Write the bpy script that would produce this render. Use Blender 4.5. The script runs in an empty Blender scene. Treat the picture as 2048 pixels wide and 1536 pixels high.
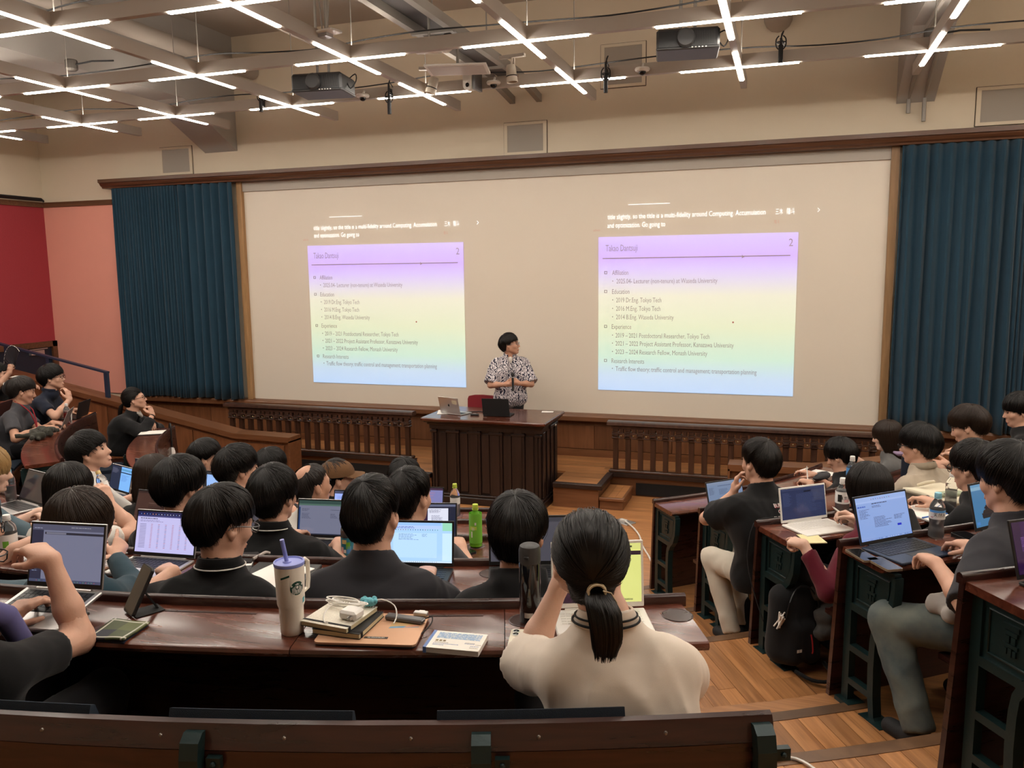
import bpy, math, random
import numpy as np
from mathutils import Matrix, Vector, Euler
random.seed(7)
RNG = np.random.default_rng(11)
SC = bpy.context.scene
COL = SC.collection
PI = math.pi
R_ = math.radians

# ------------------------------------------------------------------ camera, world, exposure
def look_matrix(yaw, pitch, roll, loc):
    cy, sy, cp, sp = math.cos(yaw), math.sin(yaw), math.cos(pitch), math.sin(pitch)
    f = Vector((-sy*cp, cy*cp, -sp)); r = Vector((cy, sy, 0)); u = r.cross(f)
    c, s = math.cos(roll), math.sin(roll)
    r2 = r*c + u*s; u2 = u*c - r*s
    m = Matrix((r2, u2, -f)).transposed().to_4x4()
    m.translation = loc
    return m
cam_data = bpy.data.cameras.new('camera')
cam = bpy.data.objects.new('camera', cam_data)
COL.objects.link(cam)
cam_data.sensor_width = 36.0
cam_data.lens = 36.0*1637/2048
cam_data.clip_start = 0.05
cam.matrix_world = look_matrix(0.3242, 0.1381, -0.0126, (0, 0, 2.76))
SC.camera = cam
world = bpy.data.worlds.new('world')
SC.world = world
world.use_nodes = True
world.node_tree.nodes['Background'].inputs[0].default_value = (1.0, 0.86, 0.68, 1)
world.node_tree.nodes['Background'].inputs[1].default_value = 0.05
vs = SC.view_settings
vs.view_transform = 'Standard'
vs.look = 'None'
vs.exposure = 1.52
vs.gamma = 1.0
vs.use_curve_mapping = False
SC.cycles.max_bounces = 8
SC.cycles.diffuse_bounces = 4
SC.cycles.glossy_bounces = 3
SC.cycles.transmission_bounces = 6
SC.cycles.caustics_reflective = False
SC.cycles.caustics_refractive = False
LED_POWER = 18.0
UP_POWER = 13.0
LED_COLOR = (1.0, 0.915, 0.81)

# ------------------------------------------------------------------ materials
MATS = {}
def new_mat(name):
    m = bpy.data.materials.new(name); m.use_nodes = True
    MATS[name] = m
    return m, m.node_tree.nodes, m.node_tree.links, m.node_tree.nodes['Principled BSDF']
def mat(name, col, rough=0.6, metal=0.0, bump=0.0, bscale=60.0, vary=0.0, vscale=4.0, spec=0.5, trans=0.0, ior=1.45, coat=0.0, sheen=0.0):
    if name in MATS: return MATS[name]
    m, n, l, b = new_mat(name)
    b.inputs['Base Color'].default_value = (*col, 1)
    b.inputs['Roughness'].default_value = rough
    b.inputs['Metallic'].default_value = metal
    b.inputs['Specular IOR Level'].default_value = spec
    b.inputs['Transmission Weight'].default_value = trans
    b.inputs['IOR'].default_value = ior
    b.inputs['Coat Weight'].default_value = coat
    b.inputs['Sheen Weight'].default_value = sheen
    tc = n.new('ShaderNodeTexCoord')
    if vary > 0:
        t = n.new('ShaderNodeTexNoise'); t.inputs['Scale'].default_value = vscale; t.inputs['Detail'].default_value = 5
        l.new(tc.outputs['Object'], t.inputs['Vector'])
        r = n.new('ShaderNodeMapRange'); r.inputs[3].default_value = 1-vary; r.inputs[4].default_value = 1+vary
        l.new(t.outputs['Fac'], r.inputs[0])
        mx = n.new('ShaderNodeVectorMath'); mx.operation = 'SCALE'; mx.inputs[0].default_value = col
        l.new(r.outputs[0], mx.inputs['Scale']); l.new(mx.outputs[0], b.inputs['Base Color'])
    if bump > 0:
        t2 = n.new('ShaderNodeTexNoise'); t2.inputs['Scale'].default_value = bscale; t2.inputs['Detail'].default_value = 3
        l.new(tc.outputs['Object'], t2.inputs['Vector'])
        bp = n.new('ShaderNodeBump'); bp.inputs['Strength'].default_value = bump; bp.inputs['Distance'].default_value = 0.01
        l.new(t2.outputs['Fac'], bp.inputs['Height']); l.new(bp.outputs[0], b.inputs['Normal'])
    return m
def wood(name, c1, c2, rough=0.35, axis=(2, 25, 25), scale=1.0, coat=0.0, bump=0.08, rvary=0.12, tone=0.22, ringy=6.0):
    m, n, l, b = new_mat(name)
    tc = n.new('ShaderNodeTexCoord'); mp = n.new('ShaderNodeMapping'); mp.inputs['Scale'].default_value = [a*scale for a in axis]
    l.new(tc.outputs['Object'], mp.inputs['Vector'])
    oi = n.new('ShaderNodeObjectInfo')
    add = n.new('ShaderNodeVectorMath'); add.operation = 'ADD'
    mul = n.new('ShaderNodeVectorMath'); mul.operation = 'SCALE'; mul.inputs[0].default_value = (13, 29, 41)
    l.new(oi.outputs['Random'], mul.inputs['Scale']); l.new(mp.outputs[0], add.inputs[0]); l.new(mul.outputs[0], add.inputs[1])
    t = n.new('ShaderNodeTexNoise'); t.inputs['Scale'].default_value = 1.0; t.inputs['Detail'].default_value = 6; t.inputs['Distortion'].default_value = 0.6
    l.new(add.outputs[0], t.inputs['Vector'])
    cr = n.new('ShaderNodeValToRGB'); cr.color_ramp.elements[0].position = 0.3; cr.color_ramp.elements[1].position = 0.72
    cr.color_ramp.elements[0].color = (*c1, 1); cr.color_ramp.elements[1].color = (*c2, 1)
    l.new(t.outputs['Fac'], cr.inputs[0])
    mr = n.new('ShaderNodeMapRange'); mr.inputs[3].default_value = 1-tone; mr.inputs[4].default_value = 1+tone
    l.new(oi.outputs['Random'], mr.inputs[0])
    sc = n.new('ShaderNodeVectorMath'); sc.operation = 'SCALE'
    l.new(cr.outputs[0], sc.inputs[0]); l.new(mr.outputs[0], sc.inputs['Scale'])
    l.new(sc.outputs[0], b.inputs['Base Color'])
    rr = n.new('ShaderNodeMapRange'); rr.inputs[3].default_value = rough-rvary; rr.inputs[4].default_value = rough+rvary
    l.new(t.outputs['Fac'], rr.inputs[0]); l.new(rr.outputs[0], b.inputs['Roughness'])
    b.inputs['Coat Weight'].default_value = coat; b.inputs['Coat Roughness'].default_value = 0.15
    bp = n.new('ShaderNodeBump'); bp.inputs['Strength'].default_value = bump; bp.inputs['Distance'].default_value = 0.004
    l.new(t.outputs['Fac'], bp.inputs['Height']); l.new(bp.outputs[0], b.inputs['Normal'])
    return m
def emit(name, col, strength=1.0):
    m, n, l, b = new_mat(name)
    b.inputs['Base Color'].default_value = (*[c*0.3 for c in col], 1)
    b.inputs['Emission Color'].default_value = (*col, 1)
    b.inputs['Emission Strength'].default_value = strength
    b.inputs['Roughness'].default_value = 0.4
    return m
def vcol_mat(name, emission=0.0, rough=0.5):
    m, n, l, b = new_mat(name)
    a = n.new('ShaderNodeVertexColor'); a.layer_name = 'Col'
    b.inputs['Roughness'].default_value = rough
    if emission > 0:
        b.inputs['Base Color'].default_value = (0.01, 0.01, 0.012, 1)
        l.new(a.outputs['Color'], b.inputs['Emission Color'])
        b.inputs['Emission Strength'].default_value = emission
    else:
        l.new(a.outputs['Color'], b.inputs['Base Color'])
    return m
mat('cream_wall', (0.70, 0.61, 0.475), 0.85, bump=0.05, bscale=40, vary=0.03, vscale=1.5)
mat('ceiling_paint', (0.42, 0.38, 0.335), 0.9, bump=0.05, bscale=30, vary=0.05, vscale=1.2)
mat('board', (0.70, 0.635, 0.54), 0.38, vary=0.02, vscale=0.8)
mat('grey_beam', (0.40, 0.385, 0.365), 0.7, vary=0.08, vscale=2)
mat('pipe_grey', (0.30, 0.28, 0.255), 0.5, metal=0.2)
mat('red_wall', (0.36, 0.040, 0.052), 0.9, bump=0.35, bscale=140, vary=0.06, vscale=60)
mat('pink_wall', (0.78, 0.345, 0.27), 0.85, vary=0.03, vscale=3)
wood('mahogany', (0.017, 0.0048, 0.0034), (0.048, 0.014, 0.009), 0.30, (4, 4, 40), 1.0, coat=0.25)
wood('desk_top', (0.055, 0.0140, 0.0075), (0.140, 0.040, 0.021), 0.24, (3, 26, 26), 1.0, coat=0.35, bump=0.14)
wood('wood_brown', (0.115, 0.045, 0.018), (0.18, 0.075, 0.032), 0.42, (22, 22, 1.6), 1.0)
wood('wood_brown_h', (0.125, 0.05, 0.02), (0.20, 0.085, 0.037), 0.38, (1.6, 22, 22), 1.0)
wood('trim_wood', (0.075, 0.03, 0.013), (0.135, 0.058, 0.027), 0.38, (1.6, 30, 30), 1.0)
wood('post_wood', (0.26, 0.145, 0.06), (0.40, 0.23, 0.105), 0.5, (30, 30, 2), 1.0)
wood('oak_plank', (0.26, 0.108, 0.038), (0.48, 0.225, 0.087), 0.36, (2.2, 42, 20), 1.0, coat=0.15, tone=0.25)
wood('nosing_wood', (0.085, 0.042, 0.020), (0.15, 0.08, 0.04), 0.4, (10, 10, 10), 1.0)
wood('lectern_wood', (0.010, 0.0044, 0.0034), (0.024, 0.010, 0.007), 0.42, (30, 30, 2), 1.0, coat=0.05)
wood('baluster_wood', (0.030, 0.012, 0.007), (0.065, 0.027, 0.015), 0.36, (30, 30, 2), 1.0, coat=0.15, tone=0.1)
mat('dark_gap', (0.006, 0.005, 0.005), 0.9)
mat('curtain', (0.008, 0.040, 0.070), 0.9, bump=0.2, bscale=300, vary=0.12, vscale=6, sheen=0.15)
mat('iron_green', (0.010, 0.027, 0.028), 0.36, metal=0.25, bump=0.12, bscale=25, vary=0.15, vscale=12)
mat('cushion_navy', (0.010, 0.020, 0.036), 0.95, bump=0.4, bscale=700)
mat('bolt', (0.22, 0.20, 0.18), 0.35, metal=0.8)
mat('brass', (0.35, 0.25, 0.13), 0.35, metal=0.9)
mat('bar_white', (0.42, 0.37, 0.32), 0.5)
mat('white_plastic', (0.75, 0.73, 0.69), 0.4)
mat('grey_plastic', (0.35, 0.34, 0.33), 0.45)
mat('black_plastic', (0.012, 0.012, 0.013), 0.4)
mat('dark_glass', (0.004, 0.004, 0.005), 0.06)
mat('black_matte', (0.010, 0.010, 0.011), 0.75)
mat('blue_steel', (0.016, 0.03, 0.06), 0.4, vary=0.05)
mat('door_navy', (0.010, 0.017, 0.032), 0.45)
mat('silver', (0.55, 0.54, 0.53), 0.35, metal=0.85)
mat('silver_dark', (0.20, 0.20, 0.21), 0.4, metal=0.7)
mat('paper', (0.82, 0.79, 0.74), 0.8)
mat('white_gloss', (0.80, 0.78, 0.74), 0.3)
mat('chair_red', (0.21, 0.010, 0.018), 0.6, bump=0.1, bscale=200)
emit('led', LED_COLOR, LED_POWER)
emit('fill_up', (1.0, 0.88, 0.74), UP_POWER)
vcol_mat('print', 0.0, 0.6)
vcol_mat('screen_light', 0.40, 0.15)

# ------------------------------------------------------------------ mesh helpers
def link(o):
    COL.objects.link(o); return o
def tag(o, label=None, cat=None, group=None, kind=None):
    if label: o['label'] = label
    if cat: o['category'] = cat
    if group: o['group'] = group
    if kind: o['kind'] = kind
    return o
ROOTM = {}
def thing(name, label, cat, loc=(0, 0, 0), rz=0.0, group=None, kind=None, mtx=None):
    o = bpy.data.objects.new(name, None)
    o.empty_display_size = 0.05
    link(o)
    m = mtx.copy() if mtx is not None else Matrix.Translation(loc) @ Matrix.Rotation(rz, 4, 'Z')
    o.matrix_world = m
    ROOTM[o.name] = m
    return tag(o, label, cat, group, kind)
def world_m(o):
    return ROOTM.get(o.name, Matrix.Identity(4))
def mesh_np(name, V, F, mats=None, fmat=None, smooth=False, vcol=None):
    """V (n,3) array, F list of index tuples or (m,4)/(m,3) int array"""
    me = bpy.data.meshes.new(name)
    V = np.asarray(V, dtype=np.float32)
    if isinstance(F, np.ndarray):
        k = F.shape[1]; nf = len(F); li = F.astype(np.int32).ravel(); st = np.arange(0, nf*k, k, dtype=np.int32); tot = np.full(nf, k, np.int32)
    else:
        tot = np.array([len(f) for f in F], np.int32); nf = len(F)
        li = np.array([i for f in F for i in f], np.int32); st = np.concatenate(([0], np.cumsum(tot)[:-1])).astype(np.int32) if nf else np.zeros(0, np.int32)
    me.vertices.add(len(V)); me.vertices.foreach_set('co', V.ravel())
    me.loops.add(len(li)); me.loops.foreach_set('vertex_index', li)
    me.polygons.add(nf); me.polygons.foreach_set('loop_start', st); me.polygons.foreach_set('loop_total', tot)
    me.polygons.foreach_set('use_smooth', np.full(nf, bool(smooth)))
    if mats:
        for m in (mats if isinstance(mats, (list, tuple)) else [mats]):
            me.materials.append(MATS[m] if isinstance(m, str) else m)
    if fmat is not None: me.polygons.foreach_set('material_index', np.asarray(fmat, np.int32))
    if vcol is not None:
        ca = me.color_attributes.new('Col', 'FLOAT_COLOR', 'CORNER')
        cc = np.ones((len(li), 4), np.float32); vc = np.asarray(vcol, np.float32)
        cc[:, :3] = np.repeat(vc, tot, axis=0)
        ca.data.foreach_set('color', cc.ravel())
    me.update(calc_edges=True)
    me.validate()
    return me
def put(name, me, parent=None, m=None, kind=None):
    o = bpy.data.objects.new(name, me); link(o)
    if parent is not None: o.parent = parent
    if m is not None: o.matrix_local = m
    if kind: o['kind'] = kind
    return o
class MB:
    """mesh builder: collect shapes, then link ONE object. local=True: coordinates already in the parent's frame"""
    def __init__(s): s.v = []; s.f = []; s.c = []
    def add(s, vs, fs, col=None):
        o = len(s.v); s.v.extend([tuple(p) for p in vs]); s.f.extend([tuple(i+o for i in f) for f in fs])
        s.c.extend([col or (1, 1, 1)]*len(fs)); return s
    def box(s, x0, x1, y0, y1, z0, z1, rz=0.0, c=None, col=None, bev=0.0):
        if bev > 0:
            b = bev
            pts = []
            for z, i in ((z0, b), (z0+b, 0), (z1-b, 0), (z1, b)):
                ring = [(x0+b, y0+i), (x1-b, y0+i), (x1-i, y0+b), (x1-i, y1-b), (x1-b, y1-i), (x0+b, y1-i), (x0+i, y1-b), (x0+i, y0+b)]
                pts += [(x, y, z) for x, y in ring]
            fs = [tuple(range(7, -1, -1)), tuple(range(24, 32))]
            for k in range(3):
                for i in range(8):
                    j = (i+1) % 8; fs.append((k*8+i, k*8+j, k*8+8+j, k*8+8+i))
        else:
            pts = [(x, y, z) for z in (z0, z1) for x, y in ((x0, y0), (x1, y0), (x1, y1), (x0, y1))]
            fs = [(3, 2, 1, 0), (4, 5, 6, 7), (0, 1, 5, 4), (1, 2, 6, 5), (2, 3, 7, 6), (3, 0, 4, 7)]
        if rz:
            cx, cy = c if c else ((x0+x1)/2, (y0+y1)/2); ca, sa = math.cos(rz), math.sin(rz)
            pts = [(cx+(x-cx)*ca-(y-cy)*sa, cy+(x-cx)*sa+(y-cy)*ca, z) for x, y, z in pts]
        return s.add(pts, fs, col)
    def prism(s, poly, axis, a, b, col=None):
        """extrude a 2-D polygon along axis: 'x' poly=(y,z); 'y' poly=(x,z); 'z' poly=(x,y)"""
        def mk(p, t): return {'x': (t, p[0], p[1]), 'y': (p[0], t, p[1]), 'z': (p[0], p[1], t)}[axis]
        n = len(poly); vs = [mk(p, a) for p in poly]+[mk(p, b) for p in poly]
        fs = [tuple(range(n-1, -1, -1)), tuple(range(n, 2*n))]+[(i, (i+1) % n, n+(i+1) % n, n+i) for i in range(n)]
        return s.add(vs, fs, col)
    def lathe(s, prof, n=20, c=(0, 0, 0), cap=True, col=None):
        vs = []; fs = []
        for r, z in prof:
            for i in range(n):
                a = 2*PI*i/n; vs.append((c[0]+r*math.cos(a), c[1]+r*math.sin(a), c[2]+z))
        for k in range(len(prof)-1):
            for i in range(n):
                j = (i+1) % n; fs.append((k*n+i, k*n+j, (k+1)*n+j, (k+1)*n+i))
        if cap: fs.append(tuple(range(n-1, -1, -1))); fs.append(tuple(range((len(prof)-1)*n, len(prof)*n)))
        return s.add(vs, fs, col)
    def tube(s, pts, r, n=8, col=None, closed=False):
        pts = [Vector(p) for p in pts]
        if len(pts) >= 4 and not closed and not isinstance(r, (list, tuple)) and r <= .012 and len(pts) < 80:   # bend soft things smoothly
            q = []
            for i in range(len(pts)-1):
                a, b, c, d = pts[max(i-1, 0)], pts[i], pts[i+1], pts[min(i+2, len(pts)-1)]
                for k in range(3):
                    t = k/3; q.append(.5*((2*b)+(c-a)*t+(2*a-5*b+4*c-d)*t*t+(3*b-a-3*c+d)*t**3))
            pts = q+[pts[-1]]
        N = len(pts); vs = []; fs = []
        up = None
        for i in range(N):
            if closed: d = pts[(i+1) % N]-pts[i-1]
            else: d = pts[min(i+1, N-1)]-pts[max(i-1, 0)]
            if d.length < 1e-9: d = Vector((0, 0, 1))
            d.normalize()
            if up is None:
                up = Vector((0, 0, 1)) if abs(d.z) < 0.9 else Vector((1, 0, 0))
            u = (up-d*up.dot(d))
            if u.length < 1e-6: u = d.orthogonal()
            u.normalize(); up = u; w = d.cross(u)
            rr = r[i] if isinstance(r, (list, tuple)) else r
            for k in range(n):
                a = 2*PI*k/n; vs.append(pts[i]+u*(rr*math.cos(a))+w*(rr*math.sin(a)))
        for i in range(N if closed else N-1):
            i2 = (i+1) % N
            for k in range(n):
                k2 = (k+1) % n; fs.append((i*n+k, i*n+k2, i2*n+k2, i2*n+k))
        if not closed: fs.append(tuple(range(n-1, -1, -1))); fs.append(tuple(range((N-1)*n, N*n)))
        return s.add(vs, fs, col)
    def arc(s, prof, a0, a1, n=24, col=None):
        """sweep profile [(radius, z)] (closed) about the hall centre between two angles in degrees"""
        vs = []; fs = []; m = len(prof)
        for i in range(n+1):
            a = R_(a0+(a1-a0)*i/n); sa, ca = math.sin(a), math.cos(a)
            for r, z in prof: vs.append((CX+r*sa, CY-r*ca, z))
        for i in range(n):
            for k in range(m):
                k2 = (k+1) % m; fs.append((i*m+k, i*m+k2, (i+1)*m+k2, (i+1)*m+k))
        fs.append(tuple(range(m-1, -1, -1))); fs.append(tuple(range(n*m, n*m+m)))
        return s.add(vs, fs, col)
    def sphere(s, c, r, n=12, m=8, col=None):
        r = (r, r, r) if not isinstance(r, tuple) else r
        vs = [(c[0], c[1], c[2]-r[2])]; fs = []
        for j in range(1, m):
            t = PI*j/m-PI/2
            for i in range(n):
                a = 2*PI*i/n; vs.append((c[0]+r[0]*math.cos(t)*math.cos(a), c[1]+r[1]*math.cos(t)*math.sin(a), c[2]+r[2]*math.sin(t)))
        vs.append((c[0], c[1], c[2]+r[2]))
        for i in range(n): fs.append((0, 1+(i+1) % n, 1+i))
        for j in range(m-2):
            for i in range(n):
                a = 1+j*n+i; b = 1+j*n+(i+1) % n; fs.append((a, b, b+n, a+n))
        t = len(vs)-1; o = 1+(m-2)*n
        for i in range(n): fs.append((o+i, o+(i+1) % n, t))
        return s.add(vs, fs, col)
    def quad(s, p, col=None): return s.add(p, [tuple(range(len(p)))], col)
    def xf(s, m):
        s.v = [tuple(m @ Vector(p)) for p in s.v]; return s
    def build(s, name, m, parent=None, local=False, smooth=False, kind=None, label=None, vcol=False):
        V = np.array(s.v, dtype=float).reshape(-1, 3)
        if parent is not None and not local:
            q = parent; inv = world_m(q).inverted()
            A = np.array(inv); V = V @ A[:3, :3].T + A[:3, 3]
        me = mesh_np(name, V, s.f, m, smooth=False, vcol=s.c if vcol else None)
        if smooth:
            me.polygons.foreach_set('use_smooth', np.ones(len(me.polygons), bool))
            try: me.set_sharp_from_angle(angle=R_(40))
            except Exception: pass
        o = put(name, me, parent, kind=kind)
        if parent is not None: ROOTM[o.name] = world_m(parent)
        if label: o['label'] = label
        return o
def struct(name, mb, m, label=None, smooth=False, parent=None):
    o = mb.build(name, m, parent, smooth=smooth)
    if parent is None: tag(o, label, None, None, 'structure')
    return o
def copy_tree(o, loc, rz, label=None, parent=None):
    c = o.copy(); link(c)
    if parent is None:
        m = Matrix.Translation(loc) @ Matrix.Rotation(rz, 4, 'Z'); c.matrix_world = m; ROOTM[c.name] = m
        if label: c['label'] = label
    else: c.parent = parent
    for ch in o.children: copy_tree(ch, None, None, None, c)
    return c
TXT = {}
def text_geo(body, size=0.1, align='LEFT', sx=1.0, extrude=0.0):
    """triangulated lettering in the xy plane -> (verts, faces)"""
    key = (body, size, align, sx, extrude)
    if key in TXT: return TXT[key]
    cu = bpy.data.curves.new('lettering', 'FONT'); cu.body = body; cu.size = size; cu.align_x = align; cu.extrude = extrude
    cu.resolution_u = 2
    o = bpy.data.objects.new('lettering', cu); link(o)
    dg = bpy.context.evaluated_depsgraph_get(); dg.update()
    me = o.evaluated_get(dg).to_mesh()
    V = [(v.co.x*sx, v.co.y, v.co.z) for v in me.vertices]; F = [tuple(p.vertices) for p in me.polygons]
    o.evaluated_get(dg).to_mesh_clear()
    bpy.data.objects.remove(o); bpy.data.curves.remove(cu)
    TXT[key] = (V, F)
    return V, F

# ------------------------------------------------------------------ plan of the hall
CX, CY = -3.3, 9.5                        # centre of the curved rows
RK = [None, 7.57, 6.675, 5.78, 4.885, 3.99]   # radius of the raised lip of each desk row, back row first
ZK = [None, .95, .76, .57, .38, .19]      # floor level of each row
DT = .745                                 # desk top above its floor
WY, WXL, WXR, WYB = 10.5, -11.55, 4.95, -3.2
CEIL = 6.15
def pol(r, a, z=0.0):
    a = R_(a); return Vector((CX+r*math.sin(a), CY-r*math.cos(a), z))
# ------------------------------------------------------------------ setting
b = MB(); b.box(WXL-.2, WXR+.2, WYB-.2, WY+.2, -.12, 0.0)
floor = struct('floor', b, 'oak_plank', 'polished oak floor of the lecture hall')
b = MB()
b.box(WXL-.2, WXR+.2, WY, WY+.2, -.1, CEIL)
struct('wall_front', b, 'cream_wall', 'cream plaster front wall above and behind the whiteboard')
b = MB(); b.box(WXL-.2, WXL, WYB, WY, -.1, CEIL); struct('wall_left', b, 'cream_wall', 'left side wall, cream above the red panelling')
b = MB(); b.box(WXR, WXR+.2, WYB, WY, -.1, CEIL); struct('wall_right', b, 'cream_wall', 'right side wall of the hall')
b = MB(); b.box(WXL, WXR, WYB-.2, WYB, -.1, CEIL); struct('wall_back', b, 'cream_wall', 'back wall behind the audience')
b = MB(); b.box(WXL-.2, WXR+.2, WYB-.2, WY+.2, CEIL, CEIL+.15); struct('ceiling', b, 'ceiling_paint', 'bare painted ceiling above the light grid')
b = MB(); b.box(WXL, WXL+.03, 4.0, WY, 1.70, 3.86); struct('wall_left_panel', b, 'red_wall', 'dark red fabric panelling on the left wall')
b = MB(); b.box(WXL, WXL+.03, 4.0, 9.4, 0.0, 1.70); struct('wall_left_panel_low', b, 'red_wall', 'lower red panelling on the left wall beside the door')
b = MB(); b.box(WXL+.03, -10.06, WY-.03, WY, .86, 3.86); struct('wall_front_panel', b, 'pink_wall', 'pink panel on the front wall left of the curtain')
b = MB(); b.box(4.0-.35, WXR, WY-.03, WY, .86, 3.86); struct('wall_front_panel_right', b, 'pink_wall', 'pink panel on the front wall right of the curtain')
b = MB(); b.box(WXL, WXL+.05, 4.0, WY, 3.86, 3.94); b.box(WXL, -10.1, WY-.05, WY, 3.86, 3.94)
struct('trim_1', b, 'trim_wood', 'brown picture rail over the red and pink panels')
# cornice over board and curtains (profile in y,z, sloping face below a flat fascia)
b = MB()
prof = [(WY, 4.09), (WY-.20, 4.09), (WY-.205, 4.11), (WY-.23, 4.125), (WY-.25, 4.15), (WY-.255, 4.165), (WY-.28, 4.17), (WY-.28, 4.22), (WY, 4.22)]
b.prism(prof, 'x', -10.12, 3.55)
struct('trim_2', b, 'trim_wood', 'brown moulded cornice above the whiteboard and curtains')
b = MB(); b.box(-7.66, 1.10, WY-.03, WY, .86, 4.09)
struct('wall_front_board', b, 'board', 'wide cream projection whiteboard on the front wall')
b = MB(); b.box(-7.66, 1.10, WY-.06, WY-.03, 3.955, 4.09)
struct('trim_3', b, mat('board_shadow', (0.40, 0.36, 0.31), 0.5), 'grey cornice shadow painted along the top of the whiteboard')  # darker strip stands in for the shadow of the cornice
for i, x in enumerate((-7.70, 1.115)):
    b = MB(); b.box(x-.045, x+.04, WY-.09, WY, .86, 4.09)
    struct('trim_%d' % (4+i), b, 'post_wood', ('left' if i == 0 else 'right')+' light wooden post edging the whiteboard')
b = MB(); b.prism([(WY, .78), (WY-.15, .78), (WY-.15, .835), (WY-.13, .86), (WY-.06, .872), (WY, .872)], 'x', -10.06, 3.5)
struct('trim_6', b, 'wood_brown_h', 'wooden chalk ledge along the foot of the whiteboard')
wain = MB(); wain.box(WXL, WXR, WY-.025, WY, .28, .78)
wn = struct('wall_front_wainscot', wain, 'wood_brown', 'brown wooden wainscot below the chalk ledge')
x = WXL
i = 0
while x < WXR-.3:       # wainscot boards, each its own piece
    w = 1.02
    b = MB(); b.box(x+.004, min(x+w, WXR)-.004, WY-.04, WY-.025, .385, .70, bev=.004); b.build('panel', 'wood_brown', wn)
    x += w
b = MB(); b.box(WXL, WXR, WY-.045, WY, .28, .38); struct('baseboard_front', b, 'wood_brown_h', 'wooden skirting at the foot of the front wall')
for x in (-5.35, -.83):
    b = MB(); b.box(x-.08, x+.08, WY-.145, WY-.06, .765, .782)
    tag(b.build('ledge_bracket', 'silver'), 'small metal bracket under the chalk ledge '+('left of the lectern' if x < -3 else 'right of the lectern'), 'bracket')

# stage
ST = .28
st = thing('stage', None, None, (0, 0, 0), kind='structure'); del_keys = None
st['label'] = 'low wooden stage in front of the whiteboard'
b = MB(); b.box(-9.0, 2.4, 9.72, WY, 0, ST-.02); b.box(-4.62, -4.10, 9.03, 9.72, 0, ST-.02); b.box(-2.54, -2.0, 9.03, 9.72, 0, ST-.02); b.box(-4.10, -2.54, 9.58, 9.72, 0, ST-.02)
b.build('riser', 'wood_brown_h', st)
random.seed(3)
yy = 9.05
n = 0
while yy < WY-.06:
    segs = [(-9.0, 2.4)] if yy > 9.72 else ([(-4.62, -4.10), (-2.54, -2.0)] if yy < 9.58 else [(-4.62, -2.0)])
    for x0, x1 in segs:
        x = x0
        while x < x1-.01:
            L = min(random.uniform(.9, 1.9), x1-x)
            if x1-x-L < .3: L = x1-x
            b = MB(); b.box(x+.001, x+L-.001, yy+.001, yy+.079, ST-.02, ST+random.uniform(-.0008, .0008)); b.build('plank', 'oak_plank', st)
            x += L; n += 1
    yy += .08
b = MB()
for x0, x1, y0, y1 in ((-9.0, -4.62, 9.66, 9.74), (-2.0, 2.4, 9.66, 9.74), (-4.66, -4.10, 8.99, 9.07), (-2.54, -1.95, 8.99, 9.07), (-2.03, -1.95, 9.07, 9.66), (-4.66, -4.58, 9.07, 9.66)):
    b.box(x0, x1, y0, y1, ST-.045, ST+.012, bev=.006)
b.build('nosing', 'lectern_wood', st)
for x0, x1 in ((-9.0, -4.66), (-1.68, 2.4)):
    for k in range(3):
        b = MB(); b.box(x0, x1, 9.705, 9.735, .035+k*.045, .058+k*.045); b.build('vent_slat', 'wood_brown_h', st)
    b = MB(); b.box(x0, x1, 9.700, 9.722, .02, .165); b.build('vent_recess', 'dark_gap', st)
# little step beside the lectern bay
stp = thing('step', 'small wooden step against the right side of the stage bay', 'step', (-1.86, 9.35, 0))
b = MB(); b.box(-1.99, -1.72, 9.06, 9.66, 0, .12); b.build('riser', 'wood_brown_h', stp)
for k in range(3):
    b = MB(); b.box(-1.988+k*.088, -1.902+k*.088, 9.06, 9.66, .12, .14); b.build('plank', 'oak_plank', stp)
b = MB(); b.box(-1.995, -1.70, 9.03, 9.075, .105, .145, bev=.008); b.box(-1.735, -1.70, 9.075, 9.66, .105, .145, bev=.008); b.build('nosing', 'wood_brown_h', stp)

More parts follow.
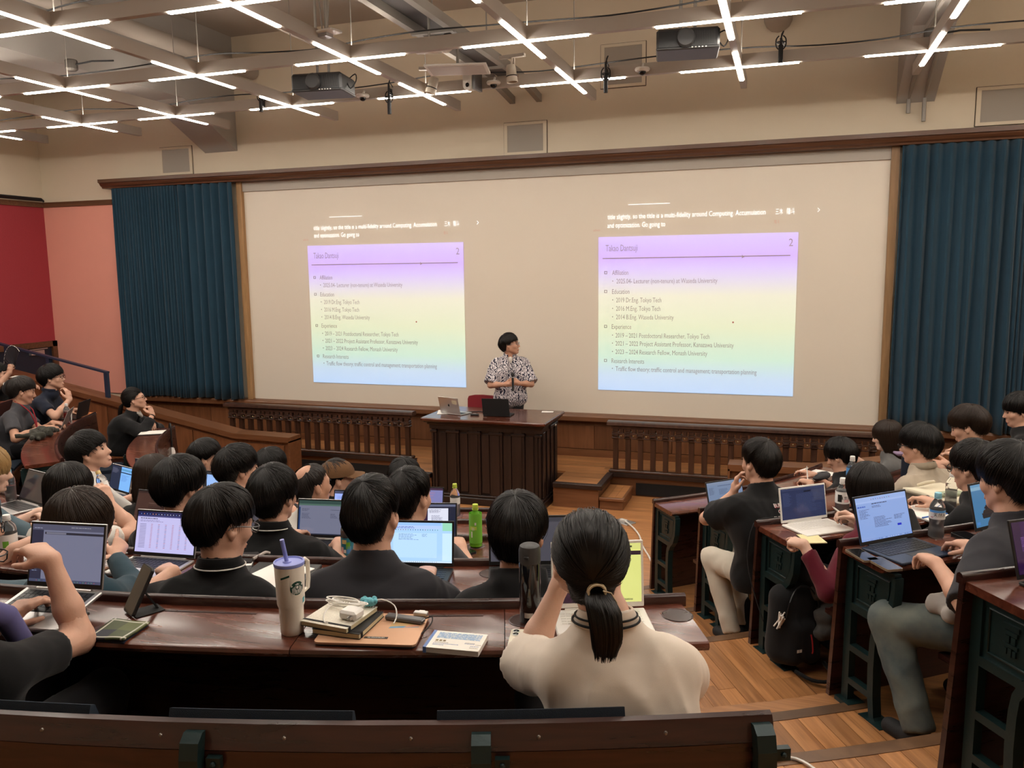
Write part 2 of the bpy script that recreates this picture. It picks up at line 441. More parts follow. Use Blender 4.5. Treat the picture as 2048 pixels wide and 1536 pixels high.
# balustrades
def balustrade(x0, x1, label):
    t = thing('balustrade', label, 'balustrade', ((x0+x1)/2, 9.70, ST))
    b = MB(); b.prism([(9.63, .885), (9.635, .915), (9.66, .93), (9.74, .93), (9.765, .915), (9.77, .885), (9.75, .87), (9.65, .87)], 'x', x0-.05, x1+.05)
    b.build('top_rail', 'baluster_wood', t, smooth=True)
    b = MB(); b.box(x0, x1, 9.67, 9.73, .835, .87); b.build('rail_fillet', 'baluster_wood', t)
    b = MB(); b.box(x0-.03, x1+.03, 9.655, 9.745, ST+.012, ST+.045, bev=.008); b.build('bottom_rail', 'baluster_wood', t)
    n = int(round((x1-x0-.1)/.153)); sp = (x1-x0-.1)/n
    bm = lm = dm = None
    for i in range(n+1):
        x = x0+.05+sp*i
        if bm is None:
            q = MB()
            q.prism([(-.029, -.029), (.029, -.029), (.034, 0), (.029, .029), (-.029, .029), (-.034, 0)], 'z', ST+.045, .72)
            for z0, z1, w in ((.715, .735, .046), (.735, .765, .038), (.765, .775, .044), (.775, .80, .040), (.80, .836, .034)):
                q.box(-w, w, -w, w, z0, z1, bev=.006)
            ob = q.build('baluster', 'baluster_wood', t, local=True); bm = ob.data
        else: ob = put('baluster', bm, t)
        ob.location = (x-t.location.x, 0, -ST)
        if i < n:
            if lm is None:
                q = MB()
                for s in (-1, 1):
                    q.tube([(-sp/2, -.045, .755), (-sp*.30, -.05, .755), (-sp*.22, -.05, .755+s*.028), (sp*.22, -.05, .755+s*.028), (sp*.30, -.05, .755), (sp/2, -.045, .755)], .008, 6)
                q.box(-.02, .02, -.04, .04, .775, .835)
                ol = q.build('link', 'baluster_wood', t, local=True); lm = ol.data
                q = MB().sphere((0, -.055, .757), .011, 10, 6); od = q.build('bead', 'brass', t, local=True, smooth=True); dm = od.data
            else: ol = put('link', lm, t); od = put('bead', dm, t)
            ol.location = (x+sp/2-t.location.x, 0, -ST); od.location = ol.location
    return t
balustrade(-7.55, -4.68, 'carved dark balustrade left of the lectern')
balustrade(-1.98, 1.0, 'carved dark balustrade right of the lectern')

# sloping parapets at both sides and the door corridor behind
def parapet(sgn, label):
    X = lambda d: CX+sgn*d
    t = thing('parapet', label, 'parapet', (X(2.75), 9.0, 0), kind='structure')
    pts = [(2.75, .65), (3.62, .665), (5.7, 1.04), (8.2, 1.48)]
    b = MB()
    for (d0, z0), (d1, z1) in zip(pts[:-1], pts[1:]):
        b.prism([(X(d0+(.02 if d0 < 3 else 0)), 0), (X(d1), 0), (X(d1), z1-.05), (X(d0+(.02 if d0 < 3 else 0)), z0-.05)], 'y', 8.98, 9.14)
    b.build('core', 'wood_brown', t)
    b = MB()
    for (d0, z0), (d1, z1) in zip(pts[:-1], pts[1:]):
        b.prism([(X(d0), z0-.07), (X(d1), z1-.07), (X(d1), z1), (X(d0), z0)], 'y', 8.93, 9.19)
    b.box(min(X(2.75), X(2.77)), max(X(2.75), X(2.77)), 8.93, 9.19, 0, .6)
    b.build('cap', 'wood_brown_h', t)
    d = 2.86
    while d < 8.0:       # recessed panels on the audience side
        d1 = min(d+.72, 8.15)
        f = lambda q: np.interp(q, [p[0] for p in pts], [p[1] for p in pts])
        b = MB(); b.prism([(X(d), .06), (X(d1-.02), .06), (X(d1-.02), f(d1)-.12), (X(d), f(d)-.12)], 'y', 8.965, 8.985); b.build('panel', 'wood_brown', t)
        d = d1
    return t
parapet(-1, 'brown wooden parapet sloping up to the left wall')
parapet(1, 'brown wooden parapet sloping up to the right wall')
hr = thing('handrail', 'blue steel handrail standing on the left parapet', 'handrail', (-9.05, 9.03, 1.07))
def bar_between(b, p, q, w, h):
    p, q = Vector(p), Vector(q); d = (q-p).normalized(); s = Vector((0, 1, 0)); u = d.cross(s)
    c = [s*w+u*h, -s*w+u*h, -s*w-u*h, s*w-u*h]
    b.add([p+k for k in c]+[q+k for k in c], [(3, 2, 1, 0), (4, 5, 6, 7), (0, 1, 5, 4), (1, 2, 6, 5), (2, 3, 7, 6), (3, 0, 4, 7)])
b = MB(); bar_between(b, (-9.03, 9.03, 1.405), (-11.3, 9.03, 1.835), .03, .014); b.build('rail', 'blue_steel', hr)
for x, z0, z1 in ((-9.06, 1.06, 1.40), (-10.1, 1.24, 1.60), (-10.88, 1.38, 1.74)):
    b = MB(); b.box(x-.03, x+.03, 9.01, 9.05, z0-.02, z1); b.build('post', 'blue_steel', hr)
# corridor door in the left wall
dr = thing('door_1', None, None, (WXL, 9.95, 0), kind='structure'); dr['label'] = 'navy exit door in the left wall behind the parapet'
b = MB(); b.box(WXL, WXL+.03, 9.42, 10.46, 0, 1.60); b.build('leaf', 'door_navy', dr)
b = MB(); b.box(WXL, WXL+.07, 8.3, 8.4, 0, 1.70); b.box(WXL, WXL+.07, 10.38, 10.47, 0, 1.70); b.box(WXL, WXL+.07, 8.3, 10.47, 1.61, 1.70); b.build('frame', 'trim_wood', dr)
b = MB(); b.box(WXL, WXL+.03, 8.4, 9.40, 0, 1.60); b.build('leaf', 'door_navy', dr)
b = MB(); b.box(WXL+.03, WXL+.08, 9.95, 10.2, 1.50, 1.57); b.build('closer', 'silver', dr)
b = MB(); b.tube([(WXL+.09, 9.8, 1.585), (WXL+.09, 10.25, 1.592)], .009, 6); b.build('closer_arm', 'silver', dr)

# curtains
def curtain(x0, x1, pleats, amp, label, seedv, y=WY-.17, zt=4.085, zb=.87, flare=0.0):
    rs = random.Random(seedv)
    n = pleats*8; m = 14; vs = []; fs = []
    ph = [rs.uniform(-.35, .35) for _ in range(pleats+2)]; am = [rs.uniform(.65, 1.25) for _ in range(pleats+2)]
    for j in range(m+1):
        t = j/m; z = zt+(zb-zt)*t
        for i in range(n+1):
            u = i/n*pleats; k = int(u); fr = u-k
            A = am[k]*(1-fr)+am[k+1]*fr; P = ph[k]*(1-fr)+ph[k+1]*fr
            xx = x0+(x1-x0)*i/n + flare*t*(i/n-.5)
            sag = .012*math.sin(9*i/n+seedv)*t
            yy = y+amp*A*(.75+.25*t)*math.sin(2*PI*u+P*(1+1.5*t)) + (.02*math.sin(3.1*u+seedv)*t)
            xx += .012*math.sin(2*PI*u*.5+4*t+seedv)*t
            vs.append((xx, yy, z+(sag if j == m else 0)))
    for j in range(m):
        for i in range(n):
            a = j*(n+1)+i; fs.append((a, a+1, a+n+2, a+n+1))
    t_ = thing('curtain', label, 'curtain', ((x0+x1)/2, y, zb))
    b = MB(); b.add(vs, fs); o = b.build('cloth', 'curtain', t_, smooth=True)
    sm = o.modifiers.new('thickness', 'SOLIDIFY'); sm.thickness = .006
    for p in o.data.polygons: p.use_smooth = True
    return t_
curtain(-9.98, -8.785, 22, .028, 'gathered navy curtain at the far left of the whiteboard', 2)
curtain(-8.785, -7.76, 7, .055, 'navy wave curtain next to the left whiteboard post', 5)
curtain(1.17, 2.33, 9, .055, 'navy wave curtain next to the right whiteboard post', 8)
curtain(2.33, 3.45, 22, .028, 'gathered navy curtain at the far right of the whiteboard', 9)

# flush loudspeaker and access panels in the upper wall
def wall_panel(x, z, w, h, label):
    t = thing('wall_speaker', label, 'loudspeaker', (x, WY, z), group=None)
    f = MB()
    for a0, a1, c0, c1 in ((x-w/2, x+w/2, z-h/2, z-h/2+.035), (x-w/2, x+w/2, z+h/2-.035, z+h/2), (x-w/2, x-w/2+.045, z-h/2+.035, z+h/2-.035), (x+w/2-.045, x+w/2, z-h/2+.035, z+h/2-.035)):
        f.box(a0, a1, WY-.022, WY, c0, c1)
    f.build('frame', 'cream_wall', t)
    g = MB().box(x-w/2+.045, x+w/2-.045, WY-.012, WY, z-h/2+.035, z+h/2-.035); g.build('grille', mat('grille', (0.40, 0.36, 0.31), 0.8, bump=0.5, bscale=400), t)
    e = MB()
    for a0, a1, c0, c1 in ((x-w/2-.006, x+w/2+.006, z-h/2-.008, z-h/2), (x-w/2-.006, x+w/2+.006, z+h/2, z+h/2+.008), (x-w/2-.008, x-w/2, z-h/2, z+h/2), (x+w/2, x+w/2+.008, z-h/2, z+h/2)):
        e.box(a0, a1, WY-.004, WY, c0, c1)
    e.build('shadow_gap', mat('gap_brown', (0.07, 0.05, 0.035), 0.9), t)
wall_panel(-8.85, 4.465, .59, .41, 'square speaker grille in the wall above the left curtain')
wall_panel(-3.30, 4.46, .58, .41, 'square speaker grille in the wall above the middle of the whiteboard')
wall_panel(2.2, 4.475, .59, .41, 'square speaker grille in the wall above the right curtain')
wall_panel(-2.02, 5.26, .56, .52, 'grey speaker panel high on the wall behind the light grid')

# structural beams and services above the light grid
def beam(x0, x1, z, label, haunch=True):
    t = thing('beam', label, 'beam', ((x0+x1)/2, WY, z), kind='structure')
    b = MB(); b.prism([(WYB, z), (WY-1.1, z), (WY, z-.55 if haunch else z), (WY, CEIL), (WYB, CEIL)], 'x', x0, x1)
    b.build('soffit', 'grey_beam', t)
    return t
beam(-8.32, -7.75, 5.10, 'grey concrete ceiling beam above the left curtain')
beam(1.10, 1.49, 5.12, 'grey concrete ceiling beam above the right whiteboard post')
b = MB(); b.box(-11.2, -8.9, 3.8, 9.6, 5.45, 5.8)
tag(b.build('air_duct', 'grey_beam'), 'wide grey duct under the ceiling at the far left', 'duct')
for x in (-7.4, -5.6, -.2):
    b = MB(); b.tube([(x, WYB+.1, 5.62), (x, WY-.02, 5.62)], .16 if x == -.2 else .10, 14)
    tag(b.build('ventilation_pipe', 'ceiling_paint', smooth=True), {-7.4: 'round ceiling pipe beside the left beam', -5.6: 'round ceiling pipe above the left projector', -.2: 'thick round ceiling pipe above the right projector'}[x], 'pipe')
tr = thing('cable_tray', 'steel cable tray running under the ceiling towards the whiteboard middle', 'cable tray', (-3.3, 6, 5.0))
for x in (-3.50, -3.14):
    b = MB(); b.prism([(WYB, 5.02), (WY-.9, 5.02), (WY-.02, 4.90), (WY-.02, 4.99), (WY-.9, 5.11), (WYB, 5.11)], 'x', x, x+.07); b.build('rail', 'pipe_grey', tr)
b = MB(); b.box(-3.43, -3.14, WYB, WY-.5, 5.10, 5.12); b.build('tray_floor', mat('tray_dark', (.08, .075, .075), .6), tr)
for k in range(7):
    y = 9.0-k*1.5
    b = MB(); b.box(-3.5, -3.07, y, y+.05, 5.0, 5.02); b.build('rung', 'pipe_grey', tr)
    b = MB(); b.tube([(-3.28, y+.02, 5.1), (-3.28, y+.02, CEIL)], .008, 6); b.build('hanger', 'pipe_grey', tr)
for i, x in enumerate((1.22, 1.38)):
    b = MB(); b.tube([(x, WY-.06, 4.45-.1*i), (x, WY-.06, 4.62), (x, WY-1.15, 5.08), (x, 2.0, 5.08)], .022, 8)
    tag(b.build('conduit', 'pipe_grey', smooth=True), ('left' if i == 0 else 'right')+' of two conduits under the right ceiling beam', 'conduit')

# hanging light grid
GZ = 4.65
ROWS = [8.43, 6.83, 5.18, 3.53, 1.88]
COLS = [-10.2, -8.53, -7.08, -5.46, -3.80, -2.15, -.51, 1.15, 2.8, 4.4]
lg = thing('light_grid', 'hanging square grid of white bars with LED strips', 'ceiling light', (-3.3, 4.0, GZ))
bw, bh = .03, .115
for x in COLS:
    b = MB(); b.box(x-bw, x+bw, WYB+.4, 9.43, GZ+.004, GZ+bh); b.build('bar', 'bar_white', lg)
for y in ROWS:
    b = MB()
    xs = [WXL+.1]+COLS+[WXR-.1]
    for xa, xb in zip(xs[:-1], xs[1:]): b.box(xa+bw, xb-bw, y-bw, y+bw, GZ+.004, GZ+bh)
    b.build('bar', 'bar_white', lg)
sm_x = MB().box(-.545, .545, -.018, .018, -.006, .003).build('led_strip', 'led', lg, local=True)
sm_y = MB().box(-.018, .018, -.57, .57, -.006, .003).build('led_strip', 'led', lg, local=True)
up_x = MB().box(-.5, .5, -.02, .02, bh-.008, bh+.0004).build('fill_uplight', 'fill_up', lg, local=True)  # upward strips added to brighten the upper wall, sunk out of view
first = True
for x in COLS:
    for y in ROWS:
        if first: ox, oy = sm_x, sm_y; first = False
        else: ox, oy = put('led_strip', sm_x.data, lg), put('led_strip', sm_y.data, lg)
        ux = up_x if (x == COLS[0] and y == ROWS[0]) else put('fill_uplight', up_x.data, lg)
        ux.location = (x+3.3, y-4.0, 0)
        ox.location = (x+3.3, y-4.0, 0); oy.location = (x+3.3, y-4.0, -.0005)
        if y > 2 and x < 4:
            b = MB(); b.tube([(x+.02, y+.02, GZ+bh), (x+.02, y+.02, CEIL-.002)], .005, 5); b.build('suspension_rod', 'pipe_grey', lg)
for y in ROWS[:4]:
    b = MB()
    pts = [(WXL+.2+i*.55, y+.12+.03*math.sin(i*2.1), GZ+.19+.025*math.sin(i*1.3+y)) for i in range(30)]
    b.tube(pts, .007, 5)
    tag(b.build('cable', 'black_matte', smooth=True), 'black cable run along the %s row of the light grid' % {8.43: 'first', 6.83: 'second', 5.18: 'third', 3.53: 'fourth'}[y], 'cable')
# ------------------------------------------------------------------ seating tiers
AIS = {5: 3.89, 4: 4.78, 3: 5.60, 2: 6.75, 1: 7.33}
def sector(b, r0, r1, a0, a1, z0, z1, n=20):
    b.arc([(r0, z0), (r1, z0), (r1, z1), (r0, z1)], a0, a1, n)
edgeR = {1: 31.0, 2: 32.3, 3: 33.4, 4: 34.8, 5: 36.2}
edgeC = 23.4
tiers = thing('floor_tiers', None, None, (CX, CY, 0), kind='structure'); tiers['label'] = 'stepped oak floor under the curved seating'
for k in range(5, 0, -1):
    r1 = RK[k-1] if k > 1 else 10.6
    b = MB()
    if k > 1: sector(b, RK[k]-.06, r1-.06, -66, 66, 0, ZK[k], 40)
    else: sector(b, RK[1]-.06, 8.6, -66, 66, 0, ZK[1], 40)
    b.build('tier', 'oak_plank', tiers)
b = MB(); sector(b, 8.6, 14, -66, 66, 0, 1.14, 40); b.build('tier', 'oak_plank', tiers)
# aisle steps: planks laid along the aisle direction, each its own piece, dark nosing at every edge
AD = R_(27.6); ad = Vector((math.sin(AD), -math.cos(AD))); at = Vector((math.cos(AD), math.sin(AD)))
random.seed(5)
def aisle_point(r, lat):
    # point on the aisle at distance r from the centre and sideways lat from the aisle axis
    s = math.sqrt(max(r*r-lat*lat, .01)); return Vector((CX, CY))+ad*s+at*lat
def aisle(mirror):
    sg = -1 if mirror else 1
    fx = lambda p: Vector((CX+(p.x-CX)*sg, p.y))
    for k in range(5, 0, -1):
        ra = AIS[k]; rb = AIS[k-1] if k > 1 else 8.62
        lat = -.56
        while lat < .66 - .01:
            w = .094
            cuts = [ra] + ([random.uniform(ra+.25, rb-.25)] if random.random() < .5 else []) + [rb]
            for c0, c1 in zip(cuts[:-1], cuts[1:]):
                pts = [aisle_point(c0+.001, lat+.001), aisle_point(c0+.001, lat+w-.001), aisle_point(c1, lat+w-.001), aisle_point(c1, lat+.001)]
                org = (pts[0]+pts[2])/2
                if mirror: pts = [fx(p) for p in pts][::-1]; org = fx(org)
                z = ZK[k]+.016
                # own axes: x along the plank so the grain follows it
                ang = math.atan2(ad.y, ad.x*sg); ca, sa = math.cos(ang), math.sin(ang)
                loc = [((p.x-org.x)*ca+(p.y-org.y)*sa, -(p.x-org.x)*sa+(p.y-org.y)*ca) for p in pts]
                dz = random.uniform(-.0006, .0006)
                q = MB(); q.prism(loc, 'z', -.012, dz)
                o = q.build('plank', 'oak_plank', tiers, local=True)
                o.location = (org.x-CX, org.y-CY, z); o.rotation_euler = (0, 0, ang)
            lat += w
        # riser block and nosing
        q = MB()
        for i in range(8):
            l0, l1 = -.56+i*.155, -.56+(i+1)*.155
            P = [aisle_point(ra, l0), aisle_point(ra, l1), aisle_point(rb, l1), aisle_point(rb, l0)]
            if mirror: P = [fx(p) for p in P][::-1]
            q.prism([(p.x, p.y) for p in P], 'z', 0, ZK[k]+.004)
        q.build('step', 'wood_brown', tiers)
        q = MB()
        for i in range(8):
            l0, l1 = -.56+i*.155, -.56+(i+1)*.155
            P = [aisle_point(ra-.012, l0), aisle_point(ra-.012, l1), aisle_point(ra+.055, l1), aisle_point(ra+.055, l0)]
            if mirror: P = [fx(p) for p in P][::-1]
            q.prism([(p.x, p.y) for p in P], 'z', ZK[k]-.03, ZK[k]+.0185)
        q.build('nosing', 'nosing_wood', tiers)
aisle(False); aisle(True)

# ------------------------------------------------------------------ curved desks and benches
def end_support(parent, r, a, k, face):
    """cast-iron desk end standing at radius r (lip), angle a; face=+1 if the visible plate looks to larger angles"""
    org = pol(r, a, ZK[k]); rad = pol(1, a)-Vector((CX, CY, 0)); tan = Vector((math.cos(R_(a)), math.sin(R_(a)), 0))
    M = Matrix((( rad.x, tan.x, 0, org.x), (rad.y, tan.y, 0, org.y), (0, 0, 1, org.z), (0, 0, 0, 1)))
    th = .034
    P = lambda q, a0, a1, b_: b_.prism(q, 'y', a0, a1)     # profile in (radial, z), thickness along the tangent
    f = MB()
    P([(.0, .0), (.045, .0), (.045, .71), (.0, .71)], -th/2, th/2, f)                       # front upright
    # S curved rear leg as a strip of quads
    cl = [(.30, .70), (.292, .62), (.282, .57), (.255, .52), (.215, .48), (.19, .43), (.18, .37), (.175, .25), (.18, .12), (.195, .03), (.20, 0)]
    cr = [(.275+.045, .70), (.318, .62), (.312, .565), (.285, .50), (.245, .458), (.222, .42), (.215, .36), (.212, .25), (.217, .12), (.228, .03), (.26, 0)]
    for i in range(len(cl)-1): P([cl[i], cr[i], cr[i+1], cl[i+1]][::-1], -th/2-.004, th/2+.004, f)
    P([(.045, .455), (.22, .455), (.22, .49), (.045, .49)], -th/2, th/2, f)
    P([(.045, .26), (.19, .26), (.19, .29), (.045, .29)], -th/2, th/2, f)
    P([(.045, .10), (.19, .10), (.19, .13), (.045, .13)], -th/2, th/2, f)
    P([(.0, .69), (.31, .69), (.31, .715), (.0, .715)], -th/2, th/2, f)
    P([(.16, 0), (.30, 0), (.30, .02), (.16, .02)], -.045, .045, f)
    P([(-.01, 0), (.09, 0), (.09, .02), (-.01, .02)], -.045, .045, f)
    f.xf(M); sup = f.build('end_support', 'iron_green', parent)
    pl = MB(); P([(.045, .49), (.262, .49), (.292, .55), (.30, .62), (.305, .69), (.045, .69)], -.006, .006, pl); pl.xf(M); pl.build('plate', 'iron_green', sup)
    bd = MB()
    loop = [(.07, .515), (.235, .515), (.262, .555), (.272, .62), (.275, .67), (.07, .67)]
    for s in (-1, 1):
        pts = [M @ Vector((x, s*.009, z)) for x, z in loop]; bd.tube(pts, .0045, 5, closed=True)
    bd.build('plate_moulding', 'iron_green', sup)
    em = MB()
    for s in (-1, 1):
        y0, y1 = (.006, .013) if s > 0 else (-.013, -.006)
        for x, z, w, h in ((.16, .64, .032, .008), (.16, .62, .026, .007), (.148, .598, .008, .012), (.172, .598, .008, .012), (.16, .578, .03, .006), (.16, .556, .007, .014), (.142, .556, .006, .010), (.178, .556, .006, .010)):
            P([(x-w, z-h), (x+w, z-h), (x+w, z+h), (x-w, z+h)], y0, y1, em)
    em.xf(M); em.build('emblem', 'iron_green', sup)
    return sup
def desk_row(k, a0, a1, label, seams, ends, cups=(), grooves=(), front=False):
    R = RK[k]; z = ZK[k]; zt = z+DT
    am = (a0+a1)/2
    t = thing('lecture_desk', label, 'desk', pol(R+.15, am, z))
    cuts = [a0]+sorted(s for s in seams if a0 < s < a1)+[a1]
    for s0, s1 in zip(cuts[:-1], cuts[1:]):
        g = math.degrees(.0012/R)
        n = max(4, int((s1-s0)/1.5))
        b = MB(); b.arc([(R+.008, zt-.03), (R+.268, zt-.032), (R+.285, zt-.026), (R+.292, zt-.014), (R+.288, zt-.004), (R+.278, zt), (R+.008, zt)], s0+g, s1-g, n)
        b.build('desk_board', 'desk_top', t, smooth=True)
    n = max(8, int((a1-a0)/1.2))
    b = MB(); b.arc([(R-.018, zt-.01), (R+.012, zt-.01), (R+.012, zt+.018), (R+.006, zt+.027), (R-.004, zt+.03), (R-.014, zt+.025), (R-.018, zt+.014)], a0-.1, a1+.1, n); b.build('raised_lip', 'mahogany', t, smooth=True)
    b = MB(); b.arc([(R-.075, z-.19+.02 if not front else z-.19), (R-.05, z-.19+.02 if not front else z-.19), (R+.006, zt-.01), (R-.018, zt-.01)], a0, a1, n); b.build('front_panel', 'mahogany', t)
    if front:
        b = MB(); b.arc([(R-.10, z-.19), (R-.07, z-.19), (R-.065, z-.07), (R-.09, z-.07)], a0, a1, n); b.build('plinth', 'mahogany', t)
    # bolts through the panel
    bo = MB(); q = a0+2
    while q < a1-1:
        for h, e in ((.52, -.033), (.34, -.05)):
            p = pol(R+e, q, z+h); bo.sphere(p, .008, 6, 4)
        q += math.degrees(.33/R)
    bo.build('bolts', 'bolt', t, kind='stuff')
    for i, a in enumerate(ends): end_support(t, R, a, k, 1)
    for a in cups:
        c = pol(R+.10, a, zt); b = MB(); b.tube([c+Vector((.046*math.cos(q*PI/12), .046*math.sin(q*PI/12), .0)) for q in range(24)], .0028, 6, closed=True)
        b.lathe([(.044, .0), (.044, .0012)], 24, c); b.build('cup_recess', 'mahogany', t)
    for a0g, a1g in grooves:
        b = MB(); b.arc([(R+.052, zt), (R+.054, zt+.002), (R+.062, zt+.002), (R+.064, zt)], a0g, a1g, 8); b.build('pen_groove', 'mahogany', t)
    return t
def bench_row(k, a0, a1, label):
    """folding seat board and blue cushions behind a desk row"""
    R = RK[k]; z = ZK[k]
    t = thing('bench', label, 'bench', pol(R+.68, (a0+a1)/2, z))
    b = MB(); b.arc([(R+.44, z+.395), (R+.80, z+.385), (R+.80, z+.41), (R+.44, z+.42)], a0+1.3, a1-1.3, max(8, int((a1-a0)/2))); b.build('seat_board', 'mahogany', t)
    w = math.degrees(.60/(R+.78)); g = w*.155; c1 = a1-.75*w*.5-.3
    while c1-w > a0:
        c0 = c1-w
        b = MB(); b.arc([(R+.45, z+.42), (R+.78, z+.412), (R+.79, z+.435), (R+.775, z+.448), (R+.47, z+.455), (R+.45, z+.44)], c0+g, c1-g, 5); b.build('seat_cushion', 'cushion_navy', t)
        b = MB(); b.arc([(R+.805, z+.52), (R+.81, z+.82), (R+.798, z+.850), (R+.782, z+.842), (R+.765, z+.80), (R+.76, z+.55), (R+.775, z+.53)], c0+g, c1-g, 6); b.build('back_cushion', 'cushion_navy', t, smooth=True)
        a = c0; p = pol(R+.60, a, 0)
        if (a-a0) > .5:
            b = MB(); b.tube([p+Vector((0, 0, z+.40)), pol(R+.66, a, z+.25), pol(R+.72, a, z+.01)], .016, 6); b.build('leg', 'iron_green', t)
        c1 = c0
    return t
NM = {1: 'back', 2: 'fourth', 3: 'third', 4: 'second', 5: 'front'}
for k in range(1, 6):
    L = 66
    seamC = [-20, -14.9, -9.6 if k != 1 else 10.2, -4.3, 1.0, 5.2, 14.6, 20.2] if k > 1 else [-20, -14.9, -9.6, -4.3, .2, 5.0, 10.3, 14.6, 19.1]
    seamC = sorted(seamC)
    cups = {1: (14.9, 19.55, 24.0-.9, 15.5, 6.0), 2: (18.6, 8.2), 3: (17.6,), 4: (), 5: ()}[k]
    grooves = {1: ((16.9, 18.6), (10.4, 13.2), (6.9, 8.2)), 2: ((9.5, 11.5),)}.get(k, ())
    desk_row(k, -edgeC, edgeC, '%s curved mahogany desk of the centre block' % NM[k], seamC, (-edgeC+.4, -8, 8, edgeC-.5), cups, grooves, front=(k == 5))
    desk_row(k, edgeR[k], L, '%s mahogany desk of the right block with green iron end' % NM[k], [edgeR[k]+10, edgeR[k]+20], (edgeR[k]+.45, edgeR[k]+12, L-1), (), (), front=(k == 5))
    desk_row(k, -L, -edgeR[k], '%s mahogany desk of the left block with green iron end' % NM[k], [-edgeR[k]-10, -edgeR[k]-20], (-edgeR[k]-.45, -edgeR[k]-12, -L+1), (), (), front=(k == 5))
    bench_row(k, -edgeC, edgeC, '%s bench of the centre block with navy cushions' % NM[k])
    bench_row(k, edgeR[k], L, '%s bench of the right block with navy cushions' % NM[k])
    bench_row(k, -L, -edgeR[k], '%s bench of the left block with navy cushions' % NM[k])
# free-standing back board of the last bench, with iron brackets
def back_board(a0, a1, brackets, label):
    t = thing('rear_bench', label, 'bench', pol(8.39, (a0+a1)/2, ZK[1]))
    b = MB(); b.arc([(8.385, .97), (8.41, .97), (8.404, 1.722), (8.379, 1.722)], a0, a1, 30); b.build('lower_board', 'mahogany', t)
    b = MB(); b.arc([(8.377, 1.7245), (8.4055, 1.7245), (8.395, 1.765), (8.388, 1.778), (8.375, 1.782), (8.366, 1.772)], a0, a1, 30); b.build('upper_board', 'mahogany', t, smooth=True)
    for a in brackets:
        b = MB()
        p = [pol(8.392, a, 1.765), pol(8.41, a, 1.768), pol(8.432, a, 1.755), pol(8.442, a, 1.72), pol(8.45, a, 1.5), pol(8.46, a, 1.2), pol(8.47, a, .97)]
        tg = Vector((math.cos(R_(a)), math.sin(R_(a)), 0))*.021
        ra = (pol(1, a)-Vector((CX, CY, 0)))*.016
        q = [pol(8.385, a, 1.735), pol(8.395, a, 1.735), pol(8.402, a, 1.73), pol(8.41, a, 1.71), pol(8.41, a, 1.5), pol(8.42, a, 1.2), pol(8.43, a, .97)]
        for i in range(len(p)-1):
            b.add([p[i]-tg, p[i]+tg, p[i+1]+tg, p[i+1]-tg, q[i]-tg, q[i]+tg, q[i+1]+tg, q[i+1]-tg], [(0, 1, 2, 3), (7, 6, 5, 4), (0, 3, 7, 4), (1, 5, 6, 2), (0, 4, 5, 1), (3, 2, 6, 7)])
        s = b.build('bracket', 'iron_green', t)
        e = tg.normalized()*.045
        for zz in (1.70, 1.30):
            b = MB()
            c = pol(8.412, a, zz)+e
            b.box(c.x-.016, c.x+.016, c.y-.008, c.y+.008, c.z-.014, c.z+.014, rz=R_(a)); b.sphere(c+ra*.6, .007, 6, 4)
            b.build('lug', 'iron_green', s)
    a = a0+1.2
    while a < a1:
        b = MB(); b.sphere(pol(8.3975, a, 1.752), .0050, 8, 5); b.build('bolt', 'bolt', t); a += 1.9
    return t
back_board(-23.4, 23.15, (-22.5, -14, -5, 5.2, 14.45, 18.75, 22.95), 'dark bench back board with green iron brackets in the foreground')

back_board(edgeR[1], 66, (edgeR[1]+.6, 45, 65), 'dark bench back board behind the right block')
back_board(-66, -edgeR[1], (-65, -45, -edgeR[1]-.6), 'dark bench back board behind the left block')
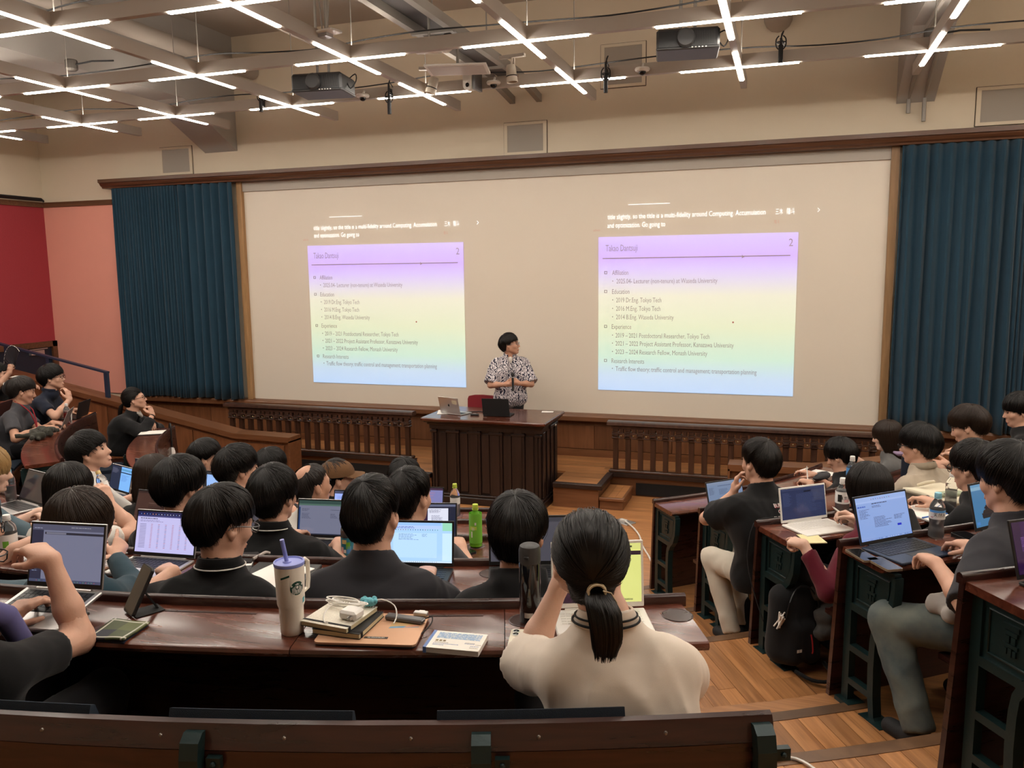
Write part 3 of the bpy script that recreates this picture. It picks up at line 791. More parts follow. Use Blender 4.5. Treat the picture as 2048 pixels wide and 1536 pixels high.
# ------------------------------------------------------------------ figures: smooth implicit surfaces meshed on a grid
class Field:
    def __init__(s, lo, hi, h):
        s.h = h; s.lo = np.array(lo, float)-2*h; n = np.ceil((np.array(hi, float)+2*h-s.lo)/h).astype(int)+1
        s.n = n; s.d = np.full(tuple(n), 9.0, np.float32)
        s.ax = [s.lo[i]+h*np.arange(n[i]) for i in range(3)]
    def sub(s, lo, hi):
        i0 = np.clip(np.floor((np.array(lo)-s.lo)/s.h).astype(int), 0, s.n-1); i1 = np.clip(np.ceil((np.array(hi)-s.lo)/s.h).astype(int)+1, 0, s.n)
        if (i1 <= i0).any(): return None
        sl = tuple(slice(a, b) for a, b in zip(i0, i1))
        X = s.ax[0][sl[0]][:, None, None]; Y = s.ax[1][sl[1]][None, :, None]; Z = s.ax[2][sl[2]][None, None, :]
        return sl, X, Y, Z
    def comb(s, sl, q, k, mode):
        a = s.d[sl]
        if mode == 'sub': q = -q
        if k > 0:
            if mode == 'add':
                h = np.clip(.5+.5*(q-a)/k, 0, 1); s.d[sl] = q*(1-h)+a*h-k*h*(1-h)
            else:
                h = np.clip(.5-.5*(q-a)/k, 0, 1); s.d[sl] = q*(1-h)+a*h+k*h*(1-h)
        else: s.d[sl] = np.minimum(a, q) if mode == 'add' else np.maximum(a, q)
    def cone(s, a, b, ra, rb, k=.02, mode='add', cut=None):
        a = np.array(a, float); b = np.array(b, float); m = max(ra, rb)+k+2.5*s.h
        g = s.sub(np.minimum(a, b)-m, np.maximum(a, b)+m)
        if g is None: return
        sl, X, Y, Z = g; ab = b-a; L = max(float(ab@ab), 1e-12)
        px, py, pz = X-a[0], Y-a[1], Z-a[2]
        t0 = (px*ab[0]+py*ab[1]+pz*ab[2])/L; t = np.clip(t0, 0, 1)
        q = np.sqrt((px-t*ab[0])**2+(py-t*ab[1])**2+(pz-t*ab[2])**2)-(ra+(rb-ra)*t)
        if cut is not None: q = np.maximum(q, (t0-cut)*math.sqrt(L))
        s.comb(sl, q, k, mode)
    def ell(s, c, r, k=.02, mode='add', rot=None):
        c = np.array(c, float); r = np.array(r, float); m = max(r)+k+2.5*s.h
        g = s.sub(c-m, c+m)
        if g is None: return
        sl, X, Y, Z = g; px, py, pz = X-c[0], Y-c[1], Z-c[2]
        if rot is not None:
            R = np.array(rot.to_3x3() if hasattr(rot, 'to_3x3') else rot)
            px, py, pz = (px*R[0, 0]+py*R[1, 0]+pz*R[2, 0], px*R[0, 1]+py*R[1, 1]+pz*R[2, 1], px*R[0, 2]+py*R[1, 2]+pz*R[2, 2])
        k0 = np.sqrt((px/r[0])**2+(py/r[1])**2+(pz/r[2])**2); k1 = np.sqrt((px/r[0]**2)**2+(py/r[1]**2)**2+(pz/r[2]**2)**2)
        s.comb(sl, k0*(k0-1)/np.maximum(k1, 1e-6), k, mode)
    def plane(s, p, n, k=0.0):      # keep the side the normal points away from
        X, Y, Z = s.ax[0][:, None, None], s.ax[1][None, :, None], s.ax[2][None, None, :]
        q = (X-p[0])*n[0]+(Y-p[1])*n[1]+(Z-p[2])*n[2]
        s.d = np.maximum(s.d, q.astype(np.float32))
    def plane_local(s, p, n, r):     # trims the cloth above a plane inside a column round a point
        X, Y, Z = s.ax[0][:, None, None], s.ax[1][None, :, None], s.ax[2][None, None, :]
        q = (X-p[0])*n[0]+(Y-p[1])*n[1]+(Z-p[2])*n[2]; c = np.sqrt((X-p[0])**2+(Y-p[1])**2)-r+0*Z
        s.d = np.maximum(s.d, np.minimum(q, -c).astype(np.float32))
    def wrinkle(s, amp, seed, dirs=5, freq=(25, 60), sharp=True):
        """creases: ridged waves with a bent domain"""
        rs = np.random.default_rng(seed); X, Y, Z = s.ax[0][:, None, None], s.ax[1][None, :, None], s.ax[2][None, None, :]
        w = 0
        m = rs.normal(size=3)*6; gate = .5+.5*np.sin(m[0]*X+m[1]*Y+m[2]*Z+rs.uniform(0, 6))
        for i in range(dirs):
            v = rs.normal(size=3); v[2] *= .55; v /= np.linalg.norm(v); v *= rs.uniform(*freq)*.5
            b = rs.normal(size=3)*8
            q = np.sin(v[0]*X+v[1]*Y+v[2]*Z+rs.uniform(0, 6)+1.3*np.sin(b[0]*X+b[1]*Y+b[2]*Z))
            w = w+((1-np.abs(q))**1.6-.38 if sharp else q)*(gate if i % 2 else 1.3-gate)
        s.d = s.d-(amp*w/dirs**.5).astype(np.float32)
    def mesh(s):
        """surface nets"""
        d = s.d; ins = d < 0
        c = np.zeros(tuple(s.n-1), np.int8)
        for i in (0, 1):
            for j in (0, 1):
                for k in (0, 1): c += ins[i:s.n[0]-1+i, j:s.n[1]-1+j, k:s.n[2]-1+k]
        act = (c > 0) & (c < 8); idx = np.argwhere(act)
        if not len(idx): return np.zeros((0, 3)), np.zeros((0, 4), int)
        vid = np.full(c.shape, -1, np.int64); vid[act] = np.arange(len(idx))
        acc = np.zeros((len(idx), 3)); cnt = np.zeros(len(idx))
        I, J, K = idx.T
        for axis in range(3):
            o = [q for q in range(3) if q != axis]
            for e0 in (0, 1):
                for e1 in (0, 1):
                    off = [0, 0, 0]; off[o[0]] = e0; off[o[1]] = e1
                    a = d[I+off[0], J+off[1], K+off[2]]; off2 = list(off); off2[axis] = 1
                    b = d[I+off2[0], J+off2[1], K+off2[2]]
                    m = (a < 0) != (b < 0); t = np.where(m, a/np.where(m, a-b, 1), 0)
                    p = np.zeros((len(idx), 3)); p[:, o[0]] = e0; p[:, o[1]] = e1; p[:, axis] = t
                    acc[m] += p[m]; cnt[m] += 1
        V = s.lo+(idx+acc/np.maximum(cnt, 1)[:, None])*s.h
        Q = []
        for axis in range(3):
            o1, o2 = (axis+1) % 3, (axis+2) % 3
            sa = [slice(None)]*3; sb = [slice(None)]*3; sa[axis] = slice(0, -1); sb[axis] = slice(1, None)
            A = ins[tuple(sa)]; B = ins[tuple(sb)]
            for flip in (False, True):
                m = (A & ~B) if not flip else (~A & B)
                e = np.argwhere(m)
                ok = (e[:, o1] > 0) & (e[:, o2] > 0) & (e[:, o1] < s.n[o1]-1) & (e[:, o2] < s.n[o2]-1)
                e = e[ok]
                if not len(e): continue
                def g(a, b):
                    q = e.copy(); q[:, o1] -= a; q[:, o2] -= b; return vid[q[:, 0], q[:, 1], q[:, 2]]
                f = np.stack([g(1, 1), g(0, 1), g(0, 0), g(1, 0)], 1)
                Q.append(f[:, ::-1] if flip else f)
        return V, np.concatenate(Q)
def joinm(parts):
    V = []; F = []; o = 0
    for v, f in parts:
        if len(v) == 0: continue
        V.append(v); F.append(f+o); o += len(v)
    return np.concatenate(V), np.concatenate(F)
def xfv(V, m):
    A = np.array(m); return V @ A[:3, :3].T+A[:3, 3]
v3 = lambda *a: np.array(a, float)
nrm = lambda a: a/max(np.linalg.norm(a), 1e-9)

SKINS = {'a': (0.60, 0.345, 0.245), 'b': (0.53, 0.285, 0.19), 'c': (0.66, 0.42, 0.32)}
for kx, c in SKINS.items():
    m = mat('skin_'+kx, c, 0.5, bump=0.05, bscale=180, vary=0.07, vscale=25)
    m.node_tree.nodes['Principled BSDF'].inputs['Subsurface Weight'].default_value = 0.08
    m.node_tree.nodes['Principled BSDF'].inputs['Subsurface Radius'].default_value = (0.012, 0.005, 0.003)
for nm, c in (('black', (.0055, .0046, .0042)), ('soft_black', (.0085, .0064, .0053)), ('brown', (.022, .0125, .008)), ('light', (.36, .22, .09)), ('grey', (.022, .018, .016))):
    mm, n, l, b_ = new_mat('hair_'+nm)
    b_.inputs['Base Color'].default_value = (*c, 1); b_.inputs['Roughness'].default_value = .38; b_.inputs['Specular IOR Level'].default_value = .28
    b_.inputs['Anisotropic'].default_value = .5
mat('eye_white', (0.62, 0.58, 0.54), 0.25); mat('iris', (0.012, 0.008, 0.006), 0.15); mat('lip', (0.42, 0.16, 0.12), 0.45)
mat('glasses_black', (0.008, 0.008, 0.009), 0.25)
def cloth(name, col, vary=.06): return mat(name, col, 0.9, bump=0.10, bscale=900, vary=vary, vscale=9, sheen=0.1, spec=0.25)

def hand_field(f, W, d, n, side, pose, s=1.0):
    d = nrm(v3(*d)); n = v3(*n); n = nrm(n-d*(n@d)); t = np.cross(d, n)*(1 if side > 0 else -1)
    k = .008
    CUR = {'type': (22, 42, 25), 'flat': (6, 10, 6), 'relax': (32, 42, 28), 'fist': (75, 95, 60), 'hold': (45, 60, 40), 'point': (60, 80, 50), 'chin': (38, 62, 40), 'rest': (14, 22, 14)}[pose]
    roots = ((.027, .092, .0095), (.009, .097, .0098), (-.010, .092, .0093), (-.027, .083, .0083))
    lens = ((.043, .026, .021), (.047, .030, .022), (.044, .028, .021), (.034, .021, .019))
    for i, ((lt, ld, r), ln) in enumerate(zip(roots, lens)):
        kn = W+(d*ld+t*lt)*s
        f.cone(W+(d*.012+t*lt*.55)*s, kn, .0155*s, (r+.0025)*s, .016)
        p = kn; ang = 0
        spread = t*(lt*2.2)
        dirb = nrm(d+spread*.9)
        for j in range(3):
            c = CUR[j]
            if pose == 'point' and i == 0: c = (12, 8, 5)[j]
            if pose in ('type', 'relax', 'chin'): c = c+(-6, 0, 4, 9)[i]
            ang += R_(c)
            q = p+(dirb*math.cos(ang)+n*math.sin(ang))*ln[j]*s
            f.cone(p, q, r*(1-.10*j)*s, r*(.92-.12*j)*s, .0045 if j else .008); p = q
    f.ell(W+(d*.052+n*.004)*s, (.030*s, .030*s, .017*s), .015)
    # thumb from the side of the palm
    a = W+(d*.022+t*.020+n*.006)*s
    fold = {'fist': .9, 'hold': .8, 'chin': .3, 'type': .35}.get(pose, .35)
    m = a+nrm(d*.72+t*(.75-.25*fold)+n*(.25+.5*fold))*.042*s
    e = m+nrm(d*.85+t*(.38-.45*fold)+n*(.2+.4*fold))*.030*s
    g = e+nrm(d*.90+t*(.18-.55*fold)+n*(.2+.45*fold))*.024*s
    f.cone(a, m, .0165*s, .0115*s, .012); f.cone(m, e, .0112*s, .0100*s, .005); f.cone(e, g, .0100*s, .0078*s, .004)

def head_geo(s, fem, h, nbl, age=0):
    """head in its own frame (z up, y forward, origin between the ears); nbl = neck base in that frame"""
    f = Field((-.10*s, -.13*s, min(-.15*s, nbl[2]-.03)), (.10*s, .135*s, .135*s), h)
    f2 = Field((min(-.10*s, nbl[0]-.09), min(-.13*s, nbl[1]-.09), min(-.15*s, nbl[2]-.06)), (max(.10*s, nbl[0]+.09), .135*s, .135*s), h)
    f = f2
    S = lambda *a: v3(*a)*s
    f.ell(S(0, -.012, .034), S(.0765, .098, .089), .01)
    f.ell(S(0, .045, -.012), S(.060, .050, .075), .03)
    f.cone(S(0, .036, -.02), S(0, .062 if not fem else .058, -.092), .058*s, (.026 if not fem else .022)*s, .03)
    for x in (-1, 1):
        f.cone(S(x*.052, .002, -.045), S(x*.024, .060, -.088), .024*s, .018*s, .03)
        f.ell(S(x*.043, .062, -.022), S(.024, .022, .022), .02)
        f.cone(S(x*.014, .089, .030), S(x*.045, .072, .028), .009*s, .009*s, .014)
        f.ell(S(x*.0335, .102, .006), S(.0165, .017, .0115), .012, 'sub')
        f.cone(S(x*.021, .0835, .0095), S(x*.046, .0775, .0095), .0060*s, .0050*s, .006)
        f.ell(S(x*.011, .099, -.034), S(.0085, .010, .0075), .006)
        R = Matrix.Rotation(x*R_(-22), 3, 'Z') @ Matrix.Rotation(R_(12), 3, 'X')
        f.ell(S(x*.079, -.008, -.004), S(.010, .019, .031), .006, 'add', R)
        f.ell(S(x*.087, -.004, .001), S(.006, .009, .016), .005, 'sub', R)
        f.cone(S(x*.080, -.006, -.024), S(x*.080, -.004, -.032), .008*s, .007*s, .006)
    f.cone(S(0, .090, .012), S(0, .1115, -.028), .0075*s, .0110*s, .012)
    f.ell(S(0, .096, -.062), S(.0215, .0085, .0062), .009)
    f.ell(S(0, .094, -.0715), S(.0195, .0090, .0068), .008)
    f.ell(S(0, .108, -.0655), S(.024, .008, .0013), .003, 'sub')
    f.ell(S(0, .083, -.096), S(.017, .012, .013), .012)
    nr = (.052 if fem else .058)*s
    f.cone(S(0, -.020, -.035), nbl, nr, nr*1.02, .025)
    f.cone(nbl, nbl+v3(0, 0, -.04), nr*1.03, nr*1.03, .02)
    return f.mesh()

# hair styles: whorl direction, hairline height at the azimuths AZ (0 = forehead, 180 = nape), thickness, how far it thins out towards the hairline (front, side, back)
HAIR = {
 'short': dict(c0=(.14, -.52, .85), z=(.058, .050, .034, -.006, .020, -.050, -.088, -.100), t=(.021, .021, .024), fade=(.25, .7, .78)),
 'crop':  dict(c0=(-.1, -.50, .86), z=(.064, .056, .040, .002, .024, -.046, -.092, -.108), t=(.017, .017, .020), fade=(.3, .85, .82)),
 'fluffy': dict(c0=(.12, -.42, .9), z=(.046, .034, .016, -.016, .004, -.052, -.094, -.110), t=(.027, .027, .031), fade=(.25, .75, .8)),
 'mop':   dict(c0=(-.08, -.42, .90), z=(.030, .022, .004, -.026, -.018, -.060, -.100, -.116), t=(.026, .025, .029), fade=(.15, .62, .7)),
 'bob':   dict(c0=(.05, -.30, .95), z=(.034, .018, -.04, -.095, -.108, -.115, -.122, -.128), t=(.020, .020, .022), hang=1, fade=(0, 0, 0)),
 'shoulder': dict(c0=(.0, -.28, .96), z=(.034, .015, -.06, -.15, -.19, -.20, -.21, -.215), t=(.020, .022, .020), hang=1, fade=(0, 0, 0)),
 'slick': dict(c0=(0, -.955, -.30), z=(.078, .072, .050, .010, .018, -.040, -.084, -.098), t=(.012, .015, .015), fade=(.9, .9, .9)),
 'high':  dict(c0=(0, -.985, -.05), z=(.074, .066, .040, -.004, .014, -.040, -.084, -.098), t=(.014, .017, .017), fade=(.7, .9, .9)),
 'balding': dict(c0=(.0, -.50, .86), z=(.092, .085, .062, .014, .024, -.046, -.092, -.108), t=(.010, .013, .006), t0=.36, fade=(.5, .85, .8)),
}
AZ = np.array([0, 35, 60, 80, 95, 106, 128, 180.])
def hair_geo(style, s, seed, nstrand=900, length=1.0):
    st = HAIR[style]; rs = np.random.default_rng(seed)
    skull = np.array([.0765, .098, .089]); thick = np.array(st['t'])*rs.uniform(.92, 1.1); cen = np.array([0, -.012, .034])
    rad = skull+thick
    c0 = np.array(st['c0'], float); c0[0] += rs.normal(0, .05); c0 = nrm(c0); zt = np.array(st['z'], float)
    ph = rs.uniform(0, 6.28, 10); hang = st.get('hang', 0); tau = .62 if hang else 1.0
    messy = {'fluffy': 1.3, 'mop': 1.0, 'short': 1.0, 'crop': .8}.get(style, .35); swirl = 0 if style in ('slick', 'high') else rs.uniform(-.35, .35)
    def path(psi, t, off, jz):
        """psi, t, off (n,m); jz (n,1) -> points (n,m,3)"""
        az = np.abs(np.degrees((psi+PI) % (2*PI)-PI))
        zend = np.interp(az, AZ, zt)+jz
        zz = np.clip((zend-cen[2])/rad[2], -1.15, .98)
        zs = np.maximum(zz, -.15) if hang else zz
        rho = np.sqrt(np.maximum(1-zs*zs, .0))
        if not hang: rho = np.maximum(rho, np.where(az > 100, .80, .5))
        u = np.stack([rho*np.sin(psi), rho*np.cos(psi), zs], -1)
        L = np.linalg.norm(u, axis=-1); un = u/L[..., None]
        om = np.arccos(np.clip(un@c0, -.999, .999))
        tt = np.clip(t/tau, 0, 1.16)
        a = np.sin((1-tt)*om)/np.sin(om); b = np.sin(tt*om)/np.sin(om)
        p = a[..., None]*c0+b[..., None]*un
        p = p*(1+(L-1)*np.clip(tt, 0, 1)**3)[..., None]
        fd = np.interp(az, [0, 60, 95, 130, 180], [st['fade'][0], st['fade'][0]*.6+st['fade'][1]*.4, st['fade'][1], st['fade'][2], st['fade'][2]])
        e = np.clip((tt-.55)/.45, 0, 1); e = e*e*(3-2*e)
        w = 1-fd*e
        clump = np.sin(psi*6+ph[0]+1.5*t)+.8*np.sin(psi*11+ph[1]-2*t)+.6*np.sin(psi*19+ph[2])+.7*np.sin(psi*3+5*t+ph[3])
        P = cen+p*(skull+thick*w[..., None]+(off*(.35+.65*w))[..., None]+(.0022*messy*clump*np.clip(t, 0, 1)*(.25+.75*w))[..., None])
        if hang:
            drop = np.clip((t-tau)/(1-tau), 0, 1.15)
            ze = cen[2]+zs*rad[2]
            P[..., 2] -= drop*np.maximum(ze-zend, 0)*length
            P[..., :2] *= (1-.13*drop**2)[..., None]
        return P
    n, m = 72, 16
    psi = np.linspace(-PI, PI, n, endpoint=False)[:, None].repeat(m, 1); t0 = st.get('t0', 0.0)
    tg = np.linspace(t0, 1, m)[None, :].repeat(n, 0)
    P = path(psi+swirl*(1-tg), tg, np.zeros_like(tg), rs.normal(0, .004, (n, 1)))
    inner = cen+(P[:, -1]-cen)*np.array([.80, .80, .98])
    ring = np.concatenate([P.transpose(1, 0, 2), inner[None]], 0)   # rings from crown outwards
    V = ring.reshape(-1, 3); F = []
    for j in range(m):
        for i in range(n): F.append((j*n+i, j*n+(i+1) % n, (j+1)*n+(i+1) % n, (j+1)*n+i))
    parts = [(V, np.array(F))]
    ns = int(nstrand*.9); k = 6
    psi = rs.uniform(-PI, PI, ns)[:, None]; ta = rs.uniform(t0, t0+.60*(1-t0), (ns, 1)); over = np.where(np.abs(psi) > 1.6, .10, .08)
    tb = np.minimum(ta+rs.uniform(.35, .8, (ns, 1)), 1+rs.uniform(-.05, 1, (ns, 1))*over)
    lin = np.linspace(0, 1, k)[None]
    T = ta+(tb-ta)*lin
    fly = (rs.uniform(0, 1, (ns, 1)) < .16)*rs.uniform(.0, .009, (ns, 1))*messy
    off = rs.uniform(.0005, .0042+.0022*messy, (ns, 1))*np.sin(np.linspace(.35, 2.7, k))[None]+rs.normal(0, .0014, (ns, 1))*lin**2+fly*lin**2
    drift = rs.normal(0, .07*max(messy, .3), (ns, 1))*lin+swirl*(1-T)
    jz = rs.normal(-.004, .011*max(messy, .5), (ns, 1))
    wa = rs.uniform(.008, .020, (ns, 1))
    A = path(psi+drift, T, off, jz); B = path(psi+drift+wa, T, off, jz)
    dv = B-A; wl = np.linalg.norm(dv, axis=-1, keepdims=True); dv = dv/np.maximum(wl, 1e-6)
    w = ((rs.uniform(.0010, .0024, ns)*(900/max(900, ns))**.5)[:, None]*np.array([.4, .95, 1, .9, .6, .1])[None])[..., None]
    out = (A-cen); out /= np.linalg.norm(out, axis=-1, keepdims=True)
    tri = np.stack([A-dv*w, A+out*w*.9, A+dv*w], 2)       # V-shaped strands
    V2 = tri.reshape(-1, 3)
    base = (np.arange(ns)*k*3)[:, None]; j = np.arange(k-1)[None]*3
    q = [np.stack([base+j+a, base+j+3+a, base+j+3+b, base+j+b], -1).reshape(-1, 4) for a, b in ((0, 1), (1, 2))]
    parts.append((V2, np.concatenate(q)))
    V, F = joinm(parts)
    return V*s, F
def tail_geo(s, seed, p0, pts, r0, n=260):
    """a tied tail of hair: strands following a curve, spreading and tapering at the end"""
    rs = np.random.default_rng(seed); C = np.array([p0]+list(pts), float); m = len(C)
    parts = []
    prof = np.interp(np.linspace(0, 1, m), [0, .08, .35, .75, 1], [.55, .8, 1, .85, .5])
    ca = np.linspace(0, 2*PI, 14, endpoint=False)
    V = np.concatenate([C[i]+r0*.86*prof[i]*np.stack([np.cos(ca), .75*np.sin(ca), 0*ca], 1) for i in range(m)]); F = []
    for i in range(m-1):
        for k in range(14): F.append((i*14+k, i*14+(k+1) % 14, (i+1)*14+(k+1) % 14, (i+1)*14+k))
    parts.append((V, np.array(F)))
    a = rs.uniform(0, 2*PI, n); rr = np.sqrt(rs.uniform(.45, 1.1, n))*r0
    ends = rs.uniform(.85, 1.12, n)
    P = []
    for i in range(m):
        u = np.minimum(i*ends, m-1+.6); i0 = np.minimum(u.astype(int), m-2); fr = (u-i0)[:, None]
        c = C[i0]*(1-fr)+C[i0+1]*fr; pr = np.interp(u/(m-1), [0, .08, .35, .75, 1], [.55, .8, 1, .9, .62])
        P.append(c+np.stack([np.cos(a), .75*np.sin(a), 0*a], 1)*(rr*pr)[:, None])
    P = np.stack(P, 1); w = rs.uniform(.0011, .0020, n)[:, None, None]*np.interp(np.linspace(0, 1, m), [0, .8, 1], [1, 1, .2])[None, :, None]
    tg = np.stack([-np.sin(a), np.cos(a), 0*a], 1)[:, None]; ou = np.stack([np.cos(a), np.sin(a), 0*a], 1)[:, None]
    tri = np.stack([P-tg*w, P+ou*w, P+tg*w], 2).reshape(-1, 3)
    base = (np.arange(n)*m*3)[:, None]; j = np.arange(m-1)[None]*3
    q = [np.stack([base+j+x, base+j+3+x, base+j+3+y, base+j+y], -1).reshape(-1, 4) for x, y in ((0, 1), (1, 2))]
    parts.append((tri, np.concatenate(q)))
    return joinm(parts)

EYE = {}
def face_parts(root, Hm, s, glasses=None, brow='hair_black'):
    if not EYE:
        b = MB()
        b.sphere((0, 0, 0), (.0125, .0125, .0075), 14, 9); EYE['white'] = mesh_np('eye', b.v, b.f, 'eye_white', smooth=True)
        b = MB(); b.sphere((0, .0085, 0), (.0058, .0050, .0056), 12, 8); EYE['iris'] = mesh_np('iris', b.v, b.f, 'iris', smooth=True)
        b = MB(); b.tube([(-.016, .0, .0), (-.004, .004, .0025), (.010, .003, .0015), (.017, -.004, -.002)], [.0022, .0032, .0028, .001], 6); EYE['brow'] = mesh_np('eyebrow', b.v, b.f, brow, smooth=True)
        b = MB(); b.tube([(-.013, .002, -.002), (-.005, .0045, .0015), (.005, .003, .0015), (.014, -.003, -.001)], [.0008, .0016, .0016, .001], 6); EYE['lash'] = mesh_np('eyelash', b.v, b.f, 'hair_black', smooth=True)
        b = MB(); b.sphere((0, 0, 0), (.020, .0052, .0046), 14, 8); EYE['lip'] = mesh_np('lip', b.v, b.f, 'lip', smooth=True)
    for x in (-1, 1):
        put('eye', EYE['white'], root, Hm @ Matrix.Translation((x*.0325*s, .0755*s, .0035*s)) @ Matrix.Scale(s, 4))
        put('iris', EYE['iris'], root, Hm @ Matrix.Translation((x*.0325*s, .0795*s, .0035*s)) @ Matrix.Scale(s, 4))
        put('eyebrow', EYE['brow'], root, Hm @ Matrix.Translation((x*.034*s, .089*s, .026*s)) @ Matrix.Diagonal((x*s, s, s, 1)))
    for x in (-1, 1): put('eyelash', EYE['lash'], root, Hm @ Matrix.Translation((x*.0335*s, .0855*s, .0085*s)) @ Matrix.Diagonal((x*s, s, s, 1)))
    put('lip', EYE['lip'], root, Hm @ Matrix.Translation((0, .0965*s, -.0725*s)) @ Matrix.Scale(s, 4))
    if glasses:
        b = MB()
        for x in (-1, 1):
            if glasses == 'round': pts = [(x*.034+.0225*math.cos(a*PI/9), .106, .002+.021*math.sin(a*PI/9)) for a in range(18)]
            else: pts = [(x*.034+dx, .106, .003+dz) for dx, dz in ((-.025, .013), (-.012, .016), (.014, .016), (.026, .012), (.024, -.008), (.014, -.016), (-.012, -.016), (-.023, -.008))]
            b.tube(pts, .0020, 6, closed=True)
            b.tube([(x*.060, .104, .012), (x*.081, .07, .012), (x*.084, -.005, .010), (x*.082, -.025, -.004)], .0020, 6)
        b.tube([(-.011, .107, .006), (0, .110, .009), (.011, .107, .006)], .0020, 6)
        b.v = [tuple(v) for v in b.v]
        V = [tuple(Hm @ Vector([c*s for c in v])) for v in b.v]
        put('glasses', mesh_np('glasses', V, b.f, 'glasses_black' if glasses != 'thin' else 'silver_dark', smooth=True), root)

def ik(S, W, hint, l1, l2):
    d = W-S; L = np.linalg.norm(d); L2 = min(L, (l1+l2)*.995); W = S+d/max(L, 1e-6)*L2; d = nrm(W-S)
    a = (l1*l1-l2*l2+L2*L2)/(2*L2); hh = math.sqrt(max(l1*l1-a*a, 0))
    p = hint-d*(hint@d); return S+d*a+nrm(p)*hh, W
N_PERSON = [0]
def person(label, M, head, hair='short', hcol='black', skin='a', shirt='black_tee', sleeve='short', yaw=0, pitch=0, roll=0, s=1.0, fem=False,
           L=None, R=None, glasses=None, trousers='dark_trousers', group=None, fine=False, legs=True, hip=(0, 0, .54), broad=1.0, collar=None,
           stand=False, legw=1.0, knees=None, shoes=None, hood=False, loose=0.0, nstrand=900, hairlen=1.0, openf=False, tails=None, headbend=(0, -.030, -.118), feet=None, hem=None, slf=None, extra=None):
    """M: world matrix of the person's frame (x right, y forward, z up, origin on the floor); head = centre of the head in that frame"""
    N_PERSON[0] += 1; seed = 100+N_PERSON[0]
    root = thing('person', label, 'person', group=group, mtx=M)
    hd = v3(*head); hip = v3(*hip)
    Hm = Matrix.Translation(hd) @ (Matrix.Rotation(R_(yaw), 4, 'Z') @ Matrix.Rotation(R_(-pitch), 4, 'X') @ Matrix.Rotation(R_(roll), 4, 'Y'))
    nb = hd+v3(*headbend)*s*1.05
    # body
    h = .0064 if fine else .0090
    nbl = np.array(Hm.inverted() @ Vector(nb))
    hs_ = s*1.05
    Vh, Fh = head_geo(hs_, fem, h, nbl)
    Vh = xfv(Vh, Hm)
    parts = [(Vh, Fh)]
    sx = (.150 if fem else .172)*s*broad
    sp = lambda t: hip+(nb-hip)*t+v3(0, -.035*math.sin(PI*min(t, 1)), 0)
    TS = 1-.125/max(nb[2]-hip[2], .2)
    shz = sp(TS)
    fwd = nrm(np.array([0, 1, 0.]))
    l1, l2 = .285*s, .245*s
    arms = []
    for side, spec in ((-1, L), (1, R)):
        spec = dict(spec or {})
        S = v3(nb[0]*.6+hip[0]*.4+side*sx, shz[1]+.008, shz[2]-.004)
        W = v3(*spec['w']) if 'w' in spec else v3(side*.13, .42, .795)
        hint = v3(*spec.get('e', (side*.55, -.35, -.75)))
        E, W = ik(S, W, hint, l1, l2)
        arms.append((side, S, E, W, spec))
    tf = Field(hip-.14, np.maximum(nb, hip)+v3(.14+sx, .14, .1), .022); tf.cone(hip, sp(TS), .07*s, .055*s, .03); tf.cone(sp(TS), nb, .045*s, .045*s, .02)
    for side, S, E, W, spec in arms: tf.cone(sp(TS), S, .045*s, .045*s, .02)
    parts.append(tf.mesh())
    for side, S, E, W, spec in arms:
        d = v3(*spec['d']) if 'd' in spec else nrm(W-E)*.6+v3(-side*.15, .6, -.05)
        n = v3(*spec['n']) if 'n' in spec else v3(0, .15, -1)
        ha = nrm(d)*.20*s
        pts = np.array([S, E, W, W+ha])
        hh = spec.get('h', .0052 if (fine and spec) else .0090)
        # upper arm, coarse
        fu = Field(np.minimum(S, E)-.07, np.maximum(S, E)+.07, .016); fu.cone(S, E, .048*s, .040*s, .02); fu.cone(E, E+(W-E)*.25, .041*s, .040*s, .02); parts.append(fu.mesh())
        pts = np.array([E, W, W+ha]); ff = Field(pts.min(0)-.075, pts.max(0)+.075, hh)
        ff.cone(S+(E-S)*.7, E, .041*s, .038*s, .02); ff.cone(E, E+(W-E)*.4, .038*s, .038*s, .02); ff.cone(E+(W-E)*.4, W, .038*s, .0245*s, .02)
        ff.cone(W, W+nrm(d)*.02, .0245*s, .023*s, .015)
        hand_field(ff, W, d, n, side, spec.get('p', 'type'), s*(.93 if fem else 1.0)); parts.append(ff.mesh())
    V, F = joinm(parts)
    body = put('body', mesh_np('body', V, F, 'skin_'+skin, smooth=True), root)
    # shirt
    hs = .0088 if fine else .0140
    ex = .008+loose
    ps = [hip, nb]+[a[1] for a in arms]+[a[2] for a in arms]+([a[3] for a in arms] if sleeve == 'long' else [])
    ps = np.array(ps); f = Field(ps.min(0)-.15, ps.max(0)+v3(.15, .15, .06), hs)
    wch = (.070 if fem else .092)*broad*s; rch = (.100 if fem else .108)*s+ex
    f.cone(hip+v3(-.07*s, 0, -.02), hip+v3(.07*s, 0, -.02), .112*s+ex, .112*s+ex, .04)
    f.cone(sp(.33)+v3(-.062*s*broad, 0, 0), sp(.33)+v3(.062*s*broad, 0, 0), .098*s+ex, .098*s+ex, .09)
    f.cone(sp(TS*.76)+v3(-wch, .004, 0), sp(TS*.76)+v3(wch, .004, 0), rch, rch, .09)
    f.cone(sp(TS)+v3(-sx*.74, 0, .0), sp(TS)+v3(sx*.74, 0, .0), .058*s+ex*.6, .058*s+ex*.6, .07)
    f.cone(nb+v3(-.025, .0, -.020), sp(TS)+v3(-sx*.86, 0, .016), .046*s, .034*s, .05); f.cone(nb+v3(.025, 0, -.020), sp(TS)+v3(sx*.86, 0, .016), .046*s, .034*s, .05)
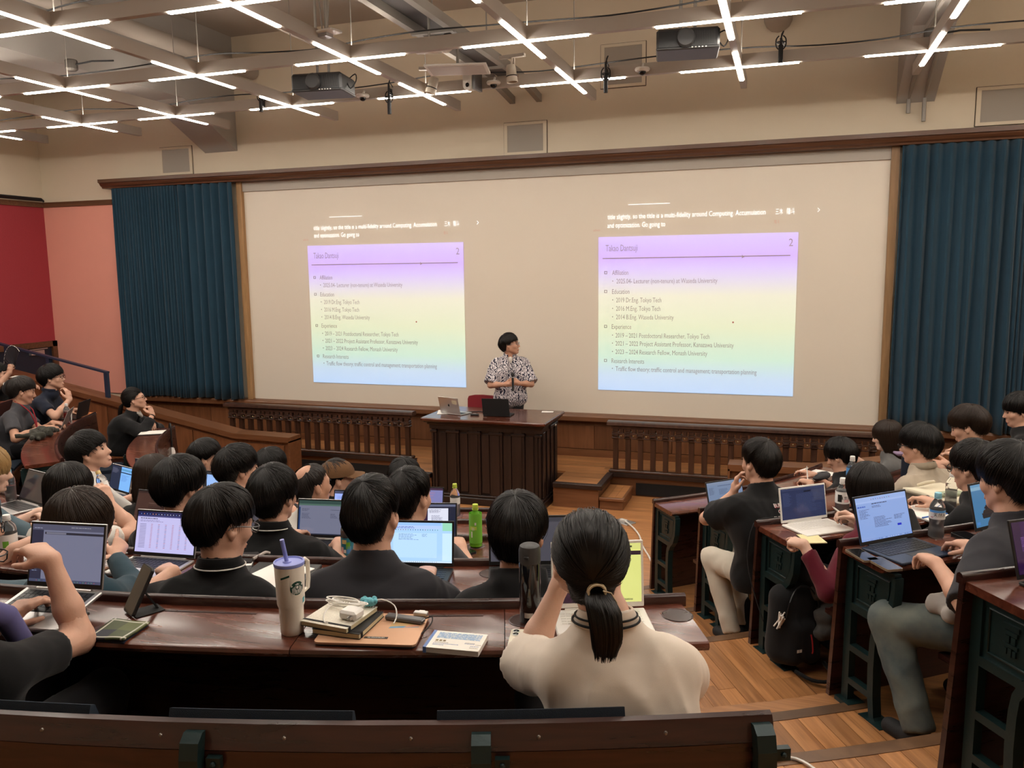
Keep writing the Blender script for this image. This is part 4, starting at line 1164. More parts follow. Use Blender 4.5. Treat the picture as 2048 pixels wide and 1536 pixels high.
    if fem and not fine: 
        f.ell(sp(.62)+v3(-.06, .085, 0), (.06, .05, .06), .05); f.ell(sp(.62)+v3(.06, .085, 0), (.06, .05, .06), .05)
    for side, S, E, W, spec in arms:
        if sleeve == 'long':
            f.cone(S, E, .060*s+ex*.7, .050*s+ex*.6, .035); f.cone(E, W, .050*s+ex*.6, .036*s+ex*.3, .02, cut=.97 if slf is None else slf)
        else:
            fr = .66 if slf is None else slf
            f.cone(S, S+(E-S)*fr*1.0, .062*s+ex*.7, .060*s+ex*1.1, .035, cut=1.0)
    if hood:
        f.cone(nb+v3(-.05, -.055, -.02), nb+v3(.05, -.055, -.02), .050, .050, .03); f.cone(nb+v3(-.07, -.02, .01), nb+v3(-.05, .055, -.02), .035, .03, .03); f.cone(nb+v3(.07, -.02, .01), nb+v3(.05, .055, -.02), .035, .03, .03)
        f.cone(nb+v3(0, -.075, -.06), nb+v3(0, -.07, -.12), .062, .03, .04)
    nr = (.052 if fem else .058)*s*1.08
    f.wrinkle(.0115, seed+50, 5, (22, 46)); f.wrinkle(.0022, seed, 4, (50, 90))
    f.cone(nb+v3(0, -.002, -.05), nb+v3(0, .001, .006), nr+.026, nr+.0085, .03)
    f.plane_local(nb+v3(0, 0, .012), nrm(v3(0, .35, 1)), nr+.05)
    if openf: f.cone(nb+v3(0, .08, -.0), sp(.45)+v3(0, .16, 0), .035, .045, .0, 'sub')
    zh = hip[2]-.10 if hem is None else hem
    f.plane((0, 0, zh), (0, 0, -1))
    V, F = f.mesh(); sh = put('shirt', mesh_np('shirt', V, F, shirt, smooth=True), root)
    sub = {}
    if collar:
        q = MB(); cc = nb+v3(0, -.008, .002); rr = nr+.012
        lo, hi = [], []
        N = 26
        for i in range(N+1):
            a = PI/2+.35+(2*PI-.7)*i/N; c, sn = math.cos(a), math.sin(a); back = .5-.5*sn
            lo.append(cc+v3(c*(rr+.014), sn*(rr+.012), -.012-.018*(1-back)+.004)); hi.append(cc+v3(c*rr, sn*rr, .026*back+.004))
        tp = [p+v3(0, 0, .002) for p in hi]; inn = [p*1.0-nrm(v3(p[0]-cc[0], p[1]-cc[1], 0))*.006 for p in hi]
        vs = lo+hi+inn; n1 = N+1
        fs = [(i, i+1, n1+i+1, n1+i) for i in range(N)]+[(n1+i, n1+i+1, 2*n1+i+1, 2*n1+i) for i in range(N)]
        q.add(vs, fs); oc = q.build('collar', collar[0], sh, local=True, smooth=True)
        so = oc.modifiers.new('thickness', 'SOLIDIFY'); so.thickness = .004
        if len(collar) > 1:
            q = MB(); q.tube([p*.45+u*.55+nrm(v3(p[0]-cc[0], p[1]-cc[1], 0))*.003 for p, u in zip(lo, hi)] if collar[2:] else [p+v3(0, 0, .001)+nrm(v3(p[0]-cc[0], p[1]-cc[1], 0))*.0015 for p in lo], .0026, 6)
            if collar[2:]: q.tube([p*.8+u*.2+nrm(v3(p[0]-cc[0], p[1]-cc[1], 0))*.004 for p, u in zip(lo, hi)], .0030, 6)
            q.build('collar_stripe', collar[1], sh, local=True, smooth=True)
    # trousers and shoes
    if legs:
        ht = .014 if legw > 1.05 else .021
        kn = knees or [(-.11, .44, .53), (.11, .44, .53)]
        ft = feet or [(-.11, .40, .085), (.11, .40, .085)]
        if stand: kn = [(-.09, .02, .47), (.09, .02, .47)]; ft = [(-.10, 0, .08), (.10, 0, .08)]
        pp = np.array(list(kn)+list(ft)+[hip]); f = Field(pp.min(0)-.14, pp.max(0)+.14, ht)
        f.cone(hip+v3(-.07, 0, -.01), hip+v3(.07, 0, -.01), .112*s, .112*s, .04)
        for k_, a_, sd in zip(kn, ft, (-1, 1)):
            k_ = v3(*k_); a_ = v3(*a_)
            f.cone(hip+v3(sd*.085, .01, -.005), k_, .092*s*legw, .066*s*legw, .04); f.cone(k_, a_, .066*s*legw, .054*s*legw, .03, cut=1.0)
        f.wrinkle(.013 if legw > 1.05 else .008, seed+9, 6, (28, 60)); f.plane((0, 0, hip[2]+.06), (0, 0, 1))
        V, F = f.mesh(); put('trousers', mesh_np('trousers', V, F, trousers, smooth=True), root)
        for a_, sd in zip(ft, (-1, 1)):
            a_ = v3(*a_); q = Field(a_+v3(-.07, -.10, -.10), a_+v3(.07, .24, .07), .014 if legw < 1.05 else .0105)
            g = min(a_[2]-.032, .05)
            q.cone(v3(a_[0], a_[1]-.03, a_[2]-.040), v3(a_[0]+sd*.012, a_[1]+.15, a_[2]-.050), .042, .036, .02); q.cone(v3(a_[0], a_[1], a_[2]), v3(a_[0], a_[1]+.03, a_[2]-.03), .042, .045, .02)
            q.plane((0, 0, a_[2]-.082), (0, 0, -1))
            V, F = q.mesh(); put('shoe', mesh_np('shoe', V, F, shoes or 'black_matte', smooth=True), root)
    # hair and face
    if hair:
        V, F = hair_geo(hair, hs_, seed, nstrand, hairlen); V = xfv(V, Hm)
        put('hair', mesh_np('hair', V, F, 'hair_'+hcol, smooth=True), root)
    face_parts(root, Hm, hs_, glasses)
    return root, Hm, dict(nb=nb, hip=hip, sp=sp, arms=arms, shirt=sh, sx=sx, s=s, hd=hd)
def seat_frame(k, a, e=.62, turn=0.0):
    """frame of a sitter in row k at angle a, e metres behind the lip"""
    p = pol(RK[k]+e, a, ZK[k]); return Matrix.Translation(p) @ Matrix.Rotation(R_(a+turn), 4, 'Z')
# ------------------------------------------------------------------ the people in the hall
cloth('cream_polo', (0.70, 0.62, 0.53)); cloth('black_tee', (0.0085, 0.0085, 0.0095)); cloth('charcoal_tee', (0.032, 0.032, 0.038)); cloth('grey_tee', (0.055, 0.055, 0.062))
cloth('teal_jacket', (0.022, 0.05, 0.068)); cloth('denim_light', (0.10, 0.15, 0.18)); cloth('white_tee', (0.70, 0.67, 0.62)); cloth('cream_tee', (0.62, 0.54, 0.42))
cloth('navy_polo', (0.012, 0.016, 0.030)); cloth('maroon_sweater', (0.105, 0.009, 0.020)); cloth('beige_shirt', (0.40, 0.34, 0.265)); cloth('grey_jacket', (0.115, 0.112, 0.11))
cloth('green_tee', (0.022, 0.045, 0.022)); cloth('dark_trousers', (0.012, 0.012, 0.014)); cloth('white_trousers', (0.66, 0.60, 0.50)); cloth('purple_towel', (0.11, 0.10, 0.24))
m_, n_, l_, b_ = new_mat('jeans'); b_.inputs['Roughness'].default_value = .9
t_ = n_.new('ShaderNodeTexNoise'); t_.inputs['Scale'].default_value = 6; t_.inputs['Detail'].default_value = 8; c_ = n_.new('ShaderNodeValToRGB')
tc_ = n_.new('ShaderNodeTexCoord'); l_.new(tc_.outputs['Object'], t_.inputs['Vector'])
c_.color_ramp.elements[0].color = (.050, .075, .085, 1); c_.color_ramp.elements[0].position = .35; c_.color_ramp.elements[1].color = (.19, .21, .18, 1); c_.color_ramp.elements[1].position = .7
l_.new(t_.outputs['Fac'], c_.inputs[0]); l_.new(c_.outputs[0], b_.inputs['Base Color'])
# leafy print shirt of the lecturer
m_, n_, l_, b_ = new_mat('leaf_print'); b_.inputs['Roughness'].default_value = .85
tc_ = n_.new('ShaderNodeTexCoord'); ns_ = n_.new('ShaderNodeTexNoise'); ns_.inputs['Scale'].default_value = 9; ns_.inputs['Detail'].default_value = 2
l_.new(tc_.outputs['Object'], ns_.inputs['Vector'])
mx_ = n_.new('ShaderNodeVectorMath'); mx_.operation = 'MULTIPLY_ADD'; mx_.inputs[1].default_value = (.16, .16, .16)
l_.new(ns_.outputs['Color'], mx_.inputs[0]); l_.new(tc_.outputs['Object'], mx_.inputs[2])
w_ = n_.new('ShaderNodeTexVoronoi'); w_.feature = 'DISTANCE_TO_EDGE'; w_.inputs['Scale'].default_value = 27; l_.new(mx_.outputs[0], w_.inputs['Vector'])
wv_ = n_.new('ShaderNodeTexWave'); wv_.inputs['Scale'].default_value = 14; wv_.inputs['Distortion'].default_value = 9; wv_.inputs['Detail'].default_value = 2; l_.new(mx_.outputs[0], wv_.inputs['Vector'])
mn_ = n_.new('ShaderNodeMath'); mn_.operation = 'MULTIPLY'; l_.new(w_.outputs['Distance'], mn_.inputs[0]); mn_.inputs[1].default_value = 4.0
ad_ = n_.new('ShaderNodeMath'); ad_.operation = 'MULTIPLY'; l_.new(mn_.outputs[0], ad_.inputs[0]); l_.new(wv_.outputs['Fac'], ad_.inputs[1])
c_ = n_.new('ShaderNodeValToRGB'); c_.color_ramp.interpolation = 'CONSTANT'
c_.color_ramp.elements[0].color = (.012, .013, .035, 1); c_.color_ramp.elements[1].position = .12; c_.color_ramp.elements[1].color = (.66, .61, .63, 1)
l_.new(ad_.outputs[0], c_.inputs[0]); l_.new(c_.outputs[0], b_.inputs['Base Color'])
cloth('chain_white', (0.72, 0.70, 0.66))
P = {}
def sit(key, label, k, a, e, z, he=.62, turn=0.0, dx=0.0, **kw):
    M = seat_frame(k, a, he, turn)
    P[key] = person(label, M, (dx, he-e, z), **kw)
    return P[key]
TYPE = dict(p='type')
# back row
sit('woman', 'person with a black ponytail in a cream polo shirt at the nearest desk', 1, 20.6, .56, 1.095, hair='slick', hcol='black', skin='c', shirt='cream_polo', fem=True, fine=True,
    L=dict(w=(-.060, .235, .965), e=(-.40, .45, -.80), d=(.25, -.05, .9), n=(.9, -.1, .2), p='relax'), R=dict(w=(.10, .36, .79), e=(.9, -.2, -.6)), s=.97, broad=.90, loose=.013, hip=(.105, 0, .54), headbend=(.034, -.030, -.118), nstrand=3400, slf=.92, collar=('cream_polo', 'black_tee', 2))
sit('man_left', 'person in a black t-shirt resting an elbow on the desk at the left edge', 1, 9.0, .50, 1.05, hair='short', shirt='black_tee', fine=True, s=1.0, yaw=-5, pitch=8, nstrand=500,
    R=dict(w=(.055, .335, .985), e=(.35, .15, -1.0), d=(-.62, .25, .18), n=(-.1, .1, -1), p='relax'), L=dict(w=(-.12, .30, .79)), dx=-.06, glasses='rect')
# fourth row from the front
sit('polo', 'person in a black polo with thin white collar piping, head turned to the right', 2, 10.8, .52, 1.08, hair='short', hcol='soft_black', shirt='black_tee', yaw=-34, pitch=16, fine=True, nstrand=1700,
    L=dict(w=(-.36, .34, .795), e=(-.8, -.3, -.4), d=(-.6, .45, -.05), p='fist'), R=dict(w=(.16, .34, .79)), collar=('black_tee', 'chain_white'), glasses='thin', broad=.98)
sit('grey', 'person in a charcoal t-shirt typing on a black laptop, seen from behind', 2, 15.4, .56, 1.135, hair='crop', hcol='black', shirt='charcoal_tee', yaw=-10, pitch=6, fine=True, nstrand=2200,
    R=dict(w=(.135, .385, .785), e=(.8, -.2, -.6), d=(-.1, .7, -.02)), L=dict(w=(-.16, .38, .785)), broad=1.02, loose=.006)
sit('hood', 'person in a black hoodie behind the black thermos flask', 2, 19.5, .52, 1.05, hair='mop', hcol='black', shirt='black_tee', yaw=-12, pitch=10, hood=True, sleeve='long', loose=.015, fine=True, nstrand=2000, skin='b', L=dict(w=(-.10, .27, .64), p='rest'), R=dict(w=(.10, .27, .64), p='rest'))
sit('girl', 'person with brown hair and a hair band pointing at a laptop with the right hand', 2, 6.1, .52, 1.05, hair='bob', hcol='brown', shirt='teal_jacket', sleeve='long', fem=True, yaw=-18, pitch=8, nstrand=1600,
    R=dict(w=(-.13, .43, .80), e=(.8, -.1, -.5), d=(-.25, .75, .42), n=(-.7, .1, -.6), p='point', h=.0045), L=dict(w=(-.2, .3, .785)))
sit('leftmost', 'person in glasses and a pale denim shirt at the left edge, hands near the face', 2, 1.6, .50, 1.0, hair='short', hcol='soft_black', shirt='denim_light', yaw=-30, pitch=10, glasses='round',
    R=dict(w=(.20, .34, .92), e=(.6, .3, -.9), d=(-.5, .2, .5), n=(-.6, .1, -.5), p='relax'), fem=True)
# third row
sit('blk', 'person in a black t-shirt with a white collar band, typing on a laptop', 3, 9.1, .55, 1.13, hair='mop', hcol='black', shirt='black_tee', yaw=-10, pitch=5, nstrand=1700, fine=True,
    R=dict(w=(.17, .40, .79), d=(-.1, .7, -.05)), broad=1.12, loose=.015, collar=('black_tee', 'chain_white'))
sit('m820', 'person in a dark grey t-shirt looking right beside the green tea bottle', 3, 15.1, .55, 1.135, hair='crop', hcol='black', shirt='grey_tee', yaw=-24, pitch=6, nstrand=1500, R=dict(w=(.2, .36, .79)))
sit('m360', 'person with thick black hair in a black top behind an open dark laptop', 3, 4.6, .55, 1.155, hair='mop', hcol='black', shirt='black_tee', yaw=-18, pitch=8, nstrand=1400, L=dict(w=(-.46, .42, .80), e=(-.6, -.3, -.5), d=(-.7, .3, -.05)))
sit('m130', 'person in a white t-shirt lifting a small bottle with a yellow cap', 3, -2.2, .50, 1.075, hair='bob', hcol='soft_black', shirt='white_tee', fem=True, yaw=-5, pitch=10, nstrand=1400,
    R=dict(w=(.04, .325, .955), e=(1.0, .3, -.7), d=(-.30, .05, .55), n=(-.75, .35, -.2), p='hold', h=.0045))
sit('blonde', 'person with blond hair at the left edge behind a dark laptop', 3, -7.4, .55, 1.14, hair='bob', hcol='light', shirt='denim_light', fem=True, yaw=-38, pitch=8, skin='c', R=dict(w=(.26, .36, .86), d=(.1, .4, .4), p='relax'))
# second row
sit('bald', 'person with thinning hair in a white shirt looking to the right', 4, 7.0, .55, 1.125, hair='balding', hcol='grey', shirt='white_tee', yaw=-36, pitch=0, nstrand=1000, skin='b')
sit('m475', 'person in a cream t-shirt looking right with a hand at the chin', 4, 1.9, .55, 1.20, hair='fluffy', hcol='black', shirt='cream_tee', yaw=-40, pitch=-2, nstrand=1400,
    R=dict(w=(.10, .33, .98), e=(.9, .2, -.8), d=(-.25, -.05, .7), n=(-.6, -.6, .1), p='chin'))
sit('m305', 'person with short brown hair leaning over a blue laptop screen', 4, -5.7, .50, 1.085, hair='bob', hcol='brown', shirt='black_tee', yaw=-5, pitch=14, fem=True, nstrand=1100)
sit('wht', 'person in a white t-shirt facing right with the chin raised', 4, -11.3, .55, 1.21, hair='fluffy', hcol='black', shirt='white_tee', yaw=-54, pitch=-16, nstrand=1300)
# front row
c_root, c_H, c_i = sit('cap', 'person in a brown baseball cap turned towards the right', 5, 3.7, .50, 1.10, hair='crop', hcol='soft_black', shirt='black_tee', yaw=-55, pitch=0, nstrand=500)
sit('m540', 'person with dark messy hair in the front row left of the brown cap', 5, -3.4, .50, 1.14, hair='fluffy', hcol='black', shirt='charcoal_tee', yaw=-15, pitch=6, nstrand=900)
sit('m410', 'person with dark hair in the front row nearest the umbrella, looking right', 5, -11.6, .50, 1.165, hair='short', hcol='black', shirt='charcoal_tee', yaw=-48, pitch=2, nstrand=1000)
sit('m808', 'person with dark hair in the front row close to the lectern', 5, 10.1, .50, 1.115, hair='fluffy', hcol='black', shirt='black_tee', yaw=-12, pitch=10, nstrand=900)
# left block
SL = 1.06
sit('pony', 'person with a long ponytail, glasses and black jacket, fist at the mouth', 5, -66.9, .45, 1.09, hair='high', hcol='soft_black', shirt='black_tee', sleeve='long', slf=.78, yaw=12, pitch=-12, glasses='rect', s=SL, openf=True, loose=.03,
    R=dict(w=(.10, .40, .915), e=(.8, .1, -.8), d=(-.15, -.25, .75), n=(-.2, -.9, .1), p='fist', h=.0045), L=dict(w=(.02, .36, .79), e=(-.7, .1, -.4), d=(.8, .3, -.02), p='rest'), nstrand=1000)
lr, lH, li = sit('lany', 'person in a charcoal t-shirt with a red lanyard, typing with head bowed', 4, -57.3, .46, 1.15, hair='short', hcol='grey', shirt='grey_tee', yaw=16, pitch=14, s=SL, skin='b',
    R=dict(w=(.30, .40, .79), e=(.6, -.5, -.5), d=(-.2, .6, .02), h=.0045), L=dict(w=(.06, .44, .80), d=(.3, .6, .0)), nstrand=1000)
sit('navy', 'person in a navy polo with glasses, finger raised to the lips', 4, -66.0, .44, 1.19, hair='fluffy', hcol='black', shirt='navy_polo', yaw=6, pitch=-4, glasses='rect', s=SL,
    R=dict(w=(.16, .42, .955), e=(.75, .1, -.8), d=(-.12, -.16, .8), n=(-.35, -.85, .1), p='chin', h=.0045), L=dict(w=(-.05, .36, .79)), collar=('navy_polo',), nstrand=1000)
sit('fan', 'person in dark clothes holding up a black folding fan', 3, -72.0, .50, .98, hair='short', hcol='black', shirt='black_tee', s=1.0, R=dict(w=(.24, .40, 1.03), e=(.9, -.1, -.7), d=(-.1, .1, .6), n=(-.9, .3, 0), p='fist', h=.0045), nstrand=500)
# right block
br, bH, bi = sit('bump', 'person in a black t-shirt with small white lettering and white trousers', 4, 35.7, .55, 1.20, hair='short', hcol='soft_black', shirt='black_tee', yaw=8, pitch=6, loose=.022, broad=1.12, trousers='white_trousers', legw=1.1, nstrand=1800, fine=True,
    L=dict(w=(-.045, .27, .965), e=(-.9, .35, -.8), d=(.15, .02, .7), n=(.8, -.5, .1), p='relax', h=.0045), R=dict(w=(.16, .33, .785), e=(.8, .1, -.6)), knees=[(-.14, .34, .52), (.02, .38, .50)], feet=[(-.10, .16, .085), (.04, .26, .085)])
sit('m1682', 'person with black hair writing on papers at the front right desk', 5, 56.7, .50, 1.035, hair='mop', hcol='black', shirt='black_tee', yaw=8, pitch=24, L=dict(w=(-.13, .30, .80), d=(.1, .6, 0), p='hold', h=.0045), nstrand=1100)
sit('w1770', 'person with long dark hair in a grey jacket at the front right desk', 5, 68.7, .50, 1.06, hair='shoulder', hcol='brown', shirt='grey_jacket', sleeve='long', fem=True, yaw=10, pitch=12, skin='c', L=dict(w=(-.12, .38, .79), d=(-.1, .7, 0), p='rest'), slf=.6, nstrand=1300)
sit('beige', 'person in glasses and a beige overshirt, seen from behind at right', 4, 50.2, .55, 1.17, hair='mop', hcol='black', shirt='beige_shirt', sleeve='long', yaw=14, pitch=8, glasses='rect', loose=.02, collar=('beige_shirt',), broad=1.1, nstrand=1400, fine=True)
sit('green', 'person with brown hair in a dark green t-shirt looking down at a phone', 4, 59.2, .48, 1.185, hair='fluffy', hcol='brown', shirt='green_tee', yaw=10, pitch=22, L=dict(w=(-.02, .30, .84), d=(.1, .7, .1), n=(.3, .1, .9), p='rest', h=.0045), R=dict(w=(.14, .30, .84), d=(-.4, .6, .1), n=(-.3, .1, .9), p='rest'), loose=.01, s=1.04, nstrand=1100)
sit('far', 'person with a dark fringe at the far right edge, eyes lowered', 4, 69.0, .60, 1.195, hair='mop', hcol='black', shirt='black_tee', yaw=24, pitch=12, nstrand=900)
sit('maroon', 'person in a maroon sweater reaching for a yellow notebook', 3, 36.4, .50, 1.045, hair='bob', hcol='soft_black', shirt='maroon_sweater', sleeve='long', fem=True, yaw=-4, pitch=14, nstrand=1700, skin='c', fine=True,
    L=dict(w=(-.40, .10, .815), e=(-.6, -.4, -.65), d=(-.05, .7, -.06), n=(.25, .1, -.9), p='point'), R=dict(w=(.15, .34, .80), e=(.8, -.2, -.5), d=(-.2, .5, .15), n=(-.8, .3, -.3), p='hold'), slf=.80)
sit('glass', 'person in thin glasses and black clothes beside the green phone', 3, 43.1, .50, 1.095, hair='mop', hcol='soft_black', shirt='black_tee', sleeve='long', yaw=10, pitch=10, glasses='round', nstrand=1400)
sit('big', 'person in a dark t-shirt and faded jeans typing on a navy laptop at right', 2, 35.8, .47, 1.13, hair='mop', hcol='black', shirt='charcoal_tee', yaw=6, pitch=10, trousers='jeans', legw=1.18, fine=True, loose=.02, nstrand=1800, slf=.95,
    L=dict(w=(-.335, .165, .815), e=(-.75, -.35, -.55), d=(.22, .60, -.03), n=(-.1, .2, -1), p='type'), R=dict(w=(-.02, .25, .815), e=(.75, -.3, -.5), d=(-.05, .7, -.04), p='type'),
    knees=[(-.37, .36, .50), (.16, .42, .50)], feet=[(-.36, .17, .09), (.14, .36, .085)], s=1.03)
sit('r5', 'person in black at the right edge behind a purple laptop screen', 1, 33.5, .50, 1.05, hair='short', hcol='black', shirt='black_tee', sleeve='long', nstrand=500)
# the lecturer standing on the stage
Mp = Matrix.Translation((-3.315, 9.80, ST)) @ Matrix.Rotation(R_(-156), 4, 'Z')
pr_, pH, pi_ = person('person in a navy leaf-print shirt standing at the lectern with a microphone', Mp, (0, .02, 1.545), hair='short', hcol='soft_black', skin='b', shirt='leaf_print', yaw=72, pitch=-6, stand=True, hip=(0, 0, .90), loose=.03, slf=.95, hem=.60, fine=True, openf=True, collar=('leaf_print',), nstrand=1500, glasses='thin',
    R=dict(w=(.095, .27, 1.075), e=(.9, -.35, -.8), d=(-.75, .25, .12), n=(-.1, -1, .1), p='hold', h=.0045), L=dict(w=(-.085, .27, 1.085), e=(-.9, -.35, -.8), d=(.70, .25, .22), n=(.1, -1, -.05), p='hold', h=.0045), broad=.98)

# extra parts of single figures
b = MB(); nb_ = pi_['nb']; b.sphere(nb_+v3(0, .050, -.060), (.030, .026, .050), 14, 9)
b.build('undershirt', 'white_tee', pr_, local=True, smooth=True)
def local_tube(root, name, pts, r, m, n=8):
    b = MB(); b.tube(pts, r, n); return b.build(name, m, root, local=True, smooth=True)
root, H, inf = P['woman']
tp = np.array(H @ Vector((0, -.118*.97, -.028*.97)))
V, F = tail_geo(1.0, 5, tp+v3(0, .012, .004), [tp+v3(.004, -.028, -.008), tp+v3(.012, -.044, -.030), tp+v3(.016, -.050, -.060), tp+v3(.018, -.050, -.090), tp+v3(.016, -.048, -.115), tp+v3(.015, -.046, -.135)], .037, 520)
put('ponytail', mesh_np('ponytail', V, F, 'hair_black', smooth=True), root)
b = MB()
for dz, rr in ((0, .019), (.004, .021), (-.004, .020)): b.tube([tp+v3(rr*math.cos(i*PI/8), -.012+dz, .004+rr*math.sin(i*PI/8)*.9) for i in range(16)], .0028, 6, closed=True)
b.tube([tp+v3(.012, -.026, .012), tp+v3(.03, -.03, .008), tp+v3(.045, -.026, -.018)], .0016, 5)
b.build('hair_tie', mat('tie_cream', (.55, .46, .30), .6), root, local=True, smooth=True)
root, H, inf = P['pony']
tp = np.array(H @ Vector((0, -.128, -.01)))
V, F = tail_geo(1.0, 6, tp, [tp+v3(0, -.03, -.03), tp+v3(0, -.05, -.10), tp+v3(0, -.055, -.18), tp+v3(0, -.06, -.27)], .030, 160)
put('ponytail', mesh_np('ponytail', V, F, 'hair_soft_black', smooth=True), root)
b = MB(); b.tube([inf['nb']+v3(-.04, .06, -.02), inf['nb']+v3(0, .10, -.07), inf['nb']+v3(.04, .06, -.02)], .018, 8); b.build('inner_shirt', 'white_tee', root, local=True, smooth=True)
W = inf['arms'][1][3]; E_ = inf['arms'][1][2]; b = MB(); ax = nrm(W-E_); c = W-ax*.015
u = nrm(np.cross(ax, v3(0, 1, 0))); w = np.cross(ax, u)
b.tube([c+(u*math.cos(i*PI/8)+w*math.sin(i*PI/8))*.030 for i in range(16)], .007, 6, closed=True); b.build('wristband', 'black_plastic', root, local=True, smooth=True)
# cap
b = MB(); prof = []
st_ = c_i['s']; n = 20
vs = []; fs = []
for j in range(7):
    t = j/6*PI/2
    for i in range(n):
        a = 2*PI*i/n; vs.append((.107*math.cos(t)**.9*math.sin(a), -.010+.132*math.cos(t)**.9*math.cos(a), .038+.112*math.sin(t)))
for j in range(6):
    for i in range(n): fs.append((j*n+i, j*n+(i+1) % n, (j+1)*n+(i+1) % n, (j+1)*n+i))
b.add([tuple(c_H @ Vector(p)) for p in vs], fs); capo = b.build('cap', mat('cap_brown', (.13, .062, .024), .9, bump=.3, bscale=300), c_root, local=True, smooth=True)
b = MB(); vs = []; fs = []
for j in range(5):
    for i in range(13):
        a = -PI/2*.72+PI*.72*i/12; r = 1+.55*j/4*max(math.cos(a), .0)
        for z in (0, .004): vs.append((.106*r**.25*math.sin(a), -.010+.130*math.cos(a)+.075*(j/4)*math.cos(a)**.6, .043-.012*(j/4)-.012*(math.sin(a)**2)+z))
for j in range(4):
    for i in range(12):
        q = (j*13+i)*2; r_ = q+2; s_ = q+26
        fs.append((q+1, r_+1, s_+3, s_+1)); fs.append((q, s_, s_+2, r_))
b.add([tuple(c_H @ Vector(p)) for p in vs], fs); b.build('brim', 'cap_brown', c_root, local=True, smooth=True)
# lanyard
nb = li['nb']; b = MB()
b.tube([nb+v3(-.07, .045, -.02), nb+v3(-.06, -.03, .035), nb+v3(0, -.072, .045), nb+v3(.06, -.03, .035), nb+v3(.078, .05, -.02), nb+v3(.075, .105, -.08), nb+v3(.05, .135, -.18), nb+v3(.02, .15, -.30), nb+v3(-.01, .135, -.18), nb+v3(-.05, .10, -.08)], .006, 6, closed=True)
b.build('lanyard', mat('lanyard_red', (.33, .015, .025), .6), lr, local=True, smooth=True)
# towel round the neck of the man at the left edge
root, H, inf = P['man_left']; nb = inf['nb']; b = MB()
b.tube([nb+v3(-.10, .11, -.14), nb+v3(-.09, .08, -.05), nb+v3(-.07, .0, .02), nb+v3(0, -.075, .035), nb+v3(.075, .0, .02), nb+v3(.10, .08, -.04), nb+v3(.105, .12, -.13), nb+v3(.10, .13, -.20)], [.02, .026, .03, .032, .032, .032, .03, .02], 12)
b.build('towel', 'purple_towel', root, local=True, smooth=True)
# hair band
root, H, inf = P['girl']; b = MB()
b.tube([H @ Vector((-.078+.014*math.cos(i*PI/6), -.095, -.055+.016*math.sin(i*PI/6))) for i in range(12)], .008, 7, closed=True); b.build('hair_band', mat('band_pink', (.45, .33, .33), .8, vary=.4, vscale=120), root, local=True, smooth=True)
# lettering on the black t-shirt
root, H, inf = P['bump']
def lettering_on(parent, lines, org, right, up, size, m, name='lettering', out=(0, 0, 1), align='CENTER', lead=1.05, push=.0):
    vs, fs = [], []
    right, up = v3(*right), v3(*up)
    for i, tx in enumerate(lines):
        V, F = text_geo(tx, size, align); o = len(vs)
        for p in V: vs.append(tuple(v3(*org)+right*p[0]+up*(p[1]-i*size*lead)))
        fs += [tuple(q+o for q in f) for f in F]
    b = MB(); b.add(vs, fs)
    return b, b.build(name, m, parent, local=True)
from mathutils.bvhtree import BVHTree
def wrap_lettering(parent, target, lines, org, right, up, size, m, direction, align='CENTER', lift=.0025, name='lettering'):
    """lay flat lettering on the surface of a cloth mesh by casting along a direction (parent frame)"""
    bv = BVHTree.FromPolygons([v.co[:] for v in target.data.vertices], [p.vertices[:] for p in target.data.polygons])
    vs, fs = [], []; d = Vector(direction).normalized()
    for i, tx in enumerate(lines):
        V, F = text_geo(tx, size, align); o = len(vs)
        for p in V:
            q = Vector(org)+Vector(right)*p[0]+Vector(up)*(p[1]-i*size*1.15); h = bv.ray_cast(q-d*.6, d)
            vs.append(tuple((h[0]-d*lift) if h[0] is not None else q))
        fs += [tuple(q+o for q in f) for f in F]
    b = MB(); b.add(vs, fs); return b.build(name, m, parent, local=True)
sp = inf['sp']; o_ = sp(.80)+v3(.03, -.2, .0)
wrap_lettering(root, inf['shirt'], ['BUMP', 'OF', 'CHICKEN'], o_+v3(.004, 0, -.004), (1, 0, 0), (0, 0, 1), .028, mat('print_red', (.40, .02, .04), .7), (0, 1, 0), lift=.0022)
wrap_lettering(root, inf['shirt'], ['BUMP', 'OF', 'CHICKEN'], o_, (1, 0, 0), (0, 0, 1), .028, mat('print_white', (.75, .73, .70), .7), (0, 1, 0), lift=.0045)
root, H, inf = P['lany']; sp = inf['sp']
# ------------------------------------------------------------------ lectern, chair, projected slides
t = thing('lectern', 'large dark panelled wooden lectern in front of the stage', 'lectern', (-3.31, 9.1, 0))
X0, X1, Y0, Y1 = -3.99, -2.63, 8.82, 9.50
b = MB(); b.box(X0, X1, Y0+.03, Y1, .10, .98); b.build('body', 'lectern_wood', t)
b = MB(); b.box(X0-.045, X1+.045, Y0-.03, Y1+.02, 0, .09, bev=.01); b.box(X0-.03, X1+.03, Y0-.015, Y1+.02, .09, .12, bev=.008); b.build('base', 'lectern_wood', t)
b = MB(); b.box(X0-.02, X1+.02, Y0-.01, Y1+.02, .90, .955); b.box(X0-.045, X1+.045, Y0-.04, Y1+.03, .955, .985, bev=.01); b.box(X0-.07, X1+.07, Y0-.08, Y1+.06, .985, 1.005, bev=.008); b.build('cornice', 'lectern_wood', t)
b = MB(); b.box(X0-.09, X1+.09, Y0-.12, Y1+.08, 1.005, 1.045, bev=.012); b.build('top', 'desk_top', t)
n = 5; w = (X1-X0)/n
